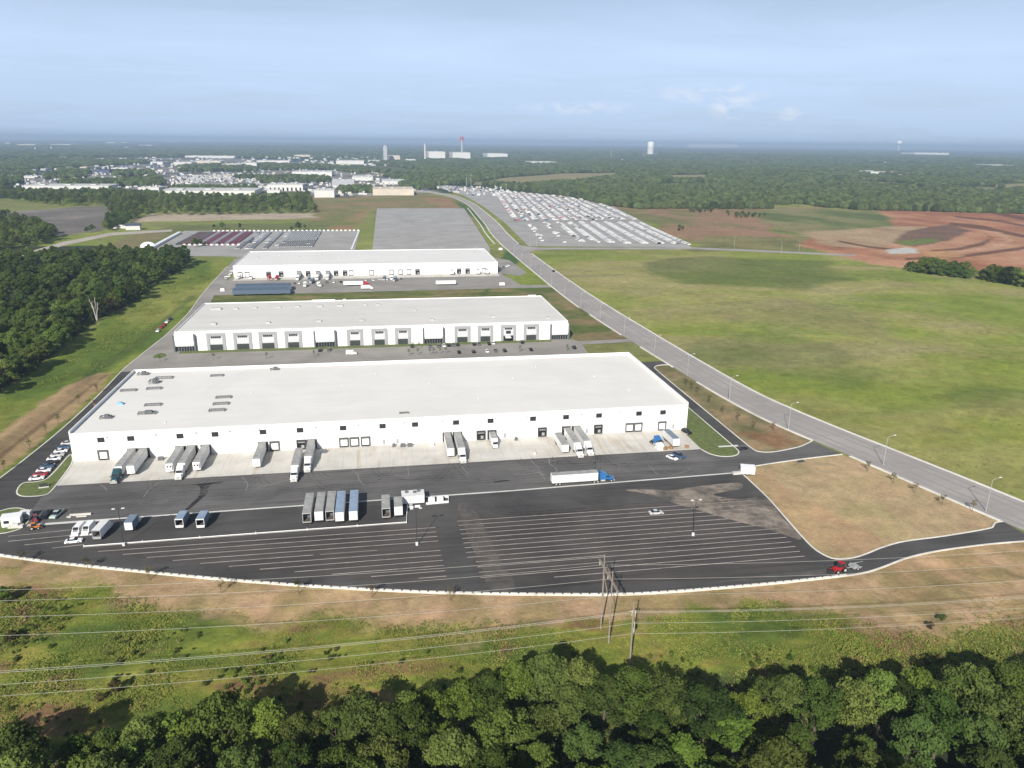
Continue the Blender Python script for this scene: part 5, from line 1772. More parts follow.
# ------------------------------------------------------------------ power lines
hf = thing("transmission_pole", "weathered twin pole power frame with cross arm and braces at the yard kerb", "power pole", (0, 0, 0))
PA, PB = (52.3, 163.0), (52.6, 156.8)
HZ = 20.6
for p, h in ((PA, 21.4), (PB, 20.4)):
    MB().tube((*p, -.4), (*p, h), .23, .14, 8).build("pole", M["wood"], hf)
ca_ = MB()
for dx in (-.16, .16):
    ca_.tube((52.3 + dx, 167.2, 17.6), (52.6 + dx, 152.2, 17.6), .12, None, 6)
ca_.build("cross_arm", M["wood"], hf)
br = MB()
br.tube((*PA, 15.8), (*PB, 9.5), .08, None, 6)
br.tube((*PB, 15.8), (*PA, 9.5), .08, None, 6)
br.tube((*PA, 17.3), (52.45, 160, 19.2), .07, None, 6)
br.tube((*PB, 17.3), (52.45, 160, 19.2), .07, None, 6)
br.build("brace", M["wood"], hf)
hang = [(52.3, 166.6), (52.45, 159.9), (52.6, 152.8)]
for p in hang:
    ins = MB()
    for k_ in range(6):
        ins.tube((p[0], p[1], 17.45 - k_ * .2), (p[0], p[1], 17.33 - k_ * .2), .15, .11, 8)
    ins.tube((p[0], p[1], 17.5), (p[0], p[1], 16.3), .03, None, 5)
    ins.build("insulator", M["porcelain"], hf)
wp = thing("utility_pole", "pale single utility pole with pale insulator brackets at the wood edge", "power pole", (0, 0, 0))
WPX, WPY = 55.2, 147.8
MB().tube((WPX, WPY, -.4), (WPX, WPY, 17.4), .24, .15, 8).build("pole", M["wood"], wp)
br = MB()
for z, sx in ((15.6, -1), (14.3, 1), (12.6, -1)):
    br.tube((WPX, WPY, z - .5), (WPX + .1, WPY + sx * 1.1, z), .05, None, 6)
    br.tube((WPX + .1, WPY + sx * 1.1, z), (WPX + .1, WPY + sx * 1.1, z - 1.6), .1, .06, 6)
br.tube((WPX - .9, WPY, 14.9), (WPX + .9, WPY, 14.9), .05, None, 6)
br.build("bracket", M["porcelain"], wp)
MB().tube((WPX + .3, WPY - .25, 9.2), (WPX + .3, WPY - .25, 10.3), .25, .25, 10).build("transformer", M["steel"], wp)


def cable(nm, a, b, sag, r, label, group):
    mb = MB()
    n_ = 22
    prev = None
    for i in range(n_ + 1):
        t = i / n_
        p = Vector(a).lerp(Vector(b), t)
        p.z -= sag * 4 * t * (1 - t)
        if prev:
            mb.tube(prev, p, r, None, 5, None, False)
        prev = p
    o = mb.build(nm, M["wire"])
    tag(o, label, "power line", group)


CR = 0.034
for i, p in enumerate(hang):
    z = 16.25
    nm_ = ["farthest", "middle", "nearest"][i]
    cable("power_cable", (p[0], p[1], z), (-110, p[1] + 8.2, z), 2.2, CR, f"pale cable running left from the twin pole frame, {nm_} of three", "cables left of the twin pole frame")
    cable("power_cable", (p[0], p[1], z), (215, p[1] - 10.5, z), 2.0, CR, f"pale cable running right from the twin pole frame, {nm_} of three", "cables right of the twin pole frame")
cable("power_cable", (*PA, 21.2), (-110, 171, 21.2), 1.6, .035, "thin shield cable leaving the top of the twin pole frame to the left", None)
for (z, dy, sx, lb) in ((15.2, -1.1, 1, "topmost cable"), (14.0, 1.1, 1, "second cable from the top"), (12.3, -1.1, 1, "third cable from the top"), (8.6, 0, 1, "lowest cable")):
    cable("power_cable", (WPX, WPY + dy, z), (-105, WPY + dy + 1.2, z), 1.9, CR, f"{lb} running left from the single utility pole", "cables left of the single utility pole")
    cable("power_cable", (WPX, WPY + dy, z), (185, WPY + dy - 9.5, z), 1.6, CR, f"{lb} running right from the single utility pole", "cables right of the single utility pole")

# ------------------------------------------------------------------ trees
def leaf_mesh(name, clumps, n_leaf, size, mt, seed, squash=0.8):
    """a crown of leaf sprays: many small faces spread over clumps, turned mostly outward"""
    g = np.random.default_rng(seed)
    V = []
    for (c, r) in clumps:
        n = max(12, int(n_leaf * r * r))
        d = g.normal(size=(n, 3))
        d /= np.linalg.norm(d, axis=1)[:, None]
        d[:, 2] = np.where(d[:, 2] < -.35, -d[:, 2], d[:, 2])
        rad = r * (0.32 + 0.86 * g.random(n) ** 0.55)
        p = np.array(c) + d * rad[:, None] * np.array([1, 1, squash])
        nr = d + g.normal(size=(n, 3)) * .5
        nr /= np.linalg.norm(nr, axis=1)[:, None]
        u = np.cross(nr, g.normal(size=(n, 3)))
        u /= np.linalg.norm(u, axis=1)[:, None] + 1e-9
        v = np.cross(nr, u)
        s = size * (0.6 + 0.8 * g.random(n))[:, None]
        a = 0.75
        q = np.stack([p + u * s, p + v * s * a, p - u * s, p - v * s * a], 1)
        V.append(q)
    V = np.concatenate(V).reshape(-1, 3)
    nf = len(V) // 4
    me = bpy.data.meshes.new(name)
    me.vertices.add(len(V))
    me.vertices.foreach_set("co", V.astype(np.float32).ravel())
    me.loops.add(nf * 4)
    me.loops.foreach_set("vertex_index", np.arange(nf * 4, dtype=np.int32))
    me.polygons.add(nf)
    me.polygons.foreach_set("loop_start", np.arange(0, nf * 4, 4, dtype=np.int32))
    me.update(calc_edges=True)
    me.materials.append(mt)
    return me


def make_tree(seed, h=14.0, w=10.0, leaf="green", n_cl=34, dens=112, size=.25, thin=0.0):
    g = random.Random(seed)
    root = thing("broadleaf_tree", "tree", "tree", (0, 0, -50))
    tr_ = MB()
    th = h * .42
    lean = (g.uniform(-.5, .5), g.uniform(-.5, .5))
    top = (lean[0], lean[1], th)
    tr_.tube((0, 0, -.4), top, h * .022, h * .014, 8)
    clumps = []
    nl = 7
    for i in range(nl):
        a = 2 * math.pi * (i + g.random() * .6) / nl
        el = g.uniform(.35, 1.2)
        L_ = (w * .42) * (0.65 + .5 * g.random())
        e = (top[0] + math.cos(a) * L_ * math.cos(el * .7), top[1] + math.sin(a) * L_ * math.cos(el * .7), th * (.75 + .2 * g.random()) + (h - th) * (.25 + .5 * math.sin(el)))
        s = (lean[0] * .8, lean[1] * .8, th * g.uniform(.6, 1.0))
        tr_.tube(s, e, h * .010, h * .004, 6)
        for q in range(3):
            b = (e[0] + g.uniform(-1.4, 1.4), e[1] + g.uniform(-1.4, 1.4), e[2] + g.uniform(-.2, 1.6))
            tr_.tube(e, b, h * .004, h * .0015, 5)
        clumps.append((e, w * .15 * g.uniform(.8, 1.25)))
    tr_.build("trunk", M["bark"], root)
    for i in range(n_cl):
        a = g.random() * 2 * math.pi
        u = g.random()
        zz = .02 + .95 * u
        # crown outline: widest a little under the middle, uneven by sector
        prof = math.sin(math.pi * min(1, .16 + .84 * zz) ** .85) ** .75
        lob = 1 + .26 * math.sin(2 * a + seed) + .17 * math.sin(5 * a + 2.1 * seed)
        rr = w * .5 * prof * lob * (g.random() ** .38) * .84
        z = h * (.33 + .60 * zz)
        r = w * .115 * g.uniform(.6, 1.35)
        clumps.append(((lean[0] + math.cos(a) * rr, lean[1] + math.sin(a) * rr, z), r))
    if thin:
        clumps = [c for c in clumps if g.random() > thin]
    me = leaf_mesh("crown", clumps, dens / (w * .125) ** 2 * 1.15, size, LEAF[leaf], seed)
    o = bpy.data.objects.new("crown", me)
    col.objects.link(o)
    o.parent = root
    return root


protos = []
for i, (lf, h, w, n_cl, adj) in enumerate([("green", 14, 10.5, 44, "broad mid green tree"), ("olive", 15, 10, 40, "olive green tree"), ("deep", 14.5, 9.5, 42, "deep green tree"), ("bright", 13, 9, 36, "bright green tree"),
                                           ("green", 16, 9, 40, "tall mid green tree"), ("olive", 12.5, 11, 46, "wide olive green tree"), ("deep", 12, 8, 32, "small deep green tree"), ("bright", 11, 8.5, 34, "low bright green tree"),
                                           ("gold", 11.5, 7.5, 28, "yellowing tree"), ("brown", 13, 8, 32, "tree with browning leaves")]):
    t = make_tree(100 + i, h, w, lf, n_cl)
    protos.append((t, adj, h, w))
treed = set()


def place_tree(k, x, y, z, sc, rz, label, group):
    t = protos[k][0]
    if t.name in treed:
        o = copy_tree(t)
    else:
        o = t
        treed.add(t.name)
    o.location = (x, y, z)
    o.scale = (sc, sc, sc * random.uniform(.9, 1.12))
    o.rotation_euler = (0, 0, rz)
    o["label"] = label
    o["group"] = group
    return o


def scatter(poly, dmin, n_try, seed, ok=None):
    g = random.Random(seed)
    xs, ys = [p[0] for p in poly], [p[1] for p in poly]
    out, grid = [], {}
    for _ in range(n_try):
        x, y = g.uniform(min(xs), max(xs)), g.uniform(min(ys), max(ys))
        d = dmin(x, y) if callable(dmin) else dmin
        c = (int(x // 12), int(y // 12))
        if not bool(inside(np.array([x]), np.array([y]), poly)[0]):
            continue
        bad = False
        for a in (-1, 0, 1):
            for b in (-1, 0, 1):
                for q in grid.get((c[0] + a, c[1] + b), ()):
                    if (q[0] - x) ** 2 + (q[1] - y) ** 2 < d * d:
                        bad = True
        if bad:
            continue
        grid.setdefault(c, []).append((x, y))
        out.append((x, y))
    return out


# the wood along the bottom of the picture
tops = [(-60, 742), (0, 738), (50, 726), (87, 729), (117, 726), (155, 712), (175, 705), (200, 704), (237, 704), (288, 704), (343, 705), (396, 703), (443, 680), (476, 677), (506, 670), (537, 660), (567, 662), (619, 674), (650, 681),
        (692, 696), (724, 712), (752, 695), (762, 666), (788, 666), (815, 694), (843, 680), (875, 686), (908, 667), (943, 667), (968, 674), (988, 684), (1013, 668), (1060, 664), (1110, 668)]
edge = [(at(px, py, 14.0)[0], at(px, py, 14.0)[1] + 1.5) for px, py in tops]
wood_poly = edge + [(165, 62), (40, 74), (-140, 88)]

front = []
for i in range(len(edge) - 1):
    a, b = edge[i], edge[i + 1]
    n_ = max(1, round(math.hypot(b[0] - a[0], b[1] - a[1]) / 7.0))
    for j in range(n_):
        front.append((a[0] + (b[0] - a[0]) * (j + .5) / n_ + random.uniform(-1, 1), a[1] + (b[1] - a[1]) * (j + .5) / n_ - random.uniform(0, 2.5)))
random.seed(21)
wts = [7, 6, 5, 4, 6, 5, 4, 4, 1, 1]
for i, (x, y) in enumerate(front):
    k = random.choices(range(10), wts)[0]
    place_tree(k, x, y, -.4, random.uniform(.88, 1.22), random.uniform(0, 6.28), f"{protos[k][1]} on the bottom wood's grass edge, {ordw(i)} from left", "trees of the bottom wood")
inner = [p for p in scatter(wood_poly, 6.7, 7000, 5) if min((p[0] - q[0]) ** 2 + (p[1] - q[1]) ** 2 for q in front) > 36]
def to_px(x, y, z):
    d = Vector((x, y, z - CAM_H))
    k = d.dot(fwd)
    return 512 + F_PX * d.dot(rgt) / k, 384 - F_PX * d.dot(upv) / k


wood_rest = []
for (x, y) in inner:
    qx, qy = to_px(x, y, 14)
    if qy > 772 or qx < -25 or qx > 1050:
        wood_rest.append((x, y))
        continue
    k = random.choices(range(10), wts)[0]
    place_tree(k, x, y, -.4, random.uniform(.8, 1.2), random.uniform(0, 6.28), f"{protos[k][1]} standing inside the bottom wood, behind its grass edge", "trees of the bottom wood")
print("bottom wood", len(front), len(inner))

# the wood on the left: the nearer trees one by one, the deep rest as one mass
wl_poly = [(-198, 330), (-189, 388), (-188, 421), (-193, 497), (-195, 560), (-189, 625), (-193, 715), (-190, 800), (-198, 830), (-225, 862), (-280, 850), (-380, 835), (-520, 830), (-600, 820), (-500, 640), (-420, 420), (-330, 300)]
allw = scatter(wl_poly, 10.0, 26000, 9)
# how large each shows: near ones and those on the open edge first
ed = [(-198, 330), (-189, 388), (-188, 421), (-193, 497), (-195, 560), (-189, 625), (-193, 715), (-190, 800)]
exs, eys = [p[0] for p in ed], [p[1] for p in ed]


def vis(p):
    inner_d = np.interp(p[1], eys, exs) - p[0]
    return math.hypot(*p) + 1.0 * inner_d - (40 if abs(p[0] / p[1] + .62) < .12 else 0)


view = lambda p: p[0] / p[1] > -.68
allw.sort(key=lambda p: vis(p) + (0 if view(p) else 5000))
n_ind = 300 - len(front) - (len(inner) - len(wood_rest)) - 62
dtx, dty = at(97, 321)
allw = [p for p in allw if math.hypot(p[0] - dtx, p[1] - dty) > 9 and not (p[1] < dty and abs(p[0] / p[1] - dtx / dty) < .022 and dty - p[1] < 40)]
ind, rest = allw[:n_ind], allw[n_ind:]
edge_t = sorted([p for p in ind if np.interp(p[1], eys, exs) - p[0] < 14], key=lambda p: p[1])
for i, (x, y) in enumerate(ind):
    k = random.choices(range(10), [6, 3, 10, 1, 5, 3, 6, 1, 0.4, 0.4])[0]
    if (x, y) in edge_t:
        lb = f"{protos[k][1]} on the left wood's right edge, {ordw(edge_t.index((x, y)))} from the near end"
    else:
        lb = f"{protos[k][1]} standing inside the left wood, west of the grassy bank"
    sc_ = random.uniform(1.0, 1.5)
    place_tree(k, x, y, -3.0 * sc_, sc_, random.uniform(0, 6.28), lb, "trees of the left wood")
print("ind", n_ind, len(inner) - len(wood_rest)); print("left wood", len(ind), len(rest), len(edge_t))
dd = thing("dead_tree", "bare bleached dead tree at the edge of the left wood", "tree", (0, 0, 0))
x, y = dtx, dty
g_ = random.Random(4)
db = MB()
for (ax, ay, tz) in ((-3.2, .5, 15.5), (.2, 1, 16.5), (2.6, -.5, 13.0), (-1.2, -1, 14)):
    db.tube((x, y, -.4), (x + ax * .4, y + ay, tz * .5), .36, .22, 7)
    db.tube((x + ax * .4, y + ay, tz * .5), (x + ax, y + ay * 1.5, tz), .22, .08, 6)
    for q in range(4):
        s_ = (x + ax * (.5 + .1 * q), y + ay, tz * (.55 + .1 * q))
        db.tube(s_, (s_[0] + g_.uniform(-2.2, 2.2), s_[1] + g_.uniform(-1, 1), s_[2] + g_.uniform(.8, 2.6)), .09, .03, 5)
db.build("trunk", M["deadbark"], dd)

# understory along its edge, then the hedge of trees before the red earthworks
hx = []
for q, (px, py, s_) in enumerate([(909, 270, .8), (914, 272, 1.1), (920, 272.5, 1.35), (926, 273.5, 1.5), (932, 274, 1.6), (938, 275, 1.6), (944, 275.5, 1.5), (950, 276, 1.4), (956, 277, 1.35), (962, 277.5, 1.25), (968, 278.5, 1.0), (982, 279, 1.1), (988, 280.5, 1.35), (994, 281.5, 1.5), (1000, 283, 1.6), (1007, 284, 1.6), (1014, 285, 1.6), (1022, 286.5, 1.6), (1031, 288, 1.6), (1040, 290, 1.6)]):
    hx.append((*at(px, py), s_))
    hx.append((*at(px + 3, py - 3), s_ * .9))
for i, (x, y, s_) in enumerate(hx):
    place_tree([2, 0, 2, 6, 1][i % 5], x, y, -4.6 * s_, s_ * 1.0, i * 1.3, f"round dark tree before the red earthworks, {ordw(i)} from left", "trees before the red earthworks")
_w1 = ["right after the left wood", "just right of the wood end tree", "smallest by the wood end", "behind the red rows, right one", "behind the red rows, left small one", "behind the grey rows", "at the path end, middle", "at the path end, left", "at the path end, right", "left of the dark roofed shed", "right of a twin by the dark roofed shed"]
for i, (px, py, s_) in enumerate([(196, 247, .8), (201, 246, .6), (205, 246.5, .5), (222, 229, .8), (214, 229, .5), (240, 229, .7), (299, 231, .9), (292, 231, .5), (305, 229, .6), (87, 233, .6), (92, 232, .8)]):
    x, y = at(px, py)
    place_tree([0, 2, 6][i % 3], x, y, -.5, s_, i, f"{['rounded', 'dark', 'small'][i % 3]} tree alone near the vehicle lot, {_w1[i]}", "scattered trees behind the vehicle lot")

# saplings
def make_sapling(seed, leaf):
    g = random.Random(seed)
    t = thing("sapling", "sapling", "sapling", HID)
    b = MB()
    b.tube((0, 0, -.1), (.05, 0, 2.4), .06, .03, 6)
    for q in range(9):
        z = 1.2 + q * .15
        b.tube((.03, 0, z), (g.uniform(-.6, .6), g.uniform(-.6, .6), z + g.uniform(.4, .9)), .025, .01, 5)
    b.tube((.35, 0, -.1), (.35, 0, 1.6), .04, None, 5)
    b.build("trunk", M["bark"], t)
    cl = [((g.uniform(-.5, .5), g.uniform(-.5, .5), 1.7 + g.random() * 1.6), .42) for _ in range(7)]
    me = leaf_mesh("crown", cl, 200, .09, LEAF[leaf], seed)
    o = bpy.data.objects.new("crown", me)
    col.objects.link(o)
    o.parent = t
    return t


sa, sb = make_sapling(3, "deep"), make_sapling(5, "brown")
for i, (px, py) in enumerate([(685, 386), (691, 390), (697, 394), (709, 403), (722, 413), (737, 421), (753, 429), (773, 431)]):
    x, y = at(px, py)
    put(sb, (x, y), i, f"thin brown sapling on the verge beside the east drive, {ordw(i)} from far end", "saplings on the road verge", 1.25)
for i, (px, py) in enumerate([(867, 471), (893, 483), (915, 493), (942, 505), (972, 511)]):
    x, y = at(px, py)
    put(sb, (x, y), i, f"bare brown sapling on the bare lot by the road, {ordw(i)} from left", "saplings on the bare lot", 1.3)
for i, (px, py) in enumerate([(23, 563.5), (88, 570), (150, 579.5), (221, 593), (299, 594), (373, 597), (450, 600)]):
    x, y = at(px, py)
    put(sb, (x, y), i * 2, f"thin dark sapling under the yard kerb, {ordw(i)} from the left", "saplings below the yard kerb", 1.35)
for i, (px, py) in enumerate([(97, 393), (79, 404), (59, 424), (46, 434), (30, 449), (5, 471)]):
    x, y = at(px, py)
    put(sa, (x, y), i * 2, f"thin sapling on the west soil bank, {ordw(i)} from far end", "saplings on the west bank", 1.3)
_w2 = ["leftmost", "second from left", "third from left", "by the left entrance strip", "left one of four on the long island", "second of four on the long island", "third of four on the long island", "right one of four on the long island", "second from right", "rightmost", "beside the long island", "left of the central entrance", "right next to the central entrance", "below the central entrance"]
for i, (px, py) in enumerate([(160, 362), (214, 360), (267, 359), (314, 357), (430, 355), (434, 354.5), (440, 354), (446, 353.8), (520, 352), (567, 351), (418, 355), (413, 349), (419, 348.8), (409, 356)]):
    x, y = at(px, py)
    put(sa, (x, y), i * 2, f"small sapling in the middle car park, {_w2[i]}", "saplings of the middle car park", 1.2)

# ------------------------------------------------------------------ vehicle lots far behind
M["fleetwhite"] = mat("fleet_white_paint", (0.52, 0.52, 0.515), 0.4, var=0.1)


def simple_vehicle(kind, paint):
    """whole vehicle a few pixels long: shaped body, dark glass band, dark wheels in one mesh"""
    b = MB()
    if kind == "van":
        b.prof_x([(2.8, .4), (2.85, 2.3), (2.6, 2.5), (-1.1, 2.5), (-1.9, 1.75), (-2.6, 1.2), (-2.85, .9), (-2.85, .4)], -.98, .98, M[paint], .12, 1.4)
        b.prof_x([(-1.16, 2.46), (-1.2, 2.5), (-1.97, 1.78), (-1.9, 1.74)], -.8, .8, M["glass"])
        wy = (-1.9, 1.8)
    else:
        b.prof_x([(2.6, .4), (2.65, 1.05), (-1.1, 1.08), (-2.4, .95), (-2.6, .7), (-2.6, .4)], -.95, .95, M[paint], .1, .9)
        b.prof_x([(.9 if kind == "pickup" else 2.4, 1.06), (.7 if kind == "pickup" else 2.1, 1.7), (-.4, 1.74), (-1.2, 1.06)], -.8, .8, M["glass"], .12, 1.3)
        b.prof_x([(.65 if kind == "pickup" else 2.05, 1.7), (.6 if kind == "pickup" else 2.0, 1.78), (-.3, 1.8), (-.36, 1.74)], -.7, .7, M[paint])
        wy = (-1.6, 1.6)
    for yy in wy:
        for sx in (-1, 1):
            b.tube((sx * .9 - .12, yy, .38), (sx * .9 + .12, yy, .38), .38, None, 8, M["black"])
    return b


def fleet_stuff(name, items, label, cat):
    """every further vehicle of a lot in one mesh: (x, y, angle, paint)"""
    per = {}
    for it in items:
        per.setdefault(it[3], []).append(it)
    body = np.array([(-.95, -2.7, .4), (.95, -2.7, .4), (.95, 2.7, .4), (-.95, 2.7, .4), (-.95, -2.7, .95), (.95, -2.7, .95), (.95, 2.7, 1.9), (-.95, 2.7, 1.9),
                     (-.85, -1.9, 1.2), (.85, -1.9, 1.2), (.8, -1.1, 2.0), (-.8, -1.1, 2.0), (.8, 2.5, 2.1), (-.8, 2.5, 2.1)])
    fc = [(0, 1, 5, 4), (1, 2, 6, 5), (2, 3, 7, 6), (3, 0, 4, 7), (4, 5, 9, 8), (8, 9, 10, 11), (11, 10, 12, 13), (13, 12, 6, 7), (5, 6, 12, 10), (5, 10, 9, 5), (4, 8, 11, 13), (4, 13, 7, 4)]
    fc = [tuple(dict.fromkeys(f)) for f in fc]
    V, F, MI, mats = [], [], [], []
    for p_, its in per.items():
        mi = len(mats)
        mats += [M[p_], M["glass"]]
        for x, y, a, _ in its:
            c_, s_ = math.cos(a), math.sin(a)
            b0 = len(V)
            for q in body:
                V.append((x + (q[0] * c_ - q[1] * s_) * .86, y + (q[0] * s_ + q[1] * c_) * .86, q[2] * .9))
            for k_, f in enumerate(fc):
                F.append(tuple(b0 + i for i in f))
                MI.append(mi + (1 if k_ == 5 else 0))
    me = bpy.data.meshes.new(name)
    me.from_pydata(V, [], F)
    for q in mats:
        me.materials.append(q)
    me.polygons.foreach_set("material_index", MI)
    me.update()
    o = bpy.data.objects.new(name, me)
    col.objects.link(o)
    return tag(o, label, cat, None, "stuff")


g_ = random.Random(12)
van_items = []
dirn = Vector((math.sin(R(6.0)), math.cos(R(6.0))))
perp = Vector((dirn.y, -dirn.x))
starts = [(203, 945, .22), (228, 930, .12), (249, 928, .55), (267.5, 934, .75), (286, 932, .97), (304, 921, .97), (325.5, 919, .97), (345.5, 917, .98), (364, 914, .97), (378, 900, .98)]
for i, (x0, y0, fill) in enumerate(starts):
    for side in (-1, 1):
        if i == 9 and side == 1:
            continue
        run = fill
        for k_ in range(98):
            s = k_ * 2.75
            p = Vector((x0, y0)) + dirn * s + perp * side * 2.45
            if p.y > 1188:
                break
            if fill < .9:
                if k_ % 9 == 0:
                    run = 1.0 if g_.random() < fill else .08
            if g_.random() > (run if fill < .9 else fill):
                continue
            paint = g_.choices(["fleetwhite", "carsilver", "cargrey", "carblack"], [76, 13, 6, 5])[0]
            van_items.append((p.x, p.y, -R(6.0) + math.pi / 2 * side, paint))
for i in range(17):
    x0 = 215 + i * 16.2 + (0 if i < 12 else 4)
    for side in (-1, 1):
        k_ = 0
        while True:
            s = k_ * 2.9
            k_ += 1
            p = Vector((x0, 1222)) + dirn * s + perp * side * 2.5
            lim = min(1990, 2350 - (p.x - 196) * 2.35)
            if p.y > lim:
                break
            xr = np.interp(p.y, [880, 1668, 2025], [372, 482, 300])
            if p.x > xr - 4:
                continue
            zone = fbm(np.array([p.x]), np.array([p.y]), 70, 17)[0]
            if g_.random() > (.80 if zone > .46 else .22):
                continue
            c2 = vnoise(np.array([p.x / 40]), np.array([p.y / 60]), 9)[0]
            paint = g_.choices(["fleetwhite", "carsilver", "cargrey", "carblack", "red", "carblue"], [50, 18, 14, 12, 1 if c2 < .72 else 12, 3])[0]
            van_items.append((p.x, p.y, -R(6.0) + math.pi / 2 * side, paint))
van_items.sort(key=lambda q: q[0] ** 2 + q[1] ** 2)
vproto = {}
for j, (x, y, a, p_) in enumerate(van_items[:280]):
    if p_ not in vproto:
        vproto[p_] = simple_vehicle("van", p_).build("parked_van", None)
        o = vproto[p_]
    else:
        o = vproto[p_].copy()
        col.objects.link(o)
    o.location = (x, y, .06)
    o.scale = (.85, .82, .85)
    o.rotation_euler = (0, 0, a)
    cn = dict(fleetwhite="white", carsilver="silver", cargrey="grey", carblack="black", red="red", carblue="blue")[p_]
    tag(o, f"{cn} van parked in the long rows of the far fleet lot, near its front edge", "van", f"{cn} vans in the fleet lot")
fleet_stuff("parked_vans", van_items[280:], "long rows of mostly white vans filling the back of the fleet lot", "vans")

# lot with red, orange, white and grey vehicles behind the farthest warehouse
lot = []
for i in range(34):
    X = -236 + i * 5.0
    y0, y1, fill = 958, 1088, .97
    if X < -219:
        grp = "rust" if i % 3 else "cargrey"
    elif X < -168:
        grp = "maroon" if i % 3 != 2 else "carsilver"
        fill = .99
    elif X < -116:
        grp, y0 = ("carsilver", "cargrey", "carwhite")[i % 3], 915
        fill = .9 if i % 3 == 0 else .25
    elif X < -78:
        grp, y0, fill = "fleetwhite", 925, .96
    else:
        continue
    run = True
    for k_ in range(int((y1 - y0) / 5.6)):
        if fill < .95 and k_ % 5 == 0:
            run = g_.random() < fill
        if run and g_.random() < .98:
            for dx in (-1.2, 1.2):
                lot.append((X + dx, y0 + k_ * 5.6, 0.0, grp))
lot.sort(key=lambda q: q[0] ** 2 + q[1] ** 2)
pproto = {}
for j, (x, y, a, p_) in enumerate(lot[:240]):
    if p_ not in pproto:
        pproto[p_] = simple_vehicle("pickup", p_).build("parked_pickup", None)
        o = pproto[p_]
    else:
        o = pproto[p_].copy()
        col.objects.link(o)
    o.location = (x, y, .05)
    o.rotation_euler = (0, 0, a)
    cn = dict(carwhite="white", carsilver="pale silver", fleetwhite="white", cargrey="grey", maroon="dark red", rust="dull rust brown", carblue="blue")[p_]
    tag(o, f"{cn} pickup in the vehicle lot behind the farthest warehouse, in its near half", "pickup truck", f"{cn} pickups in the vehicle lot")
fleet_stuff("parked_pickups", lot[240:], "dark red, rust brown, white and grey pickups filling the back of the vehicle lot", "pickup trucks")
# white bollard blocks edging that lot
for (a, b, n_, lb, gp) in (((-222, 1100), (-30, 1092), 34, "white concrete block on the back edge of the vehicle lot", "white blocks behind the vehicle lot"), ((-228, 955), (-166, 950), 11, "white concrete block on the front edge of the vehicle lot", "white blocks before the vehicle lot")):
    b0 = None
    for i in range(n_):
        if b0 is None:
            q = MB().box(-1.5, 1.5, -.7, .7, 0, .8).box(-1.3, 1.3, -.35, .35, .802, 1.5)
            o = b0 = q.build("concrete_block", M["white"])
        else:
            o = b0.copy()
            col.objects.link(o)
        o.location = (a[0] + (b[0] - a[0]) * i / (n_ - 1), a[1] + (b[1] - a[1]) * i / (n_ - 1), .03)
        tag(o, lb, "concrete block", gp)
kk = MB()
strip(kk, [(-29, 1092), (-33.5, 905)], -.9, .9, 0.04, .4)
tag(kk.build("concrete_barrier", M["white"]), "long pale barrier on the right edge of the vehicle lot", "barrier")
kk = MB()
strip(kk, pts([(150, 250), (166, 241), (180, 233.5)]), -2, 2, 0.04, 2.5)
tag(kk.build("trailer_row", M["white"]), "long white row of low trailers on the left edge of the vehicle lot", "trailers")
x, y = at(148.5, 247)
dm = thing("storage_dome", "small white domed tent beside the left wood", "tent", (x, y, 0))
d_ = MB()
n1 = 12
for r_ in range(5):
    for q in range(n1):
        a = 2 * math.pi * q / n1
        e = math.pi / 2 * r_ / 4.6
        d_.v.append((9 * math.cos(e) * math.cos(a), 6 * math.cos(e) * math.sin(a), 6 * math.sin(e)))
for r_ in range(4):
    for q in range(n1):
        b = (q + 1) % n1
        d_.face((r_ * n1 + q, r_ * n1 + b, (r_ + 1) * n1 + b, (r_ + 1) * n1 + q))
d_.face([4 * n1 + q for q in range(n1)])
d_.build("canopy", M["white"], dm)

# ------------------------------------------------------------------ industrial estate, houses and towers in the distance
M["bldwhite"] = mat("far_white_cladding", (0.58, 0.57, 0.54), 0.6, var=0.08, scale=.05)
M["bldtan"] = mat("far_tan_cladding", (0.52, 0.46, 0.38), 0.7, var=0.12, scale=.05)
M["bldgrey"] = mat("far_grey_cladding", (0.36, 0.37, 0.38), 0.7, var=0.12, scale=.05)
M["bldblue"] = mat("far_blue_roof", (0.06, 0.08, 0.13), 0.6, var=0.12, scale=.05)
M["bldroof"] = mat("far_grey_roof", (0.50, 0.50, 0.485), 0.7, var=0.12, scale=.03)


def far_building(px0, px1, pyb, hpx, depth, wm, rm, label, name="industrial_building", doors=0, cat="building"):
    x0, y0 = at(px0, pyb)
    x1, y1 = at(px1, pyb - (px1 - px0) * .011 * 0)
    y = (y0 + y1) / 2
    ppm = (px1 - px0) / abs(x1 - x0)
    h = max(4.0, hpx / ppm)
    t = thing(name, label, cat, ((x0 + x1) / 2, y, -3))
    w = abs(x1 - x0) / 2
    MB().box(-w, w, 0, depth, 0, h + 3).build("wall", M[wm], t)
    r = MB().box(-w - .3, w + .3, -.3, depth + .3, h + 3.02, h + 3.8)
    for k_ in range(3):
        r.box(-w * .7 + k_ * w * .6, -w * .7 + k_ * w * .6 + w * .12, depth * .3, depth * .6, h + 3.81, h + 5.6)
    r.build("roof", M[rm], t)
    for k_ in range(doors):
        xx = -w + 2 * w * (k_ + .6) / (doors + .2)
        MB().box(xx - w * .045, xx + w * .045, -.4, -.02, 3.2, 3 + h * .55).build("loading_door", M["glass"], t)
    return t


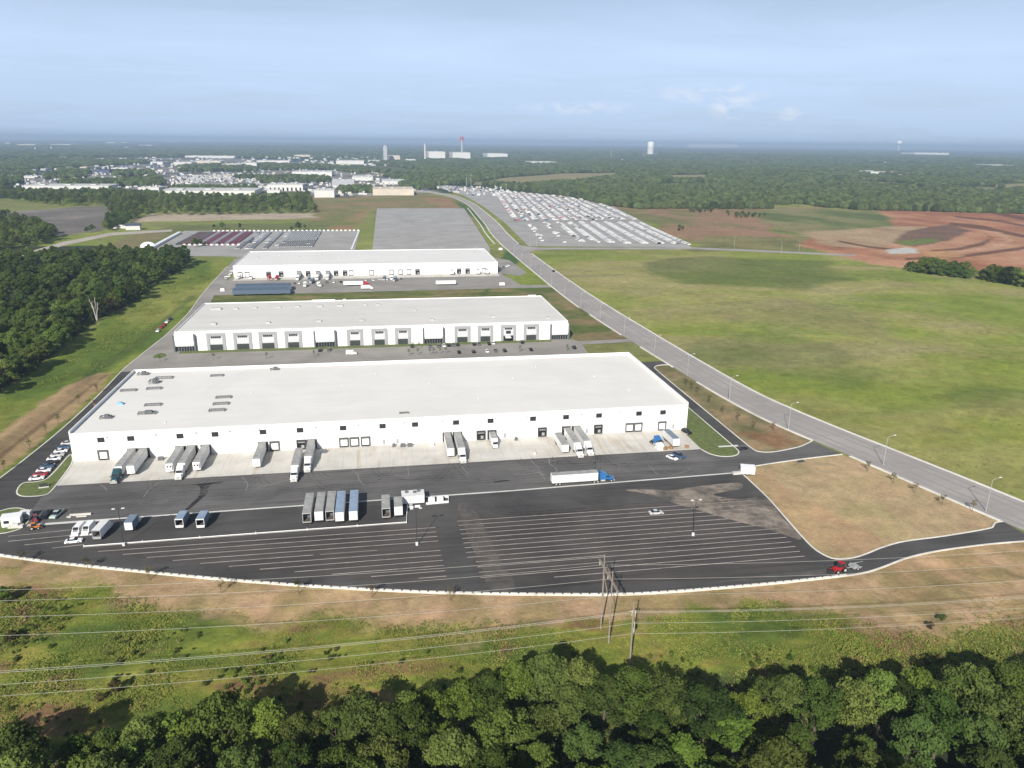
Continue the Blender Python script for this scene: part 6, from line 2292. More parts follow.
FB = [
    (22, 109, 189, 3.2, 90, "bldwhite", "bldroof", "long low white shed left of the tree belt, with two dark doors", 2), (21, 38, 178, 1.9, 60, "bldwhite", "bldroof", "small white shed far left, above the long low shed", 0),
    (-12, 6, 178.5, 2.2, 60, "bldwhite", "bldroof", "white shed cut by the left picture edge", 0), (80, 87, 170.5, 3.6, 80, "bldtan", "bldtan", "tan block left of the dark blue building", 0),
    (92, 110, 173.5, 3.4, 120, "bldblue", "bldblue", "dark blue roofed building among pale sheds", 0), (111, 128, 170.5, 2.6, 120, "bldwhite", "bldroof", "white shed just right of the slim white silo", 0),
    (138, 159, 190, 2.4, 60, "bldwhite", "bldwhite", "white roofed shed left of the long shed behind pines", 0), (159, 255, 195.5, 4.6, 110, "bldwhite", "bldroof", "very long white shed half hidden behind the tree belt", 4),
    (184, 214, 188.2, 2.0, 40, "bldwhite", "bldwhite", "low white shed behind the very long shed, left one", 0), (222, 256, 188, 2.2, 40, "bldwhite", "bldwhite", "low white shed behind the very long shed, right one", 0),
    (222, 241, 167.3, 3.2, 150, "bldtan", "bldwhite", "cream block with pale roof above the grey truck park", 0), (241, 257, 166.6, 3.6, 150, "bldwhite", "bldroof", "white block right of the cream one", 0),
    (183, 236, 157.6, 1.6, 150, "bldwhite", "bldwhite", "pale thin line of sheds below the blue woods", 0), (194, 221, 163.5, 2.4, 150, "bldtan", "bldwhite", "pale tan sheds left of the cream block", 0),
    (150, 163, 164.2, 2.2, 120, "bldwhite", "bldroof", "white shed among dark trees, left of the tan sheds", 0), (173, 192, 164, 1.8, 120, "bldwhite", "bldroof", "low white shed left of the pale tan sheds", 0),
    (268, 303, 191.0, 6.2, 70, "bldwhite", "bldroof", "white building with a row of dark windows, left of the two storey block", 8), (267, 280, 193, 2.6, 30, "bldwhite", "bldwhite", "small white annex below the building with dark windows", 0),
    (292, 332, 176.2, 4.2, 120, "bldwhite", "bldroof", "long white building with two dark doors on its right end", 3), (314.5, 334.5, 197.5, 7.0, 70, "bldwhite", "bldroof", "stout white block at the edge of the brown field", 0),
    (332, 354.5, 186.5, 5.5, 90, "bldgrey", "bldroof", "grey block behind the stout white one", 0), (352, 373, 180.5, 3.0, 120, "bldwhite", "bldwhite", "white roofed hall right of the grey block", 0),
    (373, 414, 195.3, 6.0, 90, "bldtan", "bldtan", "cream block with heaps at the end of the brown field", 0), (382, 405, 184.3, 3.0, 120, "bldwhite", "bldroof", "white roofed hall left of the road bend", 0),
    (336, 364, 163.8, 2.8, 200, "bldwhite", "bldroof", "pale long block in front of the far woods", 0), (368, 380, 163, 2.0, 200, "bldwhite", "bldroof", "small pale block right of the long one before far woods", 0),
    (294, 310, 157, 1.8, 200, "bldtan", "bldroof", "pale blocks far behind, above the long white building", 0), (256, 290, 163, 2.2, 150, "bldwhite", "bldroof", "pale sheds above the building with two dark doors", 0),
    (389, 400, 160.6, 4.6, 200, "bldtan", "bldtan", "tan block right of the grey tower", 0), (406, 415.5, 161.6, 2.0, 100, "bldwhite", "bldwhite", "small white roof left of the slim chimney", 0),
    (429, 445, 157.8, 5.6, 300, "bldwhite", "bldwhite", "white cube building right of the slim chimney", 0), (453, 470, 158, 5.0, 300, "bldwhite", "bldroof", "white building under the red topped chimney", 0),
    (488, 507, 157.3, 3.2, 300, "bldwhite", "bldwhite", "white building right of the chimneys", 0), (532, 556, 164.6, 2.2, 200, "bldwhite", "bldroof", "pale shed in the middle woods", 0),
    (864, 893, 174.6, 2.2, 200, "bldwhite", "bldroof", "pale shed among the right woods", 0), (920, 943, 155.4, 1.5, 300, "bldwhite", "bldwhite", "white long building far in the right woods", 0),
    (700, 726, 147.4, 1.6, 400, "bldwhite", "bldwhite", "pale building on the far right skyline", 0), (997, 1012, 168, 2, 200, "bldwhite", "bldroof", "small pale shed near the right picture edge", 0),
    (3, 12, 144.5, 3.2, 500, "bldtan", "bldtan", "tan tower block on the far left shore", 0), (12, 40, 146.2, 3.0, 500, "bldtan", "bldwhite", "tan blocks on the far left shore", 0), (44, 76, 145.6, 2.2, 500, "bldwhite", "bldwhite", "pale blocks right of the tan shore blocks", 0),
    (103, 118, 143.6, 2.2, 500, "bldwhite", "bldwhite", "white building on the far left skyline", 0), (120, 129, 143.6, 2.4, 500, "bldwhite", "bldwhite", "white building on the left skyline, right of another", 0), (136, 154, 146.3, 1.8, 400, "bldwhite", "bldwhite", "pale building below the left skyline", 0), (163, 178, 142.4, 1.8, 500, "bldwhite", "bldwhite", "white building on the skyline above the pines", 0),
]
for f in FB:
    far_building(f[0], f[1], f[2], f[3], f[4], f[5], f[6], f[7], doors=f[8])


def tower(px, pyb, hpx, wpx, mt, label, name="chimney", top=None, cat="chimney", taper=.7):
    x, y = at(px, pyb)
    x1, _ = at(px + 1, pyb)
    m_ = x1 - x
    h, r = hpx * m_, wpx * m_ / 2
    t = thing(name, label, cat, (x, y, -3))
    MB().tube((0, 0, 0), (0, 0, h + 3), r, r * taper, 14).build("shaft", M[mt], t)
    if top:
        MB().tube((0, 0, h * .86 + 3), (0, 0, h + 3.2), r * taper * 1.35, r * taper * 1.2, 14).build("top_band", M[top], t)
        for dx in (-1, 1):
            MB().tube((dx * r * 2.0, 0, h * .78), (dx * r * 2.0, 0, h * 1.0 + 3), r * .4, None, 8).build("mast", M[top], t)
    return t


tower(425.2, 159.5, 15, 2.0, "bldwhite", "slim white chimney left of the white cube building", taper=.6)
tower(462, 157.5, 19, 1.6, "bldgrey", "tall chimney with a reddish top above a white building", top="red", taper=.8)
x, y = at(385.5, 161)
m_ = at(386.5, 161)[0] - x
t = thing("factory_tower", "pale grey block tower standing before the far woods", "tower", (x, y, -3))
MB().box(-1.9 * m_, 1.9 * m_, 0, 30, 0, 14 * m_ + 3).build("wall", M["bldgrey"], t)
MB().box(-1.2 * m_, 1.0 * m_, 4, 24, 14 * m_ + 3.01, 15.2 * m_ + 3).build("penthouse", M["bldgrey"], t)
tower(108.6, 170.5, 5.5, 1.3, "bldwhite", "slim white silo right of the dark blue building", "silo", cat="silo", taper=1)
tower(51.5, 149.5, 4.5, 1.6, "bldwhite", "small white tank tower on the far left shore", "storage_tank", cat="tank", taper=1)
tower(35.6, 150.5, 4.0, 1.6, "bldwhite", "small white tank by the strip of water far left", "storage_tank", cat="tank", taper=1)


def water_tower(px, pyb, hpx, wpx, label, solid):
    x, y = at(px, pyb)
    m_ = at(px + 1, pyb)[0] - x
    h, r = hpx * m_, wpx * m_ / 2
    t = thing("water_tower", label, "water tower", (x, y, -3))
    a = MB()
    a.tube((0, 0, 0), (0, 0, h * .6), r * (.95 if solid else .35), r * (.95 if solid else .3), 16)
    a.build("shaft", M["bldwhite"], t)
    b = MB()
    b.tube((0, 0, h * .6), (0, 0, h * .72), r * (.95 if solid else .4), r, 18, None, False)
    b.tube((0, 0, h * .72), (0, 0, h * .93), r, r, 18, None, False)
    b.tube((0, 0, h * .93), (0, 0, h), r, r * .5, 18)
    b.build("tank", M["white"], t)


water_tower(650.2, 154.4, 10, 5.2, "stout white water tower rising from the woods right of centre", True)
water_tower(898, 151, 4.6, 2.6, "small white water tower on the right skyline", False)
for i, (px, pyb, h_) in enumerate([(611, 159, 9), (466.5, 186, 9), (471, 186, 12), (506, 192, 9), (103, 163, 6)]):
    x, y = at(px, pyb)
    m_ = at(px + 1, pyb)[0] - x
    t = thing("radio_mast", f"thin grey mast rising from the far trees, {ordw(i)} listed from the middle", "mast", (x, y, -2))
    MB().tube((0, 0, 0), (0, 0, h_ * m_), .22 * m_, .12 * m_, 6).build("pole", M["bldgrey"], t)
    MB().box(-.6 * m_, .6 * m_, -.2, .2, h_ * m_ * .9, h_ * m_ * .94).build("arm", M["bldgrey"], t)
x, y = at(133, 230)
ob = thing("shed", "dark roofed shed with white ends by the pale gravel far left", "shed", (x, y, 0), .1)
MB().box(-9, 9, 0, 12, 0, 6).build("wall", M["bldwhite"], ob)
MB().prof_x([(-1, 6.02), (6, 8.5), (13, 6.02)], -9.5, 9.5).build("roof", M["bldblue"], ob)
x, y = at(121, 228.5)
tag(MB().box(-10, 8, 0, 8, 0, 3.5).box(-6, 2, 1, 7, 3.502, 4.4).build("storage_shed", M["bldwhite"], None, (x, y, 0)), "low white shed left of the dark roofed shed", "shed")
# small houses and vehicles scattered through the estate: too many and small to count
g2 = np.random.default_rng(5)
SV, SF, SM = [], [], []
for poly, n_, sz in (([(0, 174), (160, 171), (256, 172), (320, 183), (300, 190), (0, 188)], 480, 7), ([(175, 176), (256, 174), (256, 182), (180, 182)], 380, 5), ([(256, 158), (340, 166), (430, 182), (445, 190), (330, 197), (256, 190)], 380, 7),
                     ([(0, 158), (256, 157), (256, 171), (0, 173)], 260, 13), ([(260, 152), (380, 158), (400, 166), (260, 164)], 140, 16), ([(430, 187), (500, 187), (520, 196), (470, 196)], 120, 5),
                     ([(0, 141), (180, 141), (180, 147), (0, 149)], 260, 60), ([(500, 152), (1024, 152), (1024, 185), (560, 168)], 160, 14)):
    xs = [p[0] for p in poly]
    ys = [p[1] for p in poly]
    c = 0
    while c < n_:
        px, py = g2.uniform(min(xs), max(xs)), g2.uniform(min(ys), max(ys))
        if not inside(np.array([px]), np.array([py]), poly)[0]:
            continue
        c += 1
        x, y = at(px, py)
        w, d, h = sz * g2.uniform(.5, 1.5), sz * g2.uniform(.5, 1.6), min(sz, 9) * g2.uniform(.3, .7)
        b = len(SV)
        SV += [(x - w / 2, y - d / 2, -2), (x + w / 2, y - d / 2, -2), (x + w / 2, y + d / 2, -2), (x - w / 2, y + d / 2, -2),
               (x - w / 2, y - d / 2, h), (x + w / 2, y - d / 2, h), (x + w / 2, y + d / 2, h), (x - w / 2, y + d / 2, h), (x - w / 2, y, h * 1.25), (x + w / 2, y, h * 1.25)]
        SF += [(b, b + 1, b + 5, b + 4), (b + 1, b + 2, b + 6, b + 9, b + 5), (b + 2, b + 3, b + 7, b + 6), (b + 3, b, b + 4, b + 8, b + 7), (b + 4, b + 5, b + 9, b + 8), (b + 8, b + 9, b + 6, b + 7)]
        SM += [int(g2.choice([0, 0, 1, 2, 2, 2, 3], 1)[0])] * 6
me = bpy.data.meshes.new("distant_sheds")
me.from_pydata(SV, [], SF)
for q in ("bldwhite", "bldtan", "bldgrey", "bldblue"):
    me.materials.append(M[q])
me.polygons.foreach_set("material_index", SM)
me.update()
o = bpy.data.objects.new("distant_sheds", me)
col.objects.link(o)
tag(o, "scattered tiny sheds, parked lorries and houses of the far estate", "sheds", None, "stuff")
# strip of river far left
struct("river_water", MB().sheet(pts([(-60, 150.2), (10, 149.6), (33, 151.2), (31, 153.4), (-60, 154.5)]), 0.9), glass("pale_river_water", (0.3, 0.34, 0.38)))

# ------------------------------------------------------------------ masses of trees (too many to count): geometry nodes on scattered points
def points_object(name, P_, S_, label, cat, build):
    me = bpy.data.meshes.new(name)
    me.vertices.add(len(P_))
    me.vertices.foreach_set("co", np.asarray(P_, np.float32).ravel())
    a = me.attributes.new("scl", "FLOAT_VECTOR", "POINT")
    a.data.foreach_set("vector", np.asarray(S_, np.float32).ravel())
    a = me.attributes.new("rot", "FLOAT_VECTOR", "POINT")
    rr = np.zeros((len(P_), 3), np.float32)
    rr[:, 2] = rng.random(len(P_)) * 6.28
    a.data.foreach_set("vector", rr.ravel())
    me.update()
    o = bpy.data.objects.new(name, me)
    col.objects.link(o)
    ng = bpy.data.node_groups.new(name, "GeometryNodeTree")
    ng.interface.new_socket("Geometry", in_out="INPUT", socket_type="NodeSocketGeometry")
    ng.interface.new_socket("Geometry", in_out="OUTPUT", socket_type="NodeSocketGeometry")
    N, L = ng.nodes, ng.links
    gi_, go_ = N.new("NodeGroupInput"), N.new("NodeGroupOutput")
    ins = N.new("GeometryNodeInstanceOnPoints")
    L.new(gi_.outputs[0], ins.inputs["Points"])
    for nm, sk in (("scl", "Scale"), ("rot", "Rotation")):
        na = N.new("GeometryNodeInputNamedAttribute")
        na.data_type = "FLOAT_VECTOR"
        na.inputs["Name"].default_value = nm
        L.new(na.outputs[0], ins.inputs[sk])
    L.new(build(N, L), ins.inputs["Instance"])
    L.new(ins.outputs[0], go_.inputs[0])
    md = o.modifiers.new("scatter", "NODES")
    md.node_group = ng
    return tag(o, label, cat, None, "stuff")


def inst_of(ob):
    def f(N, L):
        oi = N.new("GeometryNodeObjectInfo")
        oi.inputs["Object"].default_value = ob
        oi.inputs["As Instance"].default_value = True
        return oi.outputs["Geometry"]
    return f


def blob_crown(seed):
    def f(N, L):
        ico = N.new("GeometryNodeMeshIcoSphere")
        ico.inputs["Radius"].default_value = 1.0
        ico.inputs["Subdivisions"].default_value = 4
        ns = N.new("ShaderNodeTexNoise")
        ns.noise_dimensions = "4D"
        ns.inputs["W"].default_value = seed * 3.1
        ns.inputs["Scale"].default_value = 2.6
        ns.inputs["Detail"].default_value = 4
        ns.inputs["Roughness"].default_value = .8
        p = N.new("GeometryNodeInputPosition")
        vm = N.new("ShaderNodeVectorMath")
        vm.operation = "SCALE"
        mr = N.new("ShaderNodeMath")
        mr.operation = "MULTIPLY_ADD"
        mr.inputs[1].default_value = 2.0
        mr.inputs[2].default_value = -1.0
        L.new(ns.outputs["Fac"], mr.inputs[0])
        L.new(p.outputs[0], vm.inputs[0])
        L.new(mr.outputs[0], vm.inputs["Scale"])
        sp_ = N.new("GeometryNodeSetPosition")
        L.new(ico.outputs["Mesh"], sp_.inputs["Geometry"])
        L.new(vm.outputs[0], sp_.inputs["Offset"])
        sm_ = N.new("GeometryNodeSetMaterial")
        sm_.inputs["Material"].default_value = M["farleaf"]
        L.new(sp_.outputs[0], sm_.inputs["Geometry"])
        return sm_.outputs[0]
    return f


# the deep part of the left wood and the other leafy masses use the real crowns
crowns = [[c for c in p[0].children if c.name.startswith("crown")][0] for p in protos]


def mass(name, label, points, kinds, sc=(.85, 1.3), zo=0.0, seed=1):
    g = random.Random(seed)
    per = {k: [] for k in kinds}
    for p in points:
        per[g.choice(kinds)].append(p)
    for k, pl in per.items():
        if not pl:
            continue
        s = np.array([[g.uniform(*sc)] * 3 for _ in pl])
        s[:, 2] *= np.array([g.uniform(.9, 1.15) for _ in pl])
        points_object(name, [(x, y, -.6 + zo if zo == 0 else -4.3 * q_[0] + zo) for (x, y), q_ in zip(pl, s)], s, label.replace("%", protos[k][1].split(" tree")[0]), "wood", inst_of(crowns[k]))


mass("woodland", "near end of the bottom wood running towards the camera, its % trees", wood_rest, [0, 1, 2, 4], seed=2)
mass("woodland", "deep inside of the left wood, its % trees", rest, [0, 2, 2, 4, 6], seed=3)
us = []
for yy in np.arange(388, 800, 3.4):
    us.append((float(np.interp(yy, eys, exs)) + random.uniform(-5, 1.0), float(yy)))
mass("scrub", "bushy undergrowth along the right edge of the left wood, its % shrubs", us, [0, 2, 6, 7], (.22, .42), zo=.1, seed=17)
b1 = pts([(-40, 187), (20, 193), (60, 194), (110, 193), (160, 197), (245, 200), (308, 197), (316, 213), (240, 215), (150, 216), (128, 219), (112, 215), (104, 206), (60, 206.5), (0, 199), (-40, 196)])
mass("tree_belt", "belt of trees before the white sheds of the estate, its % trees", scatter(b1, 12.5, 20000, 31), [0, 1, 1, 5, 3], (.8, 1.2), seed=5)
b2 = pts([(-60, 222), (0, 219), (35, 225), (58, 236), (48, 244), (0, 250), (-60, 256)])
mass("tree_belt", "small wood left of the grey dirt lot, its % trees", scatter(b2, 9, 8000, 33), [0, 1, 5], (.8, 1.2), seed=7)
b3 = pts([(108, 219), (128, 214), (140, 216), (124, 226), (108, 232), (104, 229)])
mass("tree_belt", "clump of trees at the right of the grey dirt lot, its % trees", scatter(b3, 8, 1500, 35), [0, 2], (.6, .9), seed=9)
b4 = [pts([(690, 211), (712, 210.5), (712, 213), (690, 213.5)]), pts([(722, 214), (750, 215), (765, 217), (740, 219)]), pts([(676, 229), (682, 228), (684, 231), (678, 231.5)])]
for i, b in enumerate(b4):
    mass("scrub", f"low scrub on the brown field, its % bushes, {ordw(i)} patch", scatter(b, 10, 800, 41 + i), [2], (.35, .6), seed=11 + i)

# far woods: crowns over the whole country beyond, thinning into a canopy with distance
W1 = pts([(478, 184), (520, 191), (570, 197), (610, 206), (640, 209), (760, 209), (905, 211), (1090, 216), (1090, 149.5), (420, 143.6), (150, 141), (40, 141), (-90, 141), (-90, 158), (40, 156), (200, 157), (330, 158), (385, 165), (418, 170), (392, 180), (432, 186)])
clear = [pts(c) for c in ([(470, 184), (500, 178), (560, 173.5), (622, 172.5), (614, 178.5), (560, 183.5), (520, 186.5)], [(668, 175), (708, 174.5), (710, 180.5), (672, 181.5)], [(895, 190), (930, 188), (950, 190), (930, 193)],
                          [(985, 184), (1040, 183), (1040, 189), (995, 187)], [(640, 150), (660, 150), (660, 157), (640, 157)])]
W2 = [pts(c) for c in ([(0, 173), (30, 172), (36, 175), (0, 177)], [(44, 176), (75, 175), (80, 178), (46, 180)], [(112, 173), (150, 172), (156, 176), (116, 177)], [(60, 183), (120, 182), (118, 186), (64, 187)], [(232, 176), (262, 176), (262, 179), (236, 179)], [(170, 190), (256, 189), (256, 191.5), (176, 192)], [(300, 166), (330, 166), (334, 169), (300, 169)], [(338, 190), (372, 189), (372, 193), (340, 193)], [(178, 167.5), (225, 164.5), (256, 168), (256, 171), (180, 172)], [(0, 157), (120, 157), (150, 163), (70, 168), (0, 172)], [(60, 170), (90, 172), (84, 178), (60, 180)], [(0, 180), (22, 178), (22, 184), (0, 186)],
                       [(255, 164), (330, 166), (420, 175), (430, 183), (330, 170), (262, 170)], [(120, 181), (160, 179), (165, 186), (120, 187)], [(400, 185), (432, 186), (436, 190), (405, 190)], [(256, 178), (290, 177), (330, 180), (330, 183), (262, 183)])]


def far_points(polys, holes, r0, r1, k_, smin):
    out_p, out_s = [], []
    r = r0
    while r < r1:
        s = max(smin, r * k_)
        a0, a1 = math.radians(-36), math.radians(56)
        n_ = int(r * (a1 - a0) / s)
        th = a0 + (np.arange(n_) + rng.random(n_)) * s / r
        rr = r + rng.random(n_) * s * 1.2
        x, y = rr * np.sin(th), rr * np.cos(th)
        ok = np.zeros(n_, bool)
        for p in polys:
            ok |= inside(x, y, p)
        for h in holes:
            ok &= ~inside(x, y, h)
        x, y = x[ok], y[ok]
        # meadows and gaps
        gap = fbm(x, y, 420, 131, 4)
        keep = (gap < np.where(r > 2300, .63, .72)) & (rng.random(len(x)) < .96)
        x, y = x[keep], y[keep]
        hgt = 4.6 + 3.2 * rng.random(len(x)) + 2.5 * (fbm(x, y, 160, 137) - .5)
        rad = s * (.42 + .36 * rng.random(len(x)))
        out_p.append(np.stack([x, y, hgt * .85], 1))
        out_s.append(np.stack([rad, rad, hgt], 1))
        r += s * .88
    return np.concatenate(out_p), np.concatenate(out_s)


P1, S1 = far_points([W1] + W2, clear, 1350, 26000, .0046, 9.0)
lift = st(np.sqrt(P1[:, 0] ** 2 + P1[:, 1] ** 2), 2600, 6000) * (fbm(P1[:, 0], P1[:, 1], 2600, 107, 3) - .45) * 34
P1[:, 2] += lift
print("far wood", len(P1))
pick = rng.integers(0, 3, len(P1))
for q in range(3):
    points_object("far_woodland", P1[pick == q], S1[pick == q], "wooded country stretching to the horizon, leafy crowns mixed", "wood", blob_crown(q + 1))

# weeds and tall grass on the slope below the yard and on the west bank
def tufts(name, label, XY, size, mt, seed):
    g = np.random.default_rng(seed)
    n = len(XY)
    V, k_ = [], 7
    c = np.repeat(XY, k_, 0)
    s = np.repeat(size, k_)
    m_ = len(c)
    off = g.normal(size=(m_, 2)) * s[:, None] * .38
    z = g.random(m_) * s * .7 - .35
    ctr = np.stack([c[:, 0] + off[:, 0], c[:, 1] + off[:, 1], z + np.repeat(HZT, k_)], 1)
    nr = g.normal(size=(m_, 3)) * .5 + np.array([0, 0, 1.0])
    nr /= np.linalg.norm(nr, axis=1)[:, None]
    u = np.cross(nr, g.normal(size=(m_, 3)))
    u /= np.linalg.norm(u, axis=1)[:, None]
    v = np.cross(nr, u)
    w = (s * (.16 + .16 * g.random(m_)))[:, None]
    q = np.stack([ctr + u * w, ctr + v * w * .7, ctr - u * w, ctr - v * w * .7], 1).reshape(-1, 3)
    nf = len(q) // 4
    me = bpy.data.meshes.new(name)
    me.vertices.add(len(q))
    me.vertices.foreach_set("co", q.astype(np.float32).ravel())
    me.loops.add(nf * 4)
    me.loops.foreach_set("vertex_index", np.arange(nf * 4, dtype=np.int32))
    me.polygons.add(nf)
    me.polygons.foreach_set("loop_start", np.arange(0, nf * 4, 4, dtype=np.int32))
    me.update(calc_edges=True)
    me.materials.append(mt)
    o = bpy.data.objects.new(name, me)
    col.objects.link(o)
    return tag(o, label, "plants", None, "stuff")


def weedmat(name, stops, sc):
    m, nt, N, L, b = nmat(name)
    g = N.new("ShaderNodeNewGeometry").outputs["Position"]
    n = noise(N, L, g, sc, 5, .7)
    r = ramp(N, stops)
    L.new(n.outputs["Fac"], r.inputs["Fac"])
    n2 = noise(N, L, g, 2.2, 3, .7)
    c = mixc(N, L, r.outputs["Color"], ramp_mul(N, L, n2), 1.0, "MULTIPLY")
    L.new(c, b.inputs["Base Color"])
    b.inputs["Roughness"].default_value = .9
    b.inputs["Specular IOR Level"].default_value = .1
    return m


def ramp_mul(N, L, n2):
    r = ramp(N, [(.3, (.74, .75, .74)), (.7, (1.24, 1.23, 1.2))])
    L.new(n2.outputs["Fac"], r.inputs["Fac"])
    return r.outputs["Color"]


n_ = 190000
X = rng.uniform(-150, 190, n_)
Y = rng.uniform(118, 232, n_)
d = kY(X) - Y
den = fbm(X, Y, 16, 31, 5)
wid = 18 + 16 * st(X, 105, 160) - 9 * st(-X, 50, 105) - 7 * st(X, 30, 60) * (1 - st(X, 85, 120))
pw = st(d + (den - .5) * 22, wid * .7, wid * 1.3)
clump = fbm(X, Y, 6, 141, 4)
keep = (d > 2) & (rng.random(n_) < pw * (.6 + .4 * st(clump, .30, .60)))
XY = np.stack([X[keep], Y[keep]], 1)
HZT = np.zeros(len(XY))
sz = .28 + .75 * rng.random(len(XY)) * st(fbm(XY[:, 0], XY[:, 1], 14, 143), .35, .75) + .12
tufts("weeds", "rank weeds and tall grass on the slope between yard kerb and bottom wood", XY, sz,
      weedmat("rank_weeds", [(.30, (.065, .110, .022)), (.40, (.130, .180, .032)), (.47, (.215, .220, .050)), (.53, (.140, .180, .036)), (.60, (.225, .200, .062)), (.69, (.18, .105, .068))], .09), 3)
g_s = random.Random(91)
sc_pts = []
while len(sc_pts) < 520:
    x, y = g_s.uniform(-120, 150), g_s.uniform(128, 215)
    dd_ = float(kY(np.array([x]))[0]) - y
    wd = 16 - 8 * min(1, max(0, (-x - 50) / 55)) + 16 * min(1, max(0, (x - 105) / 55))
    if dd_ < wd * 1.45 + 3 or fbm(np.array([x]), np.array([y]), 13, 181)[0] < .47 + .12 * g_s.random():
        continue
    sc_pts.append((x, y))
mass("scrub", "low tangled brush among the weeds of the slope, its % shrubs", sc_pts, [0, 1, 3, 7, 8, 9, 1, 3], (.06, .14), zo=.1, seed=13)
n_ = 16000
X = rng.uniform(-192, -141, n_)
Y = rng.uniform(270, 800, n_)
keep = (rng.random(n_) < st(fbm(X, Y, 14, 151, 4), .4, .7)) & ~((X > -166) & (Y < 425)) & (X < np.interp(Y, [p[1] for p in west_line], [p[0] for p in west_line]) - 4)
XY = np.stack([X[keep], Y[keep]], 1)
HZT = np.full(len(XY), -1.0)
tufts("weeds", "coarse grass on the bank between the west drive and the left wood", XY, .5 + .9 * rng.random(len(XY)),
      weedmat("bank_grass", [(.32, (.075, .12, .024)), (.48, (.15, .19, .037)), (.66, (.21, .215, .057))], .05), 5)
n_ = 60000
rr_ = 200 + 420 * rng.random(n_) ** 1.3
aa_ = np.radians(rng.uniform(8, 52, n_))
X, Y = rr_ * np.sin(aa_), rr_ * np.cos(aa_)
rx = np.interp(Y, [p[1] for p in roadR], [p[0] for p in roadR])
keep = (X > rx + 3) & (Y > 150) & (X < 560) & (rng.random(n_) < st(fbm(X, Y * 1.6, 26, 161, 5), .46, .72))
XY = np.stack([X[keep], Y[keep]], 1)
HZT = (fld_h(XY[:, 0], XY[:, 1]))
tufts("weeds", "coarse weeds scattered through the big field right of the road", XY, .35 + .8 * rng.random(len(XY)),
      weedmat("field_weeds", [(.32, (.07, .105, .028)), (.48, (.13, .165, .04)), (.66, (.21, .20, .06))], .03), 9)
bush = thing("bush", "dark bush on the slope at the right picture edge", "bush", (0, 0, 0))
for i, (px, py, k, s_, lb) in enumerate([(942, 619, 2, .22, "dark round bush on the slope, above the bottom wood at right"), (930, 628, 9, .24, "reddish bush on the slope below the dark one at right"),
(116, 693, 9, .35, "reddish bush in the weeds at lower left"), (12, 640, 9, .35, "dull reddish bush at the left picture edge"), (3, 604, 3, .5, "bright green bush at the left edge below the yard kerb"), (100, 700, 9, .25, "small reddish bush left of the larger one")]):
    x, y = at(px, py)
    place_tree(k, x, y, -1.2, s_, i, lb, "bushes on the slope")
bpy.data.objects.remove(bush)

# ------------------------------------------------------------------ sky, sun and haze
SUN_EL, SUN_AZ = R(32.0), R(203.0)          # azimuth clockwise from +y
w = bpy.data.worlds.new("World")
scene.world = w
w.use_nodes = True
nt = w.node_tree
N, L = nt.nodes, nt.links
bg = N["Background"]
sky = N.new("ShaderNodeTexSky")
sky.sky_type = "NISHITA"
sky.sun_disc = False
sky.sun_elevation = SUN_EL
sky.sun_rotation = SUN_AZ
sky.altitude = 150
sky.air_density = 1.0
sky.dust_density = 0.8
sky.ozone_density = 1.2
tc = N.new("ShaderNodeTexCoord").outputs["Generated"]
sp_ = N.new("ShaderNodeSeparateXYZ")
L.new(tc, sp_.inputs[0])
# thin high cloud laid out on a plane overhead
zz = mth(N, L, "MAXIMUM", mth(N, L, "ADD", sp_.outputs[2], 0.06), 0.02)
cx = N.new("ShaderNodeCombineXYZ")
L.new(mth(N, L, "DIVIDE", sp_.outputs[0], zz), cx.inputs[0])
L.new(mth(N, L, "DIVIDE", sp_.outputs[1], zz), cx.inputs[1])
mp = N.new("ShaderNodeMapping")
mp.inputs["Rotation"].default_value = (0, 0, .5)
mp.inputs["Scale"].default_value = (.30, .42, 1)
L.new(cx.outputs[0], mp.inputs["Vector"])
c1 = noise(N, L, mp.outputs["Vector"], 1.6, 8, .58, .8)
r1 = ramp(N, [(.26, (.80, .80, .80)), (.68, (1, 1, 1))])
L.new(c1.outputs["Fac"], r1.inputs["Fac"])
slant = mth(N, L, "MINIMUM", mth(N, L, "DIVIDE", .10, mth(N, L, "MAXIMUM", sp_.outputs[2], .01)), 1.0)
fac = mth(N, L, "MULTIPLY", mth(N, L, "MULTIPLY", r1.outputs["Color"], .97), slant)
low = mth(N, L, "MINIMUM", mth(N, L, "MULTIPLY", mth(N, L, "MAXIMUM", sp_.outputs[2], 0), 8.0), 1.0)
vcol = mixc(N, L, (9.3, 12.2, 16.4), (11.8, 14.9, 20.4), low)
veil = mixc(N, L, sky.outputs["Color"], vcol, fac)
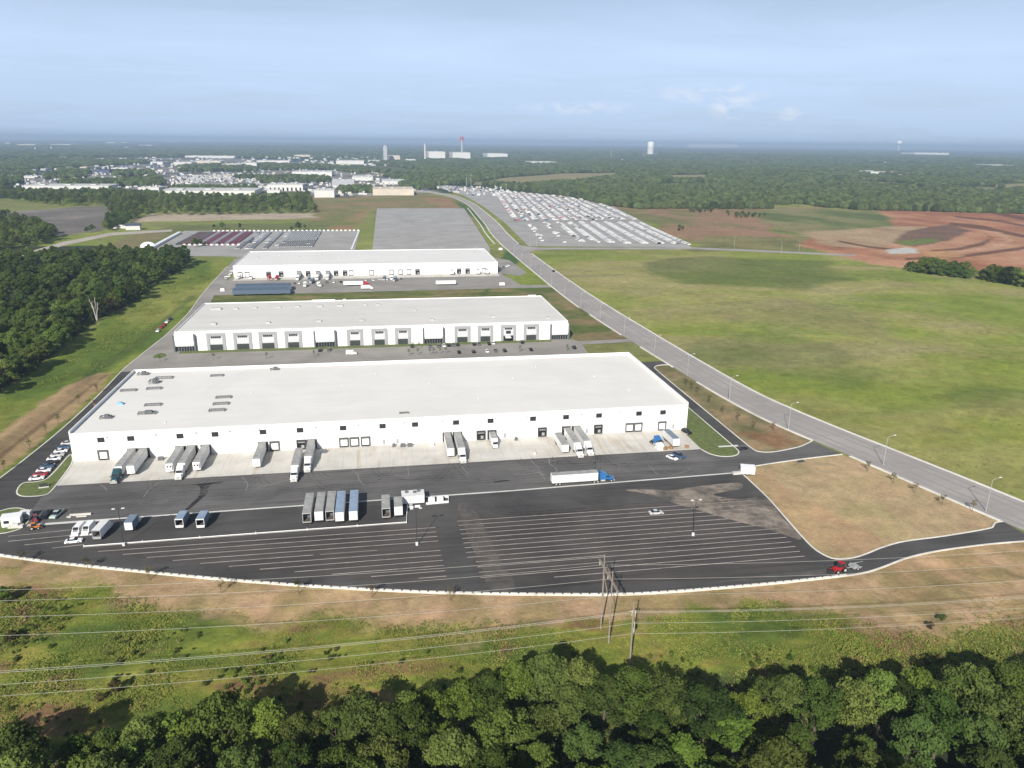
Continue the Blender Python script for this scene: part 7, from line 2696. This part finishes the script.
# three small cumulus low in the sky
for az, el, wa, we in ((23.5, 3.3, 4.2, .75), (24.6, 2.4, 1.6, 1.0), (28.6, 2.0, 1.0, .55), (14.2, 2.3, 4.5, .5)):
    a_ = R(az)
    px_ = mth(N, L, "SUBTRACT", mth(N, L, "MULTIPLY", sp_.outputs[0], math.cos(a_)), mth(N, L, "MULTIPLY", sp_.outputs[1], math.sin(a_)))
    ax_ = mth(N, L, "POWER", mth(N, L, "ABSOLUTE", mth(N, L, "DIVIDE", px_, R(wa))), 2.0)
    ay_ = mth(N, L, "POWER", mth(N, L, "ABSOLUTE", mth(N, L, "DIVIDE", mth(N, L, "SUBTRACT", sp_.outputs[2], R(el)), R(we))), 2.0)
    fwd_ = mth(N, L, "GREATER_THAN", mth(N, L, "ADD", mth(N, L, "MULTIPLY", sp_.outputs[0], math.sin(a_)), mth(N, L, "MULTIPLY", sp_.outputs[1], math.cos(a_))), 0.0)
    body_ = mth(N, L, "MAXIMUM", mth(N, L, "SUBTRACT", 1.0, mth(N, L, "ADD", ax_, ay_)), 0.0)
    mp3 = N.new("ShaderNodeMapping")
    mp3.inputs["Scale"].default_value = (1, 1, 2.2)
    L.new(tc, mp3.inputs["Vector"])
    cn_ = noise(N, L, mp3.outputs["Vector"], 42.0, 6, .6, .4)
    rr_ = ramp(N, [(.42, (0, 0, 0)), (.66, (1, 1, 1))])
    L.new(cn_.outputs["Fac"], rr_.inputs["Fac"])
    k_ = mth(N, L, "MULTIPLY", mth(N, L, "MULTIPLY", mth(N, L, "MULTIPLY", body_, rr_.outputs["Color"]), fwd_), .55)
    veil = mixc(N, L, veil, (17.5, 17.4, 17.4), k_)
L.new(veil, bg.inputs["Color"])
bg.inputs["Strength"].default_value = 0.042

sd = bpy.data.lights.new("sun", "SUN")
sd.energy = 5.0
sd.angle = R(0.53)
sd.color = (1.0, .945, .86)
so_ = bpy.data.objects.new("sun", sd)
col.objects.link(so_)
ldir = Vector((-math.sin(SUN_AZ) * math.cos(SUN_EL), -math.cos(SUN_AZ) * math.cos(SUN_EL), -math.sin(SUN_EL)))
so_.rotation_euler = ldir.to_track_quat("-Z", "Y").to_euler()

HAZE = True
if HAZE:
    hb = MB().box(-46000, 46000, -46000, 46000, -32, 178).build("haze", None)
    hm = bpy.data.materials.new("thin_haze")
    hm.use_nodes = True
    hn = hm.node_tree
    hn.nodes.remove(hn.nodes["Principled BSDF"])
    pv = hn.nodes.new("ShaderNodeVolumePrincipled")
    pv.inputs["Color"].default_value = (.44, .58, .80, 1)
    pv.inputs["Density"].default_value = 8.8e-5
    pv.inputs["Anisotropy"].default_value = 0.0
    hn.links.new(pv.outputs[0], hn.nodes["Material Output"].inputs["Volume"])
    hb.data.materials.append(hm)
    tag(hb, kind="stuff")

scene.view_settings.view_transform = "Standard"
scene.view_settings.look = "None"
scene.view_settings.exposure = 0.43
scene.view_settings.gamma = 1.0
scene.render.engine = "CYCLES"
cy = scene.cycles
cy.use_denoising = True
cy.max_bounces = 5
cy.diffuse_bounces = 2
cy.glossy_bounces = 2
cy.transmission_bounces = 2
cy.volume_bounces = 1
cy.transparent_max_bounces = 8
cy.sample_clamp_indirect = 4
cy.use_adaptive_sampling = True
print("objects", len(bpy.data.objects))
